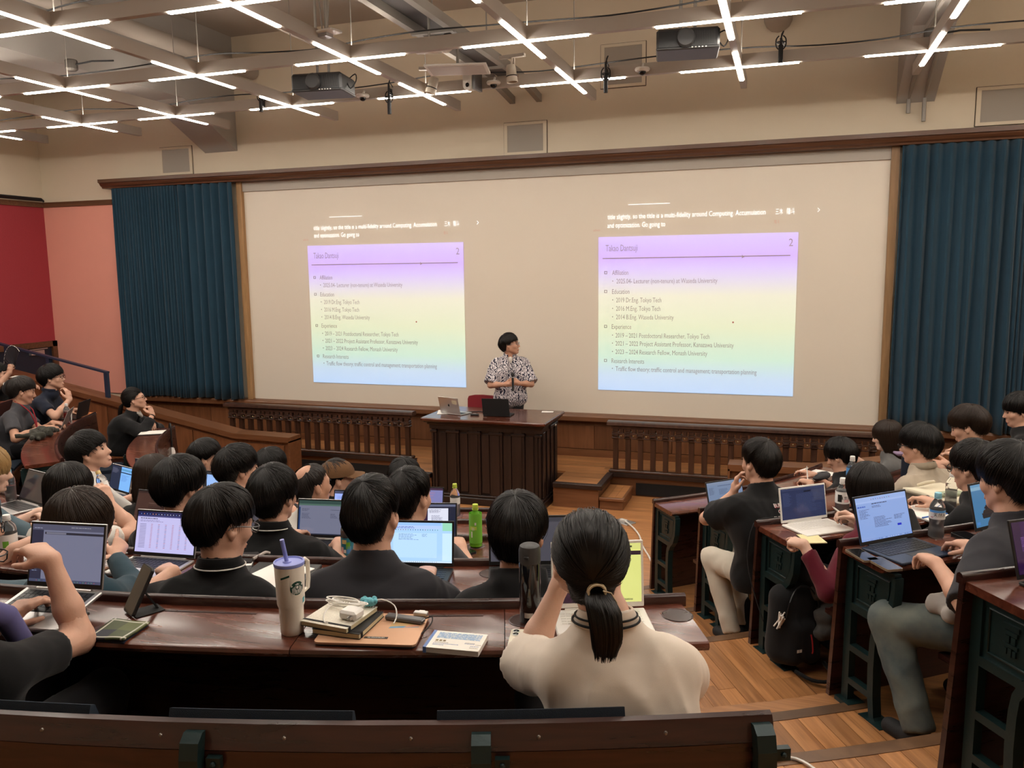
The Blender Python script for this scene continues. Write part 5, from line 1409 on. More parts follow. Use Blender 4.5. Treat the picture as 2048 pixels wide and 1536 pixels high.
for i in range(n+1):
    x = X0+i*w; wd = .075 if 0 < i < n else .06
    xa, xb = max(x-wd, X0), min(x+wd, X1)
    b = MB(); b.box(xa, xb, Y0+.005, Y0+.035, .12, .90); b.box(xa+.03, xb-.03, Y0-.006, Y0+.01, .12, .90)
    b.box(xa-.012, xb+.012, Y0-.015, Y0+.035, .855, .885, bev=.006); b.build('pilaster', 'lectern_wood', t)
for i in range(n):
    xa, xb = X0+i*w+.085, X0+(i+1)*w-.085
    b = MB(); b.box(xa, xb, Y0+.015, Y0+.035, .14, .86, bev=.006); b.build('panel', 'lectern_wood', t)
for i in range(4):
    y = Y0+.10+i*.17
    b = MB(); b.box(X1, X1+.022, y-.045, y+.045, .12, .90, bev=.006); b.build('side_panel', 'lectern_wood', t)
b = MB(); b.box(X1+.02, X1+.05, 9.1, 9.4, .91, .95, bev=.005); o = b.build('drawer', 'lectern_wood', t)
b = MB(); b.sphere((X1+.06, 9.25, .93), .014); b.build('knob', 'silver', o)
# red chair behind the lectern
ch = thing('chair', 'red upholstered chair standing behind the lectern', 'chair', (-3.72, 9.92, ST))
b = MB()
for i in range(9):
    pass
prof = [(-.20, .56), (-.21, .60), (-.205, .85), (-.19, .885), (-.12, .90), (0, .905), (.12, .90), (.19, .885), (.205, .85), (.21, .60), (.20, .56), (0, .55)]
b.prism([(x-3.70, z+ST-.02) for x, z in prof][::-1], 'y', 9.80, 9.845); b.build('backrest', 'chair_red', ch)
b = MB(); b.box(-3.93, -3.47, 9.83, 10.22, ST+.42, ST+.48, bev=.02); b.build('seat', 'chair_red', ch)
for sx_ in (-3.91, -3.49):
    for sy_ in (9.86, 10.18):
        b = MB(); b.tube([(sx_, sy_, ST), (sx_*.9+-3.7*.1, sy_, ST+.43)], .013, 8); b.build('leg', 'silver', ch)
b = MB()
for sx_ in (-3.85, -3.55): b.tube([(sx_, 9.86, ST+.42), (sx_, 9.835, ST+.70)], .012, 8)
b.build('back_frame', 'silver', ch)

def srgb(*c): return tuple((v/255/12.92 if v/255 <= .04045 else ((v/255+.055)/1.055)**2.4) for v in c)
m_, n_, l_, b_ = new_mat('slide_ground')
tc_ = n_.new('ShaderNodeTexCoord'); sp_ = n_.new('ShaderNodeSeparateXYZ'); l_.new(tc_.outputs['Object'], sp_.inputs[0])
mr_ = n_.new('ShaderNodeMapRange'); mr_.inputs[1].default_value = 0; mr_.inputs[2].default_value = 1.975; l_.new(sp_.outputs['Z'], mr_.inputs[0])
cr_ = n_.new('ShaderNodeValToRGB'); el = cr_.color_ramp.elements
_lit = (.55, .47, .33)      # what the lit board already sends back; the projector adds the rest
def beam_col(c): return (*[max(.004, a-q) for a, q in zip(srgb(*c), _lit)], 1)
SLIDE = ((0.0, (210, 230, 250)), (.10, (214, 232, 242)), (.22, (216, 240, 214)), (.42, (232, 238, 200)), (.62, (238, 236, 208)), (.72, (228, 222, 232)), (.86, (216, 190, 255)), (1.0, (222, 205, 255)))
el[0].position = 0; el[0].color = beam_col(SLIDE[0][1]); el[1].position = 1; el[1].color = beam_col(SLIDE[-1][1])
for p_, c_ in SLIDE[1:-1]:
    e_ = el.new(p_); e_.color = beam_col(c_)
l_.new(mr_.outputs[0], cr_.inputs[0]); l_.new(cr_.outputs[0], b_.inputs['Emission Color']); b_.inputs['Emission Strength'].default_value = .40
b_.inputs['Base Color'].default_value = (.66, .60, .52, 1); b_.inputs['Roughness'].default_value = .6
mat('slide_text', (.44, .36, .35), .7); emit('caption_light', (1, .98, .94), .42)
m_ = mat('faint_text', (.72, .48, .40), .8)
LINES = [('Takao Dantsuji', .039, .208, .070, 1.35), ('2', .957, .977, .058, 1.5), ('Affiliation', .074, .160, .228, 1.0), ('2025.04- Lecturer (non-tenure) at Waseda University', .097, .618, .283, 1.0), ('Education', .074, .167, .350, 1.0),
         ('2019 Dr.Eng. Tokyo Tech', .096, .335, .405, 1.0), ('2016 M.Eng. Tokyo Tech', .096, .331, .460, 1.0), ('2014 B.Eng. Waseda University', .096, .400, .515, 1.0), ('Experience', .073, .178, .578, 1.0),
         ('2019 \u2013 2021 Postdoctoral Researcher, Tokyo Tech', .094, .584, .635, 1.0), ('2021 \u2013 2022 Project Assistant Professor, Kanazawa University', .094, .706, .688, 1.0), ('2023 \u2013 2024 Research Fellow, Monash University', .094, .575, .743, 1.0),
         ('Research Interests', .073, .248, .803, 1.0), ('Traffic flow theory; traffic control and management; transportation planning', .095, .822, .855, 1.0)]
CAPT = [('title slightly, so the title is a multi-fidelity around Computing. Accumulation', .048, .843, -.128, 1.05, 'caption_light'), ('and optimization. Go going to', .048, .350, -.074, 1.05, 'caption_light'), ('\u4e09\u6728', .890, .925, -.126, .95, 'caption_light'), ('\u9686\u6597', .943, .980, -.126, .95, 'caption_light'), ('admin', -.028, .008, -.046, .5, 'faint_text'), ('\u9686\u6597', .885, .910, -.066, .55, 'faint_text')]
def slide(x0, x1, z0, z1, label):
    W, H = x1-x0, z1-z0; y = WY-.036
    t = thing('projected_slide', label, 'slide', (x0, y, z0))
    M = lambda px, py, d: (px, -d, py)
    b = MB(); b.box(0, W, -.003, .004, 0, H); b.build('slide_ground', 'slide_ground', t, local=True)
    def put_text(tx, f0, f1, fy, sc, m, name):
        size = .086*sc*H/1.975
        V, F = text_geo(tx, 1.0); xs = [p[0] for p in V]; wx = max(xs)-min(xs)
        ch = .72*size; zc = H*(1-fy)
        q = MB(); q.add([(W*f0+(p[0]-min(xs))/wx*W*(f1-f0), -.0045, zc+(p[1]-.36)*size) for p in V], F); q.build(name, m, t, local=True)
    for L_ in LINES: put_text(*L_, 'slide_text', 'text_line')
    for L_ in CAPT: put_text(*L_, 'caption_line')
    b = MB(); z = H*(1-.137); b.box(W*.0225, W*.966, -.006, -.003, z-.006, z+.006); b.build('rule', 'slide_text', t, local=True)
    for fy in (.228, .350, .578, .803):
        z = H*(1-fy); c = W*.0395; r = .0185; b = MB()
        for bx in ((c-r, c+r, z+r-.007, z+r), (c-r, c+r, z-r, z-r+.007), (c-r, c-r+.007, z-r, z+r), (c+r-.007, c+r, z-r, z+r)): b.box(bx[0], bx[1], -.006, -.003, bx[2], bx[3])
        b.build('square_bullet', 'slide_text', t, local=True)
    for fy in (.283, .405, .46, .515, .635, .688, .743, .855):
        b = MB(); z = H*(1-fy); b.box(W*.0775-.006, W*.0775+.006, -.006, -.003, z-.006, z+.006); b.build('dot_bullet', 'slide_text', t, local=True)
    b = MB(); b.sphere((W*.70, -.004, H*(1-.545)), (.011, .003, .011), 10, 6); b.build('pointer_dot', mat('pointer_red', (.45, .12, .10), .6), t, local=True)
    b = MB(); z = H*(1-.137); b.add([(W*.735, -.007, z+.02), (W*.735, -.007, z-.028), (W*.741, -.007, z-.016), (W*.748, -.007, z-.012)], [(0, 1, 2, 3)]); b.build('cursor', 'slide_text', t, local=True)
    b = MB(); zc = H*1.128
    b.tube([(W*1.09-.012, -.004, zc+.022), (W*1.09+.010, -.004, zc), (W*1.09-.012, -.004, zc-.022)], .004, 5); b.build('chevron', 'caption_light', t, local=True)
    b = MB(); b.box(W*.157, W*.372, -.004, -.001, H*1.198, H*1.198+.006); b.build('light_line', 'caption_light', t, local=True)
    return t
slide(-6.615, -4.19, 1.155, 3.145, 'projected slide on the left half of the whiteboard')
slide(-2.32, .102, 1.19, 3.165, 'projected slide on the right half of the whiteboard')

# ------------------------------------------------------------------ equipment hanging at the light grid
def projector(x, y, z, label):
    t = thing('projector', label, 'projector', (x, y, z), R_(8))
    b = MB(); b.box(-.26, .26, -.19, .19, -.085, .085, bev=.02); b.build('case', 'black_plastic', t, local=True)
    b = MB(); b.box(-.262, .262, -.192, .192, -.09, -.062, bev=.01); b.build('lower_shell', mat('charcoal_plastic', (.035, .035, .036), .45), t, local=True)
    q = MB(); q.lathe([(.0, 0), (.075, 0), (.078, .03), (.066, .05), (.058, .05), (.055, .02), (.0, .02)], 20, cap=False); q.xf(Matrix.Translation((-.02, .19, 0)) @ Matrix.Rotation(-PI/2, 4, 'X')); q.build('lens', 'dark_glass', t, local=True, smooth=True)
    q = MB(); q.lathe([(.0, 0), (.075, 0), (.078, .03), (.066, .05), (.0, .05)], 20, cap=False); q.xf(Matrix.Translation((-.02, -.19, 0)) @ Matrix.Rotation(PI/2, 4, 'X')); q.build('rear_hood', 'charcoal_plastic', t, local=True, smooth=True)
    for k in range(12):
        q = MB(); q.box(.06+k*.014, .066+k*.014, -.196, -.188, -.05, .06); q.build('grille_slat', 'charcoal_plastic', t, local=True)
    q = MB()
    for k in range(5): q.box(.03+k*.028, .042+k*.028, -.197, -.190, -.078, -.070)
    q.build('indicator_lamps', mat('lamp_white', (.7, .7, .68), .4), t, local=True, kind='stuff')
    b = MB(); b.box(-.10, .10, -.10, .10, .085, .105); b.build('mount_plate', 'silver_dark', t, local=True)
    for px in (-.06, .06):
        q = MB(); q.tube([(px, 0, .10), (px, 0, CEIL-z)], .014, 8); q.build('hanging_pole', 'pipe_grey', t, local=True)
    q = MB(); q.tube([(.22, .08, .06), (.31, .06, .11), (.34, 0, .03), (.30, -.05, -.05), (.25, -.02, .02)], .006, 6); q.build('cable_loop', 'black_matte', t, local=True, smooth=True)
    return t
projector(-4.44, 7.45, 4.60, 'black projector hanging above the left slide')
projector(-.88, 7.45, 4.66, 'black projector hanging above the right slide')
def hang_mic(x, y, z0, z1, label):
    t = thing('hanging_microphone', label, 'microphone', (x, y, z1))
    b = MB(); b.tube([(0, 0, 0), (0, 0, .16)], .021, 12); b.build('capsule', 'black_matte', t, local=True, smooth=True)
    b = MB(); b.tube([(0, 0, .15), (0, 0, z0-z1)], .012, 10); b.build('body', 'black_plastic', t, local=True, smooth=True)
    b = MB()
    for s in (-1, 1): b.tube([(s*.02, 0, .12), (s*.042, 0, .15), (s*.042, 0, .21), (s*.018, 0, .24)], .006, 6)
    b.tube([(.04*math.cos(i*PI/6), .04*math.sin(i*PI/6), .18) for i in range(12)], .006, 6, closed=True); b.build('shock_mount', 'black_matte', t, local=True)
    b = MB(); b.tube([(0, 0, z0-z1), (.02, .01, z0-z1+.06), (.0, .03, z0-z1+.02), (.03, .08, z0-z1-.05)], .006, 6); b.build('lead', 'black_matte', t, local=True)
    b = MB(); b.box(-.012, .012, 0, 8.41-y, 4.665-z1, 4.73-z1); b.build('clamp', 'black_plastic', t, local=True)
hang_mic(-4.17, 8.34, 4.78, 4.46, 'black shotgun microphone hanging right of the left projector')
hang_mic(-5.80, 8.34, 4.76, 4.60, 'short black microphone on the light grid left of the left projector')
hang_mic(-1.78, 8.34, 4.79, 4.50, 'long black microphone hanging left of the right projector')
hang_mic(-.13, 8.34, 4.86, 4.64, 'black microphone hanging right of the right projector')
def dome(x, y, z, label):
    t = thing('dome_camera', label, 'camera', (x, y, z))
    b = MB(); b.lathe([(.068, .03), (.075, .015), (.066, 0), (.05, -.004)], 20); b.build('housing', 'white_plastic', t, local=True, smooth=True)
    b = MB(); b.sphere((0, 0, -.008), (.036, .036, .034), 14, 8); b.build('dome', 'dark_glass', t, local=True, smooth=True)
    b = MB(); b.tube([(0, 0, .03), (0, .05, .08)], .012, 6); b.build('arm', 'white_plastic', t, local=True)
dome(-4.50, 8.36, 4.665, 'small white dome camera beside the left projector')
dome(-2.97, 8.36, 4.68, 'small white dome camera under the white ceiling panel')
dome(-1.42, 8.36, 4.68, 'small white dome camera beside the right projector')
t = thing('ceiling_panel', 'flat white square panel hanging in the middle of the light grid', 'panel', (-3.11, 7.72, 4.70), R_(14))
b = MB(); b.box(-.30, .30, -.20, .20, -.008, .012, bev=.004); b.build('plate', 'white_plastic', t, local=True)
b = MB(); b.box(-.27, .27, -.17, .17, -.0105, -.008); b.build('inset', mat('panel_grey', (.52, .49, .46), .5), t, local=True)
b = MB(); b.tube([(0, 0, .01), (0, 0, .4)], .015, 8); b.build('stem', 'pipe_grey', t, local=True)
t = thing('access_box', 'white shallow box above the flat ceiling panel', 'box', (-3.22, 7.30, 4.82), R_(10))
b = MB(); b.box(-.19, .19, -.14, .14, 0, .04, bev=.01); b.build('lid', 'white_plastic', t, local=True)
b = MB(); b.prism([(-.15, -.03), (.15, -.03), (.19, 0), (-.19, 0)], 'y', -.13, .13); b.build('tray', 'white_plastic', t, local=True)
b = MB(); b.tube([(0, 0, .04), (0, 0, .3)], .012, 8); b.build('stem', 'pipe_grey', t, local=True)
t = thing('tracking_camera', 'white pan and tilt camera under the ceiling panel', 'camera', (-3.20, 8.24, 4.64))
b = MB(); b.prism([(-.05, .16), (-.05, .02)]+[(.05*math.cos(PI+i*PI/8), .02+.05*math.sin(PI+i*PI/8)) for i in range(1, 8)]+[(.05, .02), (.05, .16)], 'y', -.045, .045); b.build('body', 'white_plastic', t, local=True)
b = MB(); b.sphere((0, -.045, .02), (.022, .012, .022)); b.build('lens', 'dark_glass', t, local=True, smooth=True)
b = MB(); b.box(.055, .085, -.04, .17, -.02, .17); b.build('bracket', 'silver_dark', t, local=True)
for x, z, tilt, lb in ((-3.62, 4.70, 18, 'left'), (-2.74, 4.745, -6, 'right')):
    t = thing('spotlight', lb+' of two cream track spotlights beside the ceiling panel', 'lamp', (x, 8.26, z), R_(tilt))
    q = MB(); q.lathe([(.042, .085), (.050, .06), (.054, -.02), (.058, -.085), (.050, -.085), (.045, -.03)], 18); q.xf(Matrix.Rotation(R_(tilt), 4, 'Y')); q.build('head', mat('spot_cream', (.62, .56, .47), .45), t, local=True, smooth=True)
    q = MB(); q.lathe([(.0565, -.022), (.0565, -.032)], 18, cap=False); q.xf(Matrix.Rotation(R_(tilt), 4, 'Y')); q.build('vent_ring', 'black_matte', t, local=True)
    q = MB(); q.tube([(.0, 0, .08), (.0, .02, .16), (.03, .02, .17)], .012, 8); q.build('yoke', 'spot_cream', t, local=True)
    q = MB(); q.box(-.14, .14, -.0, .05, .16, .19); q.box(-.02, .02, .0, .15, -.0, .012); q.box(-.02, .02, .03, .05, .0, .17); q.build('track', 'bar_white', t, local=True)
t = thing('antenna_plate', 'small white plate on rods hanging between the first light bars', 'plate', (-3.72, 6.30, 4.74), R_(-12))
b = MB(); b.box(-.13, .13, -.07, .07, -.01, .01, bev=.004); b.build('plate', 'white_plastic', t, local=True)
b = MB(); b.box(-.05, .05, -.04, .04, -.04, -.01); b.build('socket_block', 'grey_plastic', t, local=True)
for s in (-1, 0, 1):
    b = MB(); b.tube([(s*.03, 0, .01), (s*.16, .0, CEIL-4.74)], .006, 6); b.build('rod', 'pipe_grey', t, local=True)
for x, y, z, lb in ((-7.1, 6.95, 4.92, 'on the second bar below the big grey duct'), (-5.95, 7.6, 4.90, 'behind the light grid left of the left projector'), (-3.28, 7.95, 5.08, 'under the cable tray'), (1.2, 8.9, 4.90, 'under the right ceiling beam')):
    t = thing('junction_box', 'dark round junction box '+lb, 'junction box', (x, y, z))
    b = MB(); b.lathe([(.055, -.05), (.062, -.04), (.062, .04), (.055, .05)], 14); b.build('box', mat('box_brown', (.06, .052, .045), .6), t, local=True)
    b = MB(); b.lathe([(.04, -.062), (.056, -.05)], 14); b.build('cover', 'box_brown', t, local=True)
    b = MB(); b.tube([(.06, 0, 0), (.25, .02, .02), (.5, .05, .01)], .009, 6); b.build('conduit_stub', 'black_matte', t, local=True)
# cable bundle on the picture rail in the left corner
b = MB()
for k in range(3): b.tube([(WXL+.09+.02*k, 8.2, 3.96+.012*k), (WXL+.10+.02*k, 9.6, 3.965+.012*k), (WXL+.12, WY-.10-.02*k, 3.965+.012*k), (WXL+.14, WY-.12, 3.95)], .016, 6)
tag(b.build('cable_bundle', 'black_matte', smooth=True), 'black cable bundle lying on the rail in the left corner', 'cable')
# floor outlet with a white lead
t = thing('floor_outlet', 'silver floor outlet plate in the aisle in front of the right desks', 'outlet', (-1.62, 8.63, 0), R_(-32))
b = MB(); b.box(-.11, .11, -.075, .075, 0, .012, bev=.004); b.build('plate', 'silver', t, local=True)
b = MB(); b.box(-.05, .03, -.02, .02, .012, .03); b.build('plug', 'white_plastic', t, local=True)
b = MB(); b.tube([(-1.62, 8.62, .03), (-1.5, 8.45, .02), (-1.38, 8.2, .012), (-1.3, 7.9, .012), (-1.15, 7.5, .012), (-1.02, 7.0, .012)], .009, 6)
tag(b.build('white_lead', 'white_plastic', smooth=True), 'white cable running from the floor outlet to the right desks', 'cable')
b = MB(); z = .95+.026; b.tube([(-.02, 2.90, z), (.06, 2.96, z), (.13, 2.93, z), (.19, 2.84, z), (.22, 2.7, z), (.30, 2.5, z)], .006, 6)
tag(b.build('white_lead', 'white_plastic', smooth=True), 'white cable lying on the top aisle step at the bottom right', 'cable')
# ------------------------------------------------------------------ laptops
def px(*c): return srgb(*c)
def scr_rects(kind, rs):
    """flat picture of a screen as rectangles (x0,y0,x1,y1,colour), origin lower left"""
    L = []
    def R(x0, y0, x1, y1, c): L.append((x0, y0, x1, y1, px(*c)))
    def para(x0, x1, y1, n, c, lh=.028, th=.011):
        for i in range(n):
            y = y1-i*lh; x = x0
            e = x0+(x1-x0)*rs.uniform(.55, 1.0)
            while x < e:
                w = rs.uniform(.015, .05); R(x, y-th, min(x+w, e), y, c); x += w+.008
    def icons(y, n, x0, x1, c):
        for i in range(n): R(x0+(x1-x0)*i/n, y, x0+(x1-x0)*i/n+.012, y+.02, tuple(rs.choice(c)))
    cols = ((70, 90, 150), (150, 80, 80), (60, 60, 70), (90, 140, 110))
    if kind == 'slate':        # dark browser with an empty grey page
        R(0, 0, 1, 1, (104, 106, 128)); R(0, .90, 1, 1, (70, 72, 92)); R(0, .04, .16, .90, (34, 36, 58)); R(.18, .83, 1, .87, (30, 32, 46)); R(.20, .835, .48, .865, (105, 105, 120)); para(.03, .13, .42, 9, (120, 130, 160)); R(0, 0, 1, .05, (60, 66, 92)); icons(.012, 22, .1, .95, cols); para(.55, .93, .965, 1, (140, 140, 150)); para(.03, .15, .94, 1, (140, 140, 160))
    elif kind == 'table':      # lilac page with a table
        R(0, 0, 1, 1, (186, 182, 226)); R(0, .91, 1, 1, (28, 30, 70)); R(0, .87, 1, .91, (60, 60, 110)); para(.05, .5, .84, 1, (60, 50, 60), th=.018); para(.05, .55, .79, 2, (120, 110, 150))
        for i in range(16):
            y = .68-i*.038; R(.05, y, .16, y+.012, (110, 105, 140))
            for j in range(6): R(.24+j*.12, y, .27+j*.12, y+.012, (115, 110, 150) if (i*j) % 3 else (170, 110, 130))
        icons(.93, 18, .05, .95, ((200, 200, 220), (120, 150, 220), (220, 150, 120)))
    elif kind == 'doc':        # bright blue-white document window
        R(0, 0, 1, 1, (168, 206, 250)); R(0, .93, .84, 1, (150, 190, 240)); R(.86, .80, 1, 1, (150, 210, 180)); R(.86, .05, 1, .74, (196, 226, 240)); R(0, .84, .84, .93, (176, 200, 248)); para(.1, .62, .90, 2, (60, 80, 150)); icons(.81, 20, .1, .82, cols); R(.14, .12, .78, .74, (182, 216, 250)); para(.22, .55, .72, 6, (60, 90, 150)); para(.56, .66, .72, 3, (60, 90, 150)); R(0, 0, 1, .035, (205, 225, 245)); icons(.008, 18, .25, .8, cols); R(0, .05, .045, .95, (24, 32, 66))
    elif kind == 'green':      # grey page below a dark green bar
        R(0, 0, 1, 1, (106, 108, 128)); R(0, .90, 1, 1, (44, 66, 62)); R(0, .85, 1, .90, (72, 98, 88)); R(0, .05, .03, .8, (24, 50, 90)); para(.06, .22, .76, 3, (60, 62, 82)); para(.06, .24, .62, 6, (66, 68, 90)); para(.60, .76, .74, 1, (50, 52, 70)); para(.60, .74, .62, 5, (66, 68, 90)); R(.9, .72, 1, .76, (24, 26, 34)); R(0, 0, 1, .03, (40, 44, 60))
    elif kind == 'chat':
        R(0, 0, 1, 1, (30, 34, 52)); R(.02, .06, .32, .88, (206, 212, 232)); R(.36, .06, .46, .88, (48, 22, 52)); R(.47, .06, .86, .88, (214, 216, 232)); para(.50, .82, .84, 4, (80, 80, 110)); para(.54, .80, .66, 6, (100, 100, 130)); para(.54, .80, .44, 7, (100, 100, 130)); para(.04, .28, .8, 9, (100, 100, 140)); R(0, .93, 1, 1, (90, 96, 120))
    elif kind == 'blue':
        R(0, 0, 1, 1, (150, 170, 236)); R(0, .90, 1, 1, (60, 66, 92)); R(.45, 0, 1, .86, (176, 200, 246)); para(.5, .9, .8, 8, (90, 110, 170)); para(.06, .4, .8, 4, (110, 130, 190))
    elif kind == 'sky':
        R(0, 0, 1, 1, (142, 178, 232)); R(0, .92, 1, 1, (30, 34, 44)); para(.5, .9, .85, 2, (70, 90, 130)); R(0, 0, 1, .05, (50, 60, 90))
    elif kind == 'brown':      # switched off screen, the wood's reflection painted in
        R(0, 0, 1, 1, (64, 42, 36)); R(.3, .45, .8, .52, (52, 34, 30)); R(.3, .6, .5, .63, (90, 66, 58)); R(0, .94, 1, 1, (40, 26, 26))
    elif kind == 'off':
        R(0, 0, 1, 1, (34, 28, 30)); R(.45, .1, .6, .9, (46, 34, 34))
    elif kind == 'grey':
        R(0, 0, 1, 1, (70, 68, 76)); R(0, .9, 1, 1, (50, 50, 58))
    elif kind == 'mail':
        R(0, 0, 1, 1, (104, 122, 150)); R(0, .90, 1, 1, (112, 126, 150)); para(.04, .2, .8, 10, (56, 66, 92)); para(.3, .7, .85, 1, (40, 50, 80), th=.018); para(.32, .62, .72, 8, (60, 72, 100)); R(0, 0, 1, .05, (60, 70, 92)); icons(.012, 16, .1, .9, ((200, 205, 220), (90, 120, 190)))
    elif kind == 'dark':
        R(0, 0, 1, 1, (40, 46, 74)); R(.52, .84, .68, .88, (16, 18, 30)); para(.04, .24, .86, 16, (64, 72, 106)); para(.34, .94, .80, 22, (60, 68, 100)); R(0, .93, 1, 1, (50, 56, 84))
    elif kind == 'gdoc':
        R(0, 0, 1, 1, (128, 154, 206)); R(0, .90, 1, 1, (140, 164, 212)); R(.0, .86, .98, .90, (150, 172, 218)); para(.02, .2, .80, 1, (50, 84, 170), th=.03); para(.04, .24, .72, 8, (60, 72, 110)); para(.30, .62, .84, 1, (40, 44, 70), th=.02); para(.30, .55, .78, 2, (60, 66, 100)); para(.30, .66, .52, 9, (60, 66, 100)); para(.70, .92, .5, 4, (60, 66, 100)); R(.74, .24, .82, .29, (20, 40, 180)); icons(.925, 9, .3, .7, cols); icons(.012, 18, .1, .95, ((30, 40, 90), (200, 205, 220))); R(0, 0, 1, .045, (120, 146, 200))
    elif kind == 'map':        # aerial picture of a dark island in blue water
        R(0, 0, 1, 1, (66, 112, 150)); R(0, .86, 1, .94, (120, 156, 180)); R(0, .94, 1, 1, (90, 136, 170)); R(.03, .05, .10, .12, (70, 120, 180))
        for i in range(26):
            t_ = i/25; y = .18+.62*t_; x0_ = .16+.40*t_**1.4; R(x0_+rs.uniform(-.03, .03), y, 1, y+.028, (46+rs.randint(-8, 8), 40+rs.randint(-6, 6), 36))
        for i in range(80): x_ = rs.uniform(.4, .98); y_ = rs.uniform(.22, .75); R(x_, y_, x_+.03, y_+.02, (74, 60, 48) if i % 2 else (34, 32, 30))
    elif kind == 'yellow':
        R(0, 0, 1, 1, (214, 214, 122)); R(0, .0, .40, .80, (44, 22, 38)); R(0, .80, 1, .87, (40, 22, 36)); R(0, .90, 1, 1, (206, 206, 120)); para(.06, .34, .74, 16, (130, 110, 120)); para(.05, .3, .95, 1, (70, 70, 50)); R(.78, .93, .9, .96, (60, 60, 40)); R(.40, 0, 1, .80, (210, 212, 124)); R(.75, .03, .9, .06, (90, 90, 60))
    elif kind == 'purple':
        R(0, 0, 1, 1, (46, 16, 62)); para(.2, .8, .85, 2, (170, 150, 190)); para(.1, .6, .7, 10, (120, 80, 150)); R(0, 0, .12, 1, (36, 12, 50))
    elif kind == 'code':
        R(0, 0, 1, 1, (40, 46, 66)); R(.48, 0, 1, 1, (122, 176, 236)); R(.48, .84, 1, .92, (90, 150, 190)); R(.48, .74, 1, .78, (24, 30, 44)); para(.05, .4, .9, 8, (110, 110, 130)); para(.54, .9, .66, 10, (90, 130, 200))
    elif kind == 'pink':
        R(0, 0, 1, 1, (120, 120, 170)); R(0, .9, 1, 1, (60, 40, 60)); para(.08, .8, .8, 12, (170, 120, 140))
    return L
def laptop(label, loc, yaw, kind, body='silver_dark', w=.31, d=.215, h=.195, open_=108, keys='black_plastic', stand=0.0, logo=None, bezel='black_plastic', seedv=1, sticker=None):
    t = thing('laptop', label, 'laptop', loc, R_(yaw))
    th = .012
    tl = Matrix.Identity(4)
    if stand: tl = Matrix.Translation((0, 0, stand)) @ Matrix.Rotation(R_(9), 4, 'X')
    b = MB(); b.box(-w/2, w/2, -d, 0, 0, th, bev=.003); b.xf(tl); base = b.build('base', body, t, local=True)
    q = MB(); nx, ny = 14, 5
    kw = (w-.04)/nx; kd = (d*.52)/ny
    for j in range(ny):
        for i in range(nx):
            if j == 4 and 4 <= i <= 8:
                if i == 4: q.box(-w/2+.02+i*kw+.001, -w/2+.02+(i+5)*kw-.001, -.018-(j+1)*kd+.001, -.018-j*kd-.001, th, th+.0018)
                continue
            q.box(-w/2+.02+i*kw+.0013, -w/2+.02+(i+1)*kw-.0013, -.018-(j+1)*kd+.0013, -.018-j*kd-.0013, th, th+.0018)
    q.xf(tl); q.build('keys', keys, base, local=True, kind='stuff')
    q = MB(); q.box(-w/2+.016, w/2-.016, -.020-ny*kd, -.014, th-.0005, th+.0006); q.xf(tl); q.build('key_well', 'black_plastic' if keys == 'black_plastic' else body, base, local=True)
    q = MB(); q.box(-.055, .055, -d+.012, -d+.012+.07, th, th+.0006); q.xf(tl); q.build('trackpad', 'silver' if body == 'silver' else 'charcoal_plastic' if body != 'white_gloss' else 'white_plastic', base, local=True)
    A = tl @ Matrix.Translation((0, 0, th)) @ Matrix.Rotation(R_(-(open_-90)), 4, 'X')
    b = MB(); b.box(-w/2, w/2, -.001, .006, .004, h+.012, bev=.002); b.xf(A); lid = b.build('lid', body, t, local=True)
    b = MB(); b.box(-w/2+.002, w/2-.002, -.0022, -.0008, .006, h+.010); b.xf(A); b.build('bezel', bezel, lid, local=True)
    x0, x1, z0, z1 = -w/2+.008, w/2-.008, .020, h+.003
    q = MB(); rects = scr_rects(kind, random.Random(seedv)); dz = 0
    for i, (a, c, e, f, col) in enumerate(rects):
        yy = -.0026-.00006*min(i, 12)
        a, e = max(0, min(a, 1)), max(0, min(e, 1)); c, f = max(0, min(c, 1)), max(0, min(f, 1))
        if e-a < 1e-4 or f-c < 1e-4: continue
        q.quad([(x0+(x1-x0)*a, yy, z0+(z1-z0)*c), (x0+(x1-x0)*e, yy, z0+(z1-z0)*c), (x0+(x1-x0)*e, yy, z0+(z1-z0)*f), (x0+(x1-x0)*a, yy, z0+(z1-z0)*f)], col)
    q.xf(A); q.build('display', 'screen_light', lid, local=True, vcol=True)
    q = MB(); q.tube([(-w*.36, .0, th*.9), (w*.36, .0, th*.9)], .006, 8); q.xf(tl); q.build('hinge', body if body != 'white_gloss' else 'white_plastic', t, local=True, smooth=True)
    if logo == 'apple':
        q = MB(); c = h*.55
        pts = [(.014*math.cos(a)*(1+.08*math.cos(2*a)), .015*math.sin(a)) for a in [i*PI/10 for i in range(20)]]
        pts = [(x_-(.006 if x_ < -.008 and abs(z_) < .007 else 0)*-1, z_) for x_, z_ in pts]
        q.prism([(x_, c+z_) for x_, z_ in pts][::-1], 'y', .0062, .0068); q.prism([(-.001, c+.016), (.004, c+.024), (.006, c+.022), (.001, c+.015)], 'y', .0062, .0068)
        q.xf(A); q.build('emblem', 'dark_glass', lid, local=True)
    if sticker:
        q = MB(); q.box(-w*.42, -w*.18, .0062, .0066, h*.66, h*.90); q.xf(A); s_ = q.build('sticker', mat('sticker_cream', (.55, .50, .36), .6), lid, local=True)
    if stand:
        q = MB(); q.box(-.10, .10, -.16, -.02, 0, .004); q.box(-.09, .09, -.025, -.02, .002, stand+.004); q.build('stand', 'charcoal_plastic', t, local=True)
    return t
dk = lambda k, a, e: tuple(pol(RK[k]+e, a, ZK[k]+DT+.0005))
laptop('silver laptop on a low stand beside the elbow at the left edge', dk(1, 8.45, .085), 8, 'slate', 'silver', w=.275, d=.215, h=.20, open_=112, keys='black_plastic', stand=.055, seedv=1)
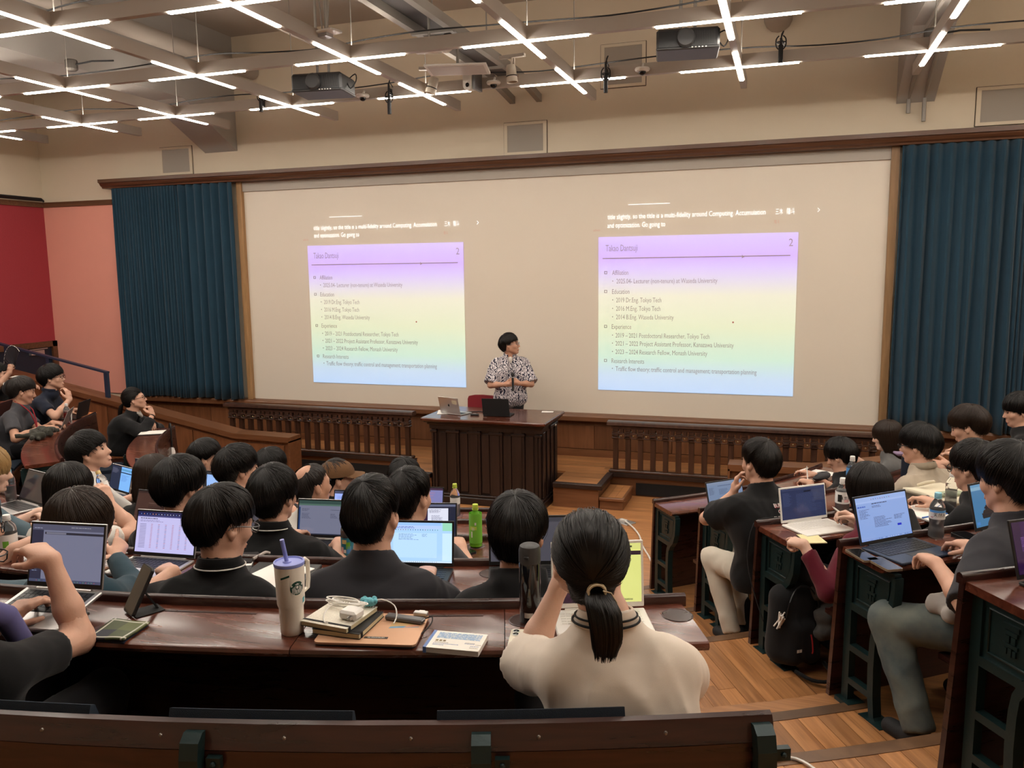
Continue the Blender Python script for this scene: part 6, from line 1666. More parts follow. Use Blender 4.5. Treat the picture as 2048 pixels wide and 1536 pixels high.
laptop('white laptop with a yellow page in front of the cream polo shirt', dk(1, 21.3, .055), 21, 'yellow', 'white_gloss', w=.29, d=.17, h=.20, open_=98, keys='white_plastic', bezel='white_gloss', seedv=2)
laptop('dark grey laptop showing a lilac table, in front of the black polo', dk(2, 6.1, .05), 6, 'table', 'silver', w=.31, d=.215, h=.195, open_=106, seedv=3)
laptop('black laptop with a bright blue document beside the charcoal t-shirt', dk(2, 15.95, .055), 13, 'doc', 'black_plastic', w=.31, d=.205, h=.185, open_=100, seedv=4)
laptop('black laptop with a pale screen behind the head of the hooded person', dk(2, 20.0, .05), 19, 'grey', 'charcoal_plastic', w=.345, d=.225, h=.20, open_=100, seedv=5)
laptop('silver laptop with a grey page and dark green bar on the third row desk', dk(3, 9.4, .055), 9.5, 'green', 'silver', w=.32, d=.215, h=.20, open_=104, seedv=6)
laptop('laptop with a chat window beside the green tea bottle', dk(3, 15.1, .05), 16, 'chat', 'silver_dark', w=.30, d=.21, h=.19, open_=104, seedv=7)
laptop('laptop with a dark switched-off screen behind the thick black hair', dk(3, 5.0, .06), 3, 'grey', 'black_plastic', w=.32, d=.21, h=.185, open_=116, seedv=8)
laptop('laptop with a brownish dark screen on the third desk at left', dk(3, -1.2, .06), 0, 'brown', 'silver_dark', w=.31, d=.21, h=.19, open_=112, seedv=9)
laptop('laptop with a light blue window beside the thinning hair', dk(4, 7.6, .05), 8, 'blue', 'charcoal_plastic', w=.32, d=.21, h=.19, open_=104, seedv=10)
laptop('laptop with a black bezel and sky blue screen in the second row', dk(4, -3.9, .06), -5, 'sky', 'black_plastic', w=.34, d=.22, h=.235, open_=104, stand=.022, seedv=11)
laptop('laptop with a plain blue screen in front of the short brown hair', dk(4, -12.2, .06), -10, 'sky', 'silver_dark', w=.36, d=.23, h=.245, open_=102, stand=.03, seedv=12)
laptop('silver laptop with a half black, half blue screen by the raised bottle', dk(4, -16.8, .08), -18, 'code', 'silver', w=.30, d=.21, h=.19, open_=104, seedv=13)
laptop('silver laptop with a black mirror-like screen at the far left', dk(3, -12.3, .03), -16, 'off', 'silver', w=.31, d=.215, h=.195, open_=114, seedv=14)
laptop('small laptop with a dark screen in the front row close to the lectern', dk(5, 10.4, .06), 9, 'pink', 'black_plastic', w=.29, d=.2, h=.175, open_=104, seedv=15)
laptop('laptop lid open beside the brown cap in the front row', dk(5, 6.3, .06), 5, 'off', 'black_plastic', w=.30, d=.2, h=.18, open_=104, seedv=16)
laptop('laptop with a grey-blue mail list in front of the white trousers', dk(4, 36.9, .055), 44, 'mail', 'charcoal_plastic', w=.31, d=.21, h=.19, open_=106, seedv=17)
laptop('white laptop with a dark page and white keyboard on the right block', dk(3, 36.1, .05), 38.5, 'dark', 'white_gloss', w=.318, d=.215, h=.19, open_=100, keys='white_plastic', bezel='white_gloss', seedv=18)
laptop('navy laptop with a blue document under the typing hands at right', dk(2, 34.08, .05), 42, 'gdoc', 'blue_steel', w=.325, d=.225, h=.21, open_=106, seedv=19)
laptop('dark laptop showing an island in blue water at the right edge', dk(2, 39.55, .06), 46, 'map', 'charcoal_plastic', w=.335, d=.225, h=.215, open_=104, seedv=20)
laptop('laptop with a purple screen at the bottom right edge', dk(1, 33.25, .07), 36, 'purple', 'black_plastic', w=.31, d=.21, h=.19, open_=106, seedv=21)
laptop('small dark laptop seen past the green t-shirt at right', dk(3, 57.3, .05), 56, 'grey', 'silver_dark', w=.29, d=.2, h=.175, open_=112, seedv=22)
laptop('laptop with a pinkish screen under the hands of the lanyard wearer', dk(4, -56.5, .07), -54, 'pink', 'silver', w=.31, d=.21, h=.195, open_=114, seedv=23)
laptop('slim black laptop beside the striped coffee cup', dk(4, -63.8, .07), -68, 'off', 'black_plastic', w=.30, d=.2, h=.18, open_=104, seedv=24)
laptop('silver laptop with a sticker, back to the audience, on the lectern', (-3.80, 8.98, 1.046), 162, 'slate', 'silver', w=.31, d=.215, h=.20, open_=104, logo='apple', sticker=True, seedv=25)
laptop('black laptop, back to the audience, in the middle of the lectern', (-3.22, 8.99, 1.046), 184, 'slate', 'black_matte', w=.33, d=.22, h=.205, open_=104, seedv=26)

# ------------------------------------------------------------------ bottles, cups
def clear_mat(name, col, rough=.05, ior=1.38, trans=.95):
    return mat(name, col, rough, trans=trans, ior=ior)
clear_mat('pet', (.97, .98, .99), ior=1.12, trans=.93); clear_mat('pet_green', (.22, .62, .05), .1, 1.25, .55)
clear_mat('tea_brown', (.45, .15, .03), .05, 1.2, .5); clear_mat('tea_amber', (.80, .45, .06), .05, 1.2, .6); clear_mat('tea_red', (.45, .06, .05), .05, 1.33, .75); clear_mat('water_clear', (.93, .95, .97), .08, 1.12, .5); clear_mat('tea_green', (.75, .62, .10), .05, 1.33, .8)
for nm, c in (('cap_white', (.80, .78, .75)), ('cap_blue', (.28, .58, .68)), ('cap_lime', (.50, .62, .08)), ('cap_yellow', (.78, .58, .25)), ('label_blue', (.10, .32, .68)), ('label_white', (.78, .77, .74)), ('label_green', (.18, .50, .05)), ('label_pink', (.66, .40, .40)), ('label_black', (.012, .010, .008)), ('label_teal', (.03, .22, .30)), ('label_navy', (.03, .07, .22))): mat(nm, c, .45)
def bottle(label, loc, H, r, liquid, level, cap, lab=None, labz=(.45, .72), text=None, tcol='label_navy', extra=None, shell='pet', lab2=None, ribs=False, tsize=.02, face=0, waist=False, rz=0.0):
    t = thing('bottle', label, 'bottle', loc, R_(rz))
    def rad_at(u): 
        if u < .03: return r*.9
        if u < .66:
            q = r
            if waist: q = r*(1-.10*math.exp(-((u-.30)/.09)**2))
            if ribs: q = q*(1-.02*(math.sin(u*75) > .3))
            return q
        if u < .86: v = (u-.66)/.20; return r*(1-v*v*.1)*(1-v)+(.42*r)*v+.12*r*math.sin(PI*v)
        return .42*r
    N = 40 if ribs else 22
    prof = [(rad_at(u), H*u) for u in np.linspace(0, .90, N)]
    b = MB(); b.lathe([(r*.6, 0)]+prof[1:]+[(.36*r, H*.90)], 24); b.build('shell', shell, t, local=True, smooth=True)
    if liquid:
        b = MB(); b.lathe([(r*.55, .004)]+[(rad_at(u)-.0025, H*u) for u in np.linspace(.03, level, 16)], 20); b.build('liquid', liquid, t, local=True, smooth=True)
    b = MB(); b.lathe([(.46*r, H*.90), (.47*r, H*.905), (.46*r, H*.985), (.42*r, H)], 20); b.build('cap', cap, t, local=True, smooth=True)
    b = MB(); b.lathe([(.50*r, H*.875), (.50*r, H*.89)], 20); b.build('neck_ring', cap if cap != 'cap_white' else 'white_plastic', t, local=True)
    if lab:
        rr = max(rad_at(u) for u in np.linspace(*labz, 6))+.0006
        b = MB(); b.lathe([(rr, H*labz[0]), (rr, H*labz[1])], 28, cap=False); lo = b.build('label_band', lab, t, local=True, smooth=True)
        if lab2:
            for m2, z0, z1, a0, a1 in lab2:
                q = MB(); n = 12; vs = [((rr+.0006)*math.cos(R_(a0+(a1-a0)*i/n)), (rr+.0006)*math.sin(R_(a0+(a1-a0)*i/n)), H*z) for z in (z0, z1) for i in range(n+1)]
                q.add(vs, [(i, i+1, n+2+i, n+1+i) for i in range(n)]); q.build('label_patch', m2, lo, local=True)
        if text:
            V, F = text_geo(text, tsize, 'CENTER'); q = MB()
            q.add([((rr+.0012)*math.sin(x/rr+R_(face)), -(rr+.0012)*math.cos(x/rr+R_(face)), H*(labz[0]+labz[1])/2+y-tsize*.35) for x, y, z in V], F); q.build('lettering', tcol, lo, local=True)
    return t
bottle('tall bottle of brown tea with a white cap on the right block desk', tuple(Vector(dk(3, 38.0, .12))), .262, .039, 'tea_brown', .50, 'cap_white', 'label_white', (.46, .72), '\u9ed2\u8c46\u8336', 'label_black', ribs=True, tsize=.020, face=20, lab2=[('label_black', .50, .66, 228, 262), ('label_pink', .50, .56, 280, 320)])
bottle('water bottle with a pale blue cap and printed label beside the navy laptop', (.69, 4.10, .76+DT), .215, .034, 'water_clear', .60, 'cap_blue', 'label_white', (.44, .64), '\u5929\u7136\u6c34', 'label_black', waist=True, tsize=.019, face=12, lab2=[('label_blue', .59, .64, 200, 340), ('label_pink', .47, .50, 215, 235)])
bottle('large water bottle with a white cap and blue label on the second right desk', tuple(dk(4, 49.4, .10)), .275, .039, 'water_clear', .35, 'cap_white', 'label_blue', (.42, .70), '\u5929\u7136\u6c34', 'label_white', tsize=.022, face=25)
bottle('clear water bottle with no label beside the thin glasses', tuple(dk(3, 46.0, .16)), .21, .033, 'water_clear', .5, 'cap_white', ribs=True)
bottle('bright green tea bottle with a lime cap on the centre desk', (-1.518, 3.885, .57+DT), .232, .034, 'tea_green', .62, 'cap_lime', 'label_green', (.12, .80), shell='pet_green', text='\u8336', tcol='label_white', tsize=.02, lab2=[('label_white', .26, .40, 250, 262), ('label_white', .55, .61, 283, 297), ('cap_lime', .44, .52, 240, 300)])
bottle('clear tea bottle with a lime cap in front of the lectern', (-2.07, 4.93, .38+DT), .225, .033, 'water_clear', .5, 'cap_lime', 'label_white', (.40, .60))
bottle('tea bottle with a colourful printed sleeve between two sitters', (-2.095, 3.56, .57+DT), .215, .034, 'tea_brown', .68, 'cap_blue', 'label_teal', (.06, .50), lab2=[('label_pink', .10, .28, 235, 262), ('cap_yellow', .36, .46, 250, 290), ('label_green', .24, .40, 285, 320), ('label_white', .14, .22, 265, 285), ('label_blue', .12, .30, 290, 330)])
bottle('bottle of amber tea with a white cap and pink label at left', tuple(dk(2, 1.2, .06)), .215, .034, 'tea_amber', .74, 'cap_white', 'label_pink', (.34, .60), '\u30b8\u30e3\u30b9\u30df\u30f3', 'label_black', tsize=.014, face=10, lab2=[('cap_yellow', .36, .58, 225, 275)])
bottle('clear water bottle with a light blue cap at the far left', tuple(dk(3, -14.3, .04)), .21, .033, 'water_clear', .5, 'cap_blue', ribs=True)
bottle('clear bottle with a green and white label at the left edge', tuple(dk(2, -.1, .16)), .19, .036, 'water_clear', .4, 'cap_white', 'label_white', (.20, .55), lab2=[('label_green', .24, .40, 280, 320)])
bottle('bottle of red tea beside the coffee cup in the left block', tuple(dk(4, -59.5, .10)), .225, .035, 'tea_red', .62, 'cap_white', 'tea_red', (.30, .55))
bt = bottle('small bottle with a yellow cap held in a raised hand', (0, 0, 0), .17, .028, 'water_clear', .5, 'cap_yellow', 'label_white', (.30, .6))
root, H, inf = P['m130']; Wp = world_m(root) @ Vector(inf['arms'][1][3]); bt.matrix_world = Matrix.Translation(Wp+Vector((-.055, .055, .0))) @ Matrix.Rotation(R_(-22), 4, 'Y')
# coffee cup with stripes
t = thing('coffee_cup', 'white paper coffee cup with black stripes and lid in the left block', 'cup', dk(4, -61.8, .15))
b = MB(); b.lathe([(.030, 0), (.042, .105)], 20); b.build('cup', 'white_plastic', t, local=True, smooth=True)
b = MB(); b.lathe([(.044, .104), (.045, .112), (.041, .116), (.039, .124)], 20); b.build('lid', 'black_plastic', t, local=True, smooth=True)
for k in range(3):
    b = MB(); z = .05+k*.014; r0 = .030+.012*z/.105+.0008; n = 8
    b.add([(r0*math.cos(R_(250+12*i)), r0*math.sin(R_(250+12*i)), z+dz) for dz in (0, .007) for i in range(n+1)], [(i, i+1, n+2+i, n+1+i) for i in range(n)]); b.build('stripe', 'black_plastic', t, local=True)
# insulated bottle with a scarf at the right
t = thing('insulated_bottle', 'dark blue flask with a light blue cap and lilac scarf at right', 'bottle', dk(4, 57.5, .12))
b = MB(); b.lathe([(.042, 0), (.045, .01), (.045, .17), (.036, .20), (.020, .21)], 20); b.build('body', 'door_navy', t, local=True, smooth=True)
b = MB(); b.lathe([(.021, .21), (.022, .24), (.018, .245)], 16); b.build('cap', 'cap_blue', t, local=True, smooth=True)
b = MB(); b.tube([(.03, -.02, .20), (-.03, -.03, .205), (-.07, -.01, .195), (-.10, .02, .20)], [.018, .022, .018, .008], 8); b.build('scarf', mat('scarf_lilac', (.30, .22, .34), .9), t, local=True, smooth=True)

# ------------------------------------------------------------------ things on the nearest desk
TZ = ZK[1]+DT
t = thing('tumbler', 'cream travel tumbler with a lilac lid and straw on the nearest desk', 'tumbler', (-1.372, 1.992, TZ), R_(60))
b = MB(); b.lathe([(.030, 0), (.0335, .004), (.0345, .02), (.036, .082), (.0385, .088), (.0405, .095), (.0435, .205), (.0435, .214)], 36); b.build('body', mat('tumbler_cream', (.80, .74, .65), .45), t, local=True, smooth=True)
b = MB(); b.lathe([(.0445, .212), (.0455, .217), (.0450, .222), (.040, .223), (.038, .219), (.0, .219)], 36, cap=False); b.build('lid', mat('lilac', (.25, .29, .66), .4), t, local=True, smooth=True)
b = MB(); b.tube([(-.004, .004, .216), (-.016, .006, .290)], .0062, 14); b.lathe([(.013, .219), (.012, .222), (.007, .223)], 14, (-.004, .004, 0)); b.build('straw', 'lilac', t, local=True, smooth=True)
b = MB(); b.tube([(.040, .012, .206), (.060, .018, .210), (.070, .021, .200), (.070, .021, .145), (.066, .02, .118), (.052, .016, .112), (.038, .012, .118)], [.006, .006, .0065, .0065, .0065, .006, .006], 8); b.build('handle', 'tumbler_cream', t, local=True, smooth=True)
def on_cyl(pts, r, a0): return [((r)*math.sin(x/r+a0), -(r)*math.cos(x/r+a0), z) for x, z in pts]
def body_r(z): return .0405+.003*(z-.095)/.11
def patch(name, m, polys, lift, a0):
    q = MB()
    for pl in polys: q.add([((body_r(z)+lift)*math.sin(x/body_r(z)+a0), -(body_r(z)+lift)*math.cos(x/body_r(z)+a0), z) for x, z in pl], [tuple(range(len(pl)))])
    return q.build(name, m, t, local=True)
a0 = R_(2)
mat('logo_green', (.010, .055, .035), .45)
disc = []
for i in range(28):
    a, c = 2*PI*i/28, 2*PI*(i+1)/28
    for r0_, r1_ in ((0, .0105), (.0105, .021)):
        pl = [(r0_*math.sin(a), .150+r0_*math.cos(a)), (r1_*math.sin(a), .150+r1_*math.cos(a)), (r1_*math.sin(c), .150+r1_*math.cos(c)), (r0_*math.sin(c), .150+r0_*math.cos(c))]
        disc.append(pl[1:] if r0_ == 0 else pl)
patch('emblem_disc', 'logo_green', disc, .0006, a0)
wh = []
def ell_poly(cx_, cz_, rx_, rz_, n=12): return [(cx_+rx_*math.sin(2*PI*i/n), cz_+rz_*math.cos(2*PI*i/n)) for i in range(n)]
wh.append(ell_poly(0, .1535, .0035, .0048))                              # face
wh.append([(-.005, .1605), (.005, .1605), (.0062, .1645), (.003, .1625), (0, .1665), (-.003, .1625), (-.0062, .1645)])   # crown
for s in (-1, 1):
    for k in range(4):                                                    # wavy hair strands
        x_ = s*(.0055+.0032*k); pts = [(x_+s*.0012*math.sin(j*1.3+k), .158-.006*k*.4-j*.0048) for j in range(6)]
        wh.append([(p[0]-.0008, p[1]) for p in pts]+[(p[0]+.0008, p[1]) for p in pts[::-1]])
    wh.append([(s*.013, .159), (s*.017, .163), (s*.0185, .157), (s*.016, .155)])   # raised tail fins
for k in range(3): wh.append([(-.003+.003*k-.0007, .1465), (-.003+.003*k+.0007, .1465), (-.003+.0027*k+.0005, .1325), (-.003+.0027*k-.0005, .1325)])
patch('emblem_figure', 'white_gloss', wh, .0012, a0)
a1 = R_(-45)
tape = []
for i in range(6):
    x_ = -.013+i*.0044; z_ = .178+i*.0016; tape.append([(x_, z_), (x_+.0044, z_+.0016), (x_+.0044, z_+.0076), (x_, z_+.006)])
patch('green_tape', 'logo_green', tape, .0006, a1)
patch('teal_sticker', mat('teal_sticker', (.10, .33, .40), .5), [[(-.002, .098), (.010, .100), (.010, .116), (-.002, .114)]], .0008, R_(30))
t = thing('thermos', 'tall black glossy flask beside the ponytail on the nearest desk', 'flask', (-.715, 2.275, TZ))
b = MB(); b.lathe([(.030, 0), (.0325, .003), (.0325, .185), (.031, .190)], 32); b.build('body', mat('gloss_black', (.006, .006, .007), .12, coat=.5), t, local=True, smooth=True)
b = MB(); b.lathe([(.0330, .190), (.0335, .194), (.0335, .226), (.030, .240), (.024, .244)], 32); b.build('lid', mat('lid_grey', (.035, .035, .036), .5), t, local=True, smooth=True)
b = MB(); b.box(-.008, .008, -.037, -.030, .207, .216, bev=.002); b.build('latch', 'black_plastic', t, local=True)
b = MB(); n = 8; b.add([(.0329*math.cos(R_(255+6*i)), .0329*math.sin(R_(255+6*i)), z) for z in (.022, .038) for i in range(n+1)], [(i, i+1, n+2+i, n+1+i) for i in range(n)]); b.build('label_plate', 'silver', t, local=True)
# closed copper laptop with stickers
t = thing('closed_laptop', 'closed copper-coloured laptop with stickers under the notebooks', 'laptop', (-1.140, 2.065, TZ), R_(13))
b = MB(); rr = .016; w_, d_ = .150, .105
pts = []
for cx_, cy_, a_ in ((w_-rr, d_-rr, 0), (-w_+rr, d_-rr, 90), (-w_+rr, -d_+rr, 180), (w_-rr, -d_+rr, 270)):
    for k in range(5): pts.append((cx_+rr*math.cos(R_(a_+22.5*k)), cy_+rr*math.sin(R_(a_+22.5*k))))
b.prism(pts, 'z', .007, .013); b.build('lid', mat('copper', (.62, .36, .22), .42, metal=.3), t, local=True)
b = MB(); b.prism([(x_*.985, y_*.98) for x_, y_ in pts], 'z', .001, .007); b.build('base', 'charcoal_plastic', t, local=True)
b = MB(); b.box(-.010, .060, -.071, -.059, .0131, .0137); o = b.build('name_tape', 'label_black', t, local=True)
V, F = text_geo('HETSUONG PX', .0095, 'CENTER', .78); b = MB(); b.add([(.025-x_, -.0615-y_, .0139) for x_, y_, z_ in V], F); b.build('lettering', 'label_white', o, local=True)
b = MB()
for pl, c in ((((.045, .0), (.135, .02), (.128, .072), (.05, .062)), (.55, .36, .16)), (((.045, .0), (.135, .012), (.135, .022), (.09, .018), (.05, .012)), (.12, .28, .42)), (((.055, .05), (.10, .06), (.09, .072), (.05, .064)), (.03, .03, .05)), (((.09, .008), (.135, .016), (.135, .034), (.10, .024)), (.62, .30, .18))):
    b.quad([(x_, y_, .0132+.0001*len(b.f)) for x_, y_ in pl], c)
b.build('picture_sticker', 'print', t, local=True, vcol=True)
def notebook(label, loc, rz, w, d, h, cover, spiral=True, band=True):
    t = thing('notebook', label, 'notebook', loc, R_(rz))
    b = MB(); b.box(-w/2+.002, w/2-.002, -d/2+.002, d/2-.002, .0015, h-.0015); b.build('pages', mat('pages', (.62, .54, .34), .8), t, local=True)
    b = MB(); b.box(-w/2, w/2, -d/2, d/2, h-.0015, h, bev=.0005); b.build('front_cover', cover, t, local=True)
    b = MB(); b.box(-w/2, w/2, -d/2, d/2, 0, .0015); b.build('back_cover', 'black_plastic', t, local=True)
    if spiral:
        n = int(w/.0085)
        for i in range(n):
            x = -w/2+.006+i*(w-.012)/(n-1); q = MB(); q.tube([(x, d/2-.006+.0085*math.cos(k*PI/5), h/2+(h/2+.003)*math.sin(k*PI/5)) for k in range(10)], .0011, 5, closed=True); q.build('ring', 'black_plastic', t, local=True)
    if band:
        b = MB(); b.box(-w/2-.001, w/2+.001, -d/2+.012, -d/2+.021, -.0002, h+.001); b.build('elastic_band', 'black_matte', t, local=True)
    return t
notebook('black-edged notebook lying under the white spiral notebook', (-1.220, 2.060, TZ+.0135), 2, .155, .165, .016, 'black_plastic', True, True)
notebook('white speckled spiral notebook with a black elastic band', (-1.250, 2.062, TZ+.030), -4, .160, .170, .015, mat('speckled', (.74, .70, .60), .7, vary=.25, vscale=220), True, True)
t = thing('charger', 'white square charger lying on the white spiral notebook', 'charger', (-1.200, 2.045, TZ+.046), R_(-6))
b = MB(); b.box(-.030, .030, -.026, .026, 0, .028, bev=.007); b.build('body', 'white_gloss', t, local=True)
for x_ in (.012, .022):
    b = MB(); b.box(x_-.001, x_+.001, -.040, -.026, .010, .018); b.build('prong', 'silver', t, local=True)
b = MB(); pts = []
for i in range(60):
    a = i*.62; r0_ = .045+.006*math.sin(i*1.7); pts.append((-1.250+r0_*1.25*math.cos(a)*(1-.2*math.sin(i)), 2.105+r0_*.42*math.sin(a), TZ+.050+.010*abs(math.sin(i*.37))+.014*(i/60)))
b.tube(pts, .0022, 6)
tag(b.build('charging_cable', 'white_gloss', smooth=True), 'coiled white charging cable on the spiral notebook', 'cable')
b = MB(); b.tube([(-1.275, 2.13, TZ+.06), (-1.297, 2.08, TZ+.052), (-1.285, 2.03, TZ+.050), (-1.260, 1.99, TZ+.049), (-1.245, 1.985, TZ+.049)], .0021, 6); b.tube([(-1.200, 2.12, TZ+.062), (-1.155, 2.15, TZ+.066), (-1.115, 2.155, TZ+.05), (-1.095, 2.13, TZ+.03), (-1.090, 2.10, TZ+.018)], .0021, 6)
tag(b.build('cable_end', 'white_gloss', smooth=True, kind='stuff'), 'loose white cable ends hanging over the notebook', 'cable')
b = MB(); b.sphere((-1.190, 2.135, TZ+.060), (.026, .016, .013), 14, 9)
for i in range(7): b.sphere((-1.190+.02*math.cos(i*.9), 2.135+.013*math.sin(i*.9), TZ+.064+.004*math.sin(i*2.2)), .009, 8, 6)
tag(b.build('cable_wrap', mat('wrap_teal', (.13, .40, .47), .8), smooth=True, kind='stuff'), 'crumpled teal wrap tied round the white cable', 'cable tie')
t = thing('usb_hub', 'flat dark grey hub lying on the copper laptop', 'adapter', (-1.070, 2.135, TZ+.0145), R_(-1))
b = MB(); b.box(-.062, .062, -.014, .014, 0, .014, bev=.003); b.build('body', mat('hub_grey', (.13, .13, .135), .4, metal=.5), t, local=True)
b = MB(); b.box(.062, .0628, -.010, .010, .003, .011); b.build('port', 'dark_glass', t, local=True)
b = MB(); b.tube([(.055, .01, .007), (.075, .03, .010), (.088, .005, .006), (.090, -.03, .002), (.080, -.065, -.006), (.070, -.085, -.011)], .0022, 6); b.build('lead', 'black_matte', t, local=True, smooth=True)
t = thing('adapter', 'small silver plug adapter behind the grey hub', 'adapter', (-1.040, 2.185, TZ+.0145), R_(6))
b = MB(); b.box(-.022, .022, -.010, .010, 0, .012, bev=.002); b.build('body', 'silver', t, local=True)
b = MB(); b.box(-.010, .008, .010, .018, .003, .009); b.build('plug', 'white_plastic', t, local=True)
# white book with blue spine
t = thing('book', 'white paperback with a blue spine lying on the nearest desk', 'book', (-.868, 2.050, TZ), R_(6))
b = MB(); b.box(-.080, .080, -.054, .054, .001, .016); b.build('pages', 'paper', t, local=True)
b = MB(); b.box(-.081, .081, -.055, .055, .016, .0172, bev=.0004); b.build('cover', mat('cover_white', (.80, .77, .70), .45), t, local=True)
b = MB(); b.box(-.0815, -.072, -.0552, .0552, 0, .0176); b.build('spine', mat('spine_blue', (.13, .22, .48), .5), t, local=True)
b = MB(); rs_ = random.Random(4)
for i in range(30):
    for j in range(8):
        x_ = -.060+i*.0043; y_ = .008+j*.0048; c = rs_.choice(((.25, .42, .66), (.35, .50, .70), (.62, .68, .74)))
        b.quad([(x_, y_, .0175), (x_+.0038, y_, .0175), (x_+.0038, y_+.0040, .0175), (x_, y_+.0040, .0175)], c)
for i in range(3): b.quad([(-.058+i*.011, -.012, .0175), (-.050+i*.011, -.012, .0175), (-.050+i*.011, -.002, .0175), (-.058+i*.011, -.002, .0175)], (.22, .17, .08))
for k, (x0_, x1_, y_) in enumerate(((-.058, -.02, -.020), (-.06, .01, -.028), (.03, .055, -.012), (.03, .058, -.017), (.062, .076, -.020), (.05, .075, -.030), (.05, .075, -.040), (-.06, -.03, -.036))):
    x_ = x0_
    while x_ < x1_:
        w_ = rs_.uniform(.002, .005); b.quad([(x_, y_, .0175), (x_+w_, y_, .0175), (x_+w_, y_+.003, .0175), (x_, y_+.003, .0175)], (.10, .16, .40) if k % 2 else (.25, .22, .20)); x_ += w_+.001
b.build('cover_print', 'print', t, local=True, vcol=True)
def phone(name, label, loc, rz, w, d, h, body, cat='phone', face=None, cams=0, mtx=None, stand=False):
    t = thing(name, label, cat, loc, R_(rz))
    M = mtx or Matrix.Identity(4)
    rr = .010; pts = []
    for cx_, cy_, a_ in ((w/2-rr, d/2-rr, 0), (-w/2+rr, d/2-rr, 90), (-w/2+rr, -d/2+rr, 180), (w/2-rr, -d/2+rr, 270)):
        for k in range(5): pts.append((cx_+rr*math.cos(R_(a_+22.5*k)), cy_+rr*math.sin(R_(a_+22.5*k))))
    b = MB(); b.prism(pts, 'z', 0, h); b.xf(M); b.build('case', body, t, local=True)
    b = MB(); b.prism([(x_*.93, y_*.965) for x_, y_ in pts], 'z', h, h+.0006); b.xf(M); b.build('face', face or body, t, local=True)
    for i in range(cams):
        b = MB(); b.lathe([(.0085, h+.0005), (.0085, h+.0030), (.0070, h+.0034)], 16, (-w/2+.016, d/2-.018-i*.020, 0)); b.xf(M); b.build('lens', 'dark_glass', t, local=True, smooth=True)
        b = MB(); b.tube([(-w/2+.016+.0092*math.cos(k*PI/8), d/2-.018-i*.020+.0092*math.sin(k*PI/8), h+.002) for k in range(16)], .0012, 5, closed=True); b.xf(M); b.build('lens_ring', 'silver', t, local=True)
    return t
t = phone('phone', 'cream phone case with an orange doodle beside the cream polo sleeve', (-.690, 2.115, TZ), 12, .078, .155, .011, mat('case_cream', (.70, .65, .52), .4), face='case_cream', cams=2)
b = MB(); rs_ = random.Random(9)
b.add([(x_*1.0-.0+.006, y_-.012, .0122) for x_, y_ in ell_poly(0, 0, .022, .020, 18)], [tuple(range(17, -1, -1))], (.72, .34, .03))
b.add([(x_+.006, y_-.012, .0124) for x_, y_ in ell_poly(0, 0, .013, .006, 12)], [tuple(range(11, -1, -1))], (.78, .60, .30))
for i in range(26):
    x_, y_ = rs_.uniform(-.030, .030), rs_.uniform(-.068, .066)
    if abs(x_-.006) < .026 and abs(y_+.012) < .024: continue
    w_ = rs_.uniform(.002, .006); b.quad([(x_, y_, .0122), (x_+w_, y_, .0122), (x_+w_, y_+.0014, .0122), (x_, y_+.0014, .0122)], (.20, .17, .12))
b.build('doodle_print', 'print', t, local=True, vcol=True)
# phone on a folding stand, left
t = phone('phone', 'black phone leaning on a folding stand on the nearest desk', (-1.915, 1.975, TZ), -28, .078, .155, .010, 'black_plastic', face='dark_glass', mtx=Matrix.Translation((-.01, -.03, .008)) @ Matrix.Rotation(R_(62), 4, 'X') @ Matrix.Translation((0, .072, 0)))
b = MB(); b.box(-.035, .035, -.03, .060, 0, .004, bev=.001); b.add([(-.012, .045, .004), (.012, .045, .004), (.012, .012, .062), (-.012, .012, .062), (-.012, .048, .007), (.012, .048, .007), (.012, .015, .065), (-.012, .015, .065)], [(0, 1, 2, 3), (7, 6, 5, 4), (0, 4, 5, 1), (1, 5, 6, 2), (2, 6, 7, 3), (3, 7, 4, 0)]); b.build('stand', 'black_matte', t, local=True)
# checked cloth pouch
t = thing('cloth_pouch', 'folded green and navy checked cloth pouch on the nearest desk', 'pouch', (-1.875, 1.836, TZ), R_(8))
def cloth_sheet(nx, ny, w, d, z, amp, seedv):
    rs = random.Random(seedv); p = [rs.uniform(0, 6) for _ in range(4)]
    V = [(-w/2+w*i/nx, -d/2+d*j/ny, z+amp*(math.sin(3*i/nx+p[0])*math.cos(2.5*j/ny+p[1])+.5*math.sin(7*i/nx+5*j/ny+p[2]))) for j in range(ny+1) for i in range(nx+1)]
    F = [(j*(nx+1)+i, j*(nx+1)+i+1, (j+1)*(nx+1)+i+1, (j+1)*(nx+1)+i) for j in range(ny) for i in range(nx)]
    return V, F
V, F = cloth_sheet(20, 20, .125, .125, .012, .002, 3)
cols = []
for j in range(20):
    for i in range(20):
        a = i in (0, 1, 17, 18) and True; c_ = j in (0, 1, 18) 
        base = (.045, .06, .018) if (i < 10) != (j < 9) else ((.012, .014, .022) if i < 10 else (.085, .10, .025))
        cols.append((.45, .44, .36) if i in (1, 18) or j in (1, 18) else base)
b = MB(); b.v = V; b.f = F; b.c = cols; o = b.build('front', 'print', t, local=True, vcol=True, smooth=True)
V2, F2 = cloth_sheet(10, 10, .12, .12, .002, .001, 5); b = MB(); b.add(V2, F2); o2 = b.build('back', 'navy_polo', t, local=True, smooth=True)
for q in (o, o2): sm = q.modifiers.new('thickness', 'SOLIDIFY'); sm.thickness = .006; sm.offset = -1

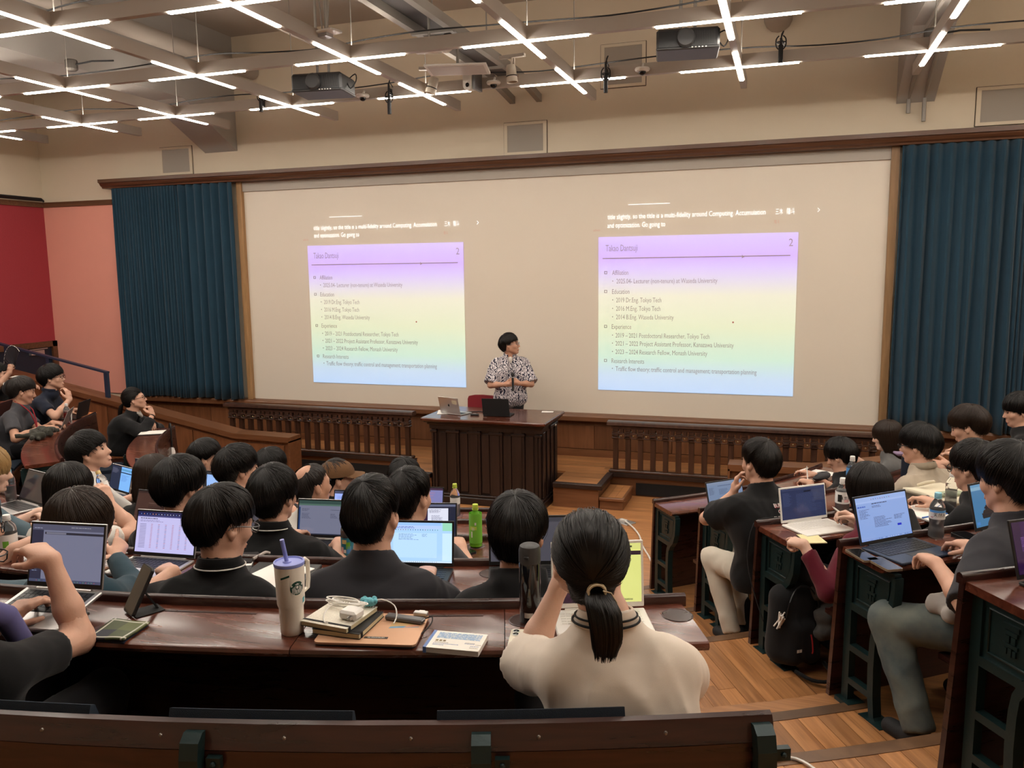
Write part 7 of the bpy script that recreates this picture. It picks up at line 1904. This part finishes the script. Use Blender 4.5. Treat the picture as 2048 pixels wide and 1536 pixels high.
# ------------------------------------------------------------------ things on the other desks
def sheet(name, label, cat, loc, rz, w, d, h=.002, m='paper', tilt=0):
    t = thing(name, label, cat, loc, R_(rz)); V, F = cloth_sheet(8, 8, w, d, h+.001, .0006, int(w*1000)); b = MB(); b.add(V, F); o = b.build('sheet', m, t, local=True)
    sm = o.modifiers.new('thickness', 'SOLIDIFY'); sm.thickness = h
    return t
Z2, Z3, Z4, Z5 = [ZK[k]+DT for k in (2, 3, 4, 5)]
t = thing('tablet_case', 'flat black folder behind the lilac straw on the fourth row desk', 'folder', (-1.985, 2.815, Z2), R_(10))
b = MB(); b.box(-.145, .145, -.105, .105, 0, .012, bev=.003); b.build('cover', 'charcoal_plastic', t, local=True)
b = MB(); b.box(-.142, .142, -.102, .102, .003, .009); b.build('pages', 'black_plastic', t, local=True)
t = sheet('paper_stack', 'stack of white paper on the black folder', 'paper', (-1.975, 2.765, Z2+.0125), -8, .20, .26, .004)
t = phone('phone', 'black phone with a silver camera corner beside the black polo', (-2.165, 2.80, Z2), 28, .078, .155, .012, 'charcoal_plastic', face='charcoal_plastic', cams=2)
b = MB(); b.prism([(-.036, .030), (.036, .030), (.036, .074), (-.036, .074)], 'z', .0128, .0134); b.build('silver_plate', 'white_gloss', t, local=True)
t = thing('pouch', 'dark woven pouch with a twisted grey strap behind the phone', 'pouch', (-2.235, 2.905, Z2), R_(22))
b = MB(); b.box(-.055, .055, -.07, .075, 0, .018, bev=.007); b.build('body', mat('woven_dark', (.018, .015, .016), .9, bump=.4, bscale=200), t, local=True, smooth=True)
b = MB(); b.tube([(.05, -.03, .02), (.075, .01, .024), (.085, .05, .02), (.10, .065, .010)], .007, 7); b.build('strap', mat('strap_grey', (.42, .37, .34), .8), t, local=True, smooth=True)
def pen(label, p, q, m):
    t = thing('pen', label, 'pen', p); p, q = Vector(p), Vector(q); d = (q-p)
    b = MB(); b.tube([p, p+d*.9], .0045, 8); b.build('barrel', m, t); b = MB(); b.tube([p+d*.9, q], [.004, .001], 8); b.build('tip', 'silver', t)
pen('white stylus beside the charcoal t-shirt on the fourth row desk', (-1.80, 2.77, Z2+.006), (-1.845, 2.92, Z2+.006), 'white_gloss')
pen('white stylus lying left of the lilac table laptop', (-2.86, 2.77, Z2+.006), (-2.78, 2.86, Z2+.006), 'white_gloss')
t = phone('phone', 'black phone with a white card on the desk beside the green tea bottle', (-1.56, 3.80, Z3), 60, .075, .15, .010, 'black_plastic', face='dark_glass')
b = MB(); b.box(-.02, .02, -.01, .06, .0107, .0115); b.build('card', 'paper', t, local=True)
t = notebook('small orange-brown notebook behind the green tea bottle', (-1.72, 4.62+.12, Z4), 30, .10, .14, .008, mat('cover_orange', (.34, .12, .05), .6), False, False)
# right block
t = notebook('yellow spiral notepad under the pointing hand at right', (.165, 4.50, Z3), 20, .11, .15, .007, mat('cover_yellow', (.74, .66, .36), .7), True, False)
t = phone('phone', 'grey phone lying left of the navy laptop', (.345, 3.735, Z2), 28, .075, .15, .009, mat('case_brown', (.20, .15, .10), .5), face='dark_glass')
t = phone('phone', 'second phone under the front corner of the navy laptop', (.425, 3.645, Z2), 30, .075, .15, .009, 'case_brown', face='dark_glass')
t = phone('phone', 'thick black phone case in front of the island screen', (.835, 4.10, Z2), 30, .085, .165, .016, 'black_plastic', face='dark_glass')
t = thing('clipboard', 'white paper on a grey clipboard with a blue pen at right', 'clipboard', (.82, 5.16, Z3), R_(44))
b = MB(); b.box(-.12, .12, -.16, .16, 0, .004); b.build('board', 'grey_plastic', t, local=True)
b = MB(); b.box(-.11, .105, -.13, .155, .004, .007); b.build('paper', 'paper', t, local=True)
b = MB(); b.tube([(-.11, -.05, .011), (.11, -.06, .011)], .005, 8); b.build('blue_pen', mat('pen_blue', (.06, .18, .55), .4), t, local=True)
t = thing('tote_bag', 'flat cream canvas tote bag lying on the right block desk', 'bag', (.99, 5.62, Z3), R_(42))
V, F = cloth_sheet(22, 22, .34, .36, .030, .007, 12); b = MB(); b.add(V, F); o = b.build('panel', mat('canvas', (.66, .60, .46), .95, bump=.3, bscale=400), t, local=True, smooth=True); sm = o.modifiers.new('thickness', 'SOLIDIFY'); sm.thickness = .028; sm.offset = -1
b = MB(); b.tube([(-.05, .17, .035), (-.03, .13, .060), (.02, .11, .066), (.05, .15, .050)], .010, 7); b.build('strap', 'canvas', t, local=True, smooth=True)
t = phone('phone', 'pale green phone lying on the cream tote bag', (1.00, 5.52, Z3+.040), 118, .078, .16, .010, mat('case_green', (.33, .38, .26), .4), face='case_green', cams=2)
t = sheet('paper_sheet', 'white sheet of paper on the front right desk', 'paper', (.30, 7.62, Z5), 60, .21, .30)
t = sheet('paper_sheet', 'second white sheet beside the grey jacket sleeve', 'paper', (.62, 7.95, Z5), 66, .21, .29)
t = thing('pencil_case', 'dark grey soft pencil case on the front right desk', 'pouch', (.33, 7.36, Z5), R_(60))
b = MB(); b.sphere((0, 0, .035), (.12, .055, .036), 18, 10); b.build('body', mat('case_grey', (.05, .05, .055), .8), t, local=True, smooth=True)
b = MB(); b.tube([(-.11, 0, .060), (0, .0, .073), (.11, 0, .058)], .003, 6); b.build('zip', 'silver_dark', t, local=True)
t = phone('phone', 'dark phone held above the desk by the green t-shirt', (0, 0, 0), 0, .078, .16, .010, 'black_plastic', face='dark_glass')
root, H, inf = P['green']; t.matrix_world = world_m(root) @ Matrix.Translation((.06, .46, .85)) @ Matrix.Rotation(R_(65), 4, 'Z') @ Matrix.Rotation(R_(20), 4, 'X')
pen('white pen in the hand of the person in maroon', tuple(world_m(P['maroon'][0]) @ Vector((.13, .40, .80))), tuple(world_m(P['maroon'][0]) @ Vector((.07, .47, .86))), 'white_gloss')
pen('white pen in the hand of the black-haired writer', tuple(world_m(P['m1682'][0]) @ Vector((-.12, .33, .80))), tuple(world_m(P['m1682'][0]) @ Vector((-.08, .37, .92))), 'white_gloss')
b = MB(); q0 = Vector((.03, 4.83, Z3+.012)); b.tube([q0, q0+Vector((-.09, -.03, -.002)), q0+Vector((-.17, -.10, -.02)), q0+Vector((-.20, -.13, -.20)), q0+Vector((-.17, -.16, -.36)), q0+Vector((-.10, -.22, -.55))], .0035, 6)
tag(b.build('power_lead', 'black_matte', smooth=True), 'black lead hanging from the white laptop down the iron desk end', 'cable')
b = MB(); b.sphere((-3.62, 3.98, Z3+.020), (.055, .035, .022), 14, 8); tag(b.build('computer_mouse', 'white_gloss', smooth=True), 'white computer mouse left of the brownish laptop', 'mouse')
# left block
t = sheet('clip_paper', 'white sheet on a dark board beside the fist of the ponytail wearer', 'paper', tuple(Vector(dk(5, -61.5, .14))+Vector((0, 0, .010))), -58, .21, .29)
b = MB(); b.box(-.115, .115, -.155, .155, -.009, 0.0); b.build('board', 'charcoal_plastic', t, local=True)
t = thing('jacket', 'crumpled dark olive jacket lying on the second left desk', 'jacket', dk(4, -50.5, .16), R_(-50))
rs_ = np.random.default_rng(3); f = Field((-.28, -.2, -.02), (.28, .2, .16), .012)
for i in range(16):
    p_ = v3(rs_.uniform(-.2, .2), rs_.uniform(-.11, .11), rs_.uniform(.03, .06)); q_ = p_+rs_.normal(size=3)*v3(.09, .07, .015); f.cone(p_, q_, .035, .022, .02)
f.wrinkle(.014, 4, 6, (60, 110)); f.plane((0, 0, .002), (0, 0, -1)); V, F = f.mesh(); put('cloth', mesh_np('cloth', V, F, cloth('olive_cloth', (.035, .034, .026)), smooth=True), t)
t = thing('bag', 'black bag with a white edge line in front of the folding fan', 'bag', dk(3, -70.5, .20), R_(-66))
f = Field((-.25, -.13, 0), (.25, .13, .26), .012); f.cone((-.15, 0, .09), (.15, 0, .10), .085, .09, .03); f.cone((-.13, 0, .17), (.13, .0, .17), .05, .045, .04); f.wrinkle(.004, 8, 5, (25, 60)); f.plane((0, 0, .004), (0, 0, -1)); V, F = f.mesh(); put('body', mesh_np('body', V, F, 'black_tee', smooth=True), t)
b = MB(); b.tube([(-.18, -.07, .13), (-.05, -.085, .165), (.12, -.08, .175), (.2, -.05, .15)], .004, 6); b.build('piping', 'chain_white', t, local=True, smooth=True)
t = sheet('white_cloth', 'small white cloth on top of the black bag', 'cloth', tuple(Vector(dk(3, -71.0, .22))+Vector((0, 0, .22))), -60, .18, .10, .006, 'white_tee')
t = thing('envelope', 'orange envelope behind the slim black laptop', 'envelope', tuple(Vector(dk(4, -65.6, .14))), R_(-70))
b = MB(); b.box(-.16, .16, -.11, .11, 0, .006); b.build('body', mat('envelope_orange', (.50, .18, .06), .7), t, local=True); b = MB(); b.add([(-.16, .11, .0065), (.16, .11, .0065), (0, .02, .0068)], [(0, 2, 1)]); b.build('flap', 'envelope_orange', t, local=True)
# folding fan
root, H, inf = P['fan']; Wf = inf['arms'][1][3]; t = thing('folding_fan', 'spread black folding fan with a pale rim at the left edge', 'fan', mtx=world_m(root) @ Matrix.Translation(tuple(Wf+v3(-.03, .05, .06))) @ Matrix.Rotation(R_(55), 4, 'Z'))
n = 22; b = MB(); R0, R1 = .05, .27
vs = []; fs = []
for i in range(n+1):
    a = R_(50+125*i/n); zz = .004*(1 if i % 2 else -1)
    for r_ in (R0, R1): vs.append((r_*math.cos(a), zz, r_*math.sin(a)))
for i in range(n): fs.append((2*i, 2*i+1, 2*i+3, 2*i+2))
b.add(vs, fs); o = b.build('leaf', mat('fan_black', (.016, .014, .020), .8), t, local=True); sm = o.modifiers.new('thickness', 'SOLIDIFY'); sm.thickness = .0015
b = MB(); b.tube([(R1*math.cos(R_(50+125*i/n)), .0, R1*math.sin(R_(50+125*i/n))) for i in range(n+1)], .0025, 5); b.build('rim', 'paper', t, local=True)
for i in range(0, n+1, 2):
    a = R_(50+125*i/n); b = MB(); b.tube([(0, .002, 0), (R0*1.2*math.cos(a), .002, R0*1.2*math.sin(a))], .003, 5); b.build('rib', 'black_plastic', t, local=True)
# white umbrella hooked over the end of the left desk
c = Vector(pol(RK[5]-.03, -62.8, ZK[5]+DT)); t = thing('umbrella', 'closed white umbrella hooked over the end of the left front desk', 'umbrella', c)
b = MB(); b.tube([(-.07, .06, -.01), (-.065, .05, .05), (-.035, .03, .085), (0, .0, .08), (.012, -.012, .04), (.014, -.014, -.02), (.014, -.014, -.20)], .010, 8); b.build('handle', 'black_plastic', t, local=True, smooth=True)
b = MB(); b.tube([(.014, -.014, -.19), (.016, -.016, -.24), (.018, -.018, -.45), (.02, -.02, -.72)], [.016, .034, .030, .010], 12); b.build('canopy', mat('umbrella_white', (.66, .63, .60), .6), t, local=True, smooth=True)
b = MB(); b.tube([(.02, -.02, -.72), (.02, -.02, -.78)], .005, 6); b.build('tip', 'silver', t, local=True)
# lectern things
t = sheet('paper_sheet', 'white paper at the back right corner of the lectern', 'paper', (-2.72, 9.44, 1.046), 8, .14, .08, .004)
t = sheet('paper_sheet', 'blue-white papers under the silver laptop on the lectern', 'paper', (-3.92, 9.12, 1.046), 20, .21, .29, .003)
b = MB(); b.tube([(-3.66, 9.15, 1.055), (-3.58, 9.2, 1.053), (-3.52, 9.22, 1.054), (-3.46, 9.2, 1.054), (-3.40, 9.24, 1.053), (-3.36, 9.18, 1.053), (-3.37, 9.1, 1.053)], .006, 6)
tag(b.build('power_lead', 'black_matte', smooth=True), 'dark cable lying between the two lectern laptops', 'cable')
t = thing('presenter_remote', 'small dark box left of the black lectern laptop', 'remote', (-3.50, 9.0, 1.046), R_(8)); b = MB(); b.box(-.05, .05, -.02, .02, 0, .022, bev=.004); b.build('body', 'charcoal_plastic', t, local=True); b = MB(); b.box(-.02, .02, -.01, .01, .022, .025); b.build('button', 'grey_plastic', t, local=True)
W0 = world_m(P_ROOT) if False else world_m(pr_)
t = thing('hand_microphone', 'black hand microphone held in front of the leaf-print shirt', 'microphone', mtx=W0 @ Matrix.Translation((.0, .335, 1.06)) @ Matrix.Rotation(R_(8), 4, 'X'))
b = MB(); b.tube([(0, 0, -.06), (0, 0, .12)], [.012, .015], 12); b.build('body', 'black_plastic', t, local=True, smooth=True)
b = MB(); b.sphere((0, 0, .145), (.022, .022, .028), 14, 9); b.build('grille', mat('mic_grille', (.03, .03, .032), .6, metal=.4, bump=.6, bscale=900), t, local=True, smooth=True)
b = MB(); b.lathe([(.0165, .105), (.0165, .112)], 14); b.build('ring', 'silver', t, local=True)
# ------------------------------------------------------------------ bags on the aisle floor
t = thing('backpack', 'black backpack with a red zip pull on the aisle floor at right', 'backpack', (.095, 4.52, ZK[3]+.018), R_(36))
f = Field((-.20, -.16, 0), (.20, .20, .52), .010); f.cone((-.07, .02, .10), (-.06, .03, .38), .085, .075, .05); f.cone((.07, .02, .10), (.06, .03, .38), .085, .075, .05); f.cone((-.05, -.06, .09), (-.04, -.05, .22), .06, .05, .04); f.cone((.05, -.06, .09), (.04, -.05, .22), .06, .05, .04)
f.wrinkle(.008, 21, 5, (30, 60)); f.plane((0, 0, .004), (0, 0, -1)); V, F = f.mesh(); body = put('body', mesh_np('body', V, F, cloth('nylon_black', (.010, .010, .011)), smooth=True), t)
b = MB(); b.tube([(-.10, -.06, .30), (-.09, -.075, .40), (-.03, -.05, .46), (.04, -.05, .46), (.10, -.06, .38), (.13, -.05, .24), (.13, -.05, .10)], .005, 6); b.build('zip', 'black_plastic', t, local=True)
b = MB(); b.tube([(.02, -.115, .22), (.026, -.12, .18), (.03, -.122, .13), (.028, -.12, .115)], .004, 6); b.build('zip_pull', mat('zip_red', (.42, .02, .03), .5), t, local=True, smooth=True)
b = MB(); b.tube([(-.03, .08, .46), (-.02, .07, .50), (.03, .07, .50), (.04, .08, .46)], .009, 7); b.build('grab_handle', 'nylon_black', t, local=True, smooth=True)
b = MB(); b.tube([(-.06, -.10, .02), (-.03, -.20, .012), (.04, -.24, .012), (.10, -.20, .015), (.12, -.10, .04)], .011, 6); b.build('strap', 'nylon_black', t, local=True, smooth=True)
b = MB(); b.box(-.075, -.045, -.128, -.126, .135, .155); o = b.build('patch', 'black_plastic', t, local=True)
b = MB(); b.box(-.075, -.062, -.1295, -.128, .137, .153); b.box(-.059, -.045, -.1295, -.128, .137, .153); b.build('patch_mark', 'chain_white', o, local=True)
b = MB(); rs_ = random.Random(2)
for i in range(9): b.tube([(-.13+rs_.uniform(-.02, .02), -.03+rs_.uniform(-.02, .02), .25), (-.12+rs_.uniform(-.03, .03), -.06+rs_.uniform(-.02, .02), .31+rs_.uniform(0, .03))], .004, 5)
b.build('white_tissue', 'paper', t, local=True, kind='stuff')
t = thing('jacket', 'grey jacket draped over the bench beside the backpack', 'jacket', (.30, 4.62, ZK[3]+.02), R_(36))
f = Field((-.24, -.22, .05), (.24, .22, .50), .012)
for p_, q_, r_ in (((-.10, 0, .42), (.16, .02, .44), .055), ((-.12, -.06, .30), (.16, -.04, .38), .05), ((-.14, -.08, .22), (.02, -.09, .26), .045), ((.0, -.05, .20), (.16, -.02, .24), .055), ((-.05, .02, .30), (.15, .05, .30), .07)): f.cone(p_, q_, r_, r_*.9, .03)
f.wrinkle(.018, 31, 5, (35, 70)); V, F = f.mesh(); put('cloth', mesh_np('cloth', V, F, cloth('jacket_grey', (.075, .072, .068)), smooth=True), t)
t = thing('tote', 'black bag with a cork-topped bottle beside the white trousers', 'bag', (-.13, 5.30, ZK[4]+.01), R_(30))
f = Field((-.14, -.1, 0), (.14, .1, .28), .012); f.cone((-.05, 0, .07), (-.04, 0, .20), .065, .055, .03); f.cone((.05, 0, .07), (.04, 0, .20), .065, .055, .03); f.wrinkle(.004, 41, 5, (25, 60)); f.plane((0, 0, .004), (0, 0, -1)); V, F = f.mesh(); put('body', mesh_np('body', V, F, 'nylon_black', smooth=True), t)
b = MB(); b.lathe([(.017, .24), (.017, .29), (.014, .295)], 12, (-.04, -.02, 0)); b.build('cork_top', mat('cork', (.45, .24, .10), .8), t, local=True, smooth=True)
t = thing('towel', 'light grey towel lying on the lap of the person in jeans', 'towel', mtx=world_m(P['big'][0]) @ Matrix.Translation((-.16, .12, .60)))
f = Field((-.2, -.15, -.06), (.2, .2, .12), .010); f.cone((-.12, .08, .02), (.06, .04, .05), .045, .05, .03); f.cone((-.13, .0, .01), (.05, -.02, .05), .04, .045, .03); f.cone((.06, .0, .03), (.10, .06, .04), .04, .04, .03); f.wrinkle(.016, 51, 6, (50, 110)); V, F = f.mesh(); put('cloth', mesh_np('cloth', V, F, cloth('towel_grey', (.40, .37, .34)), smooth=True), t)
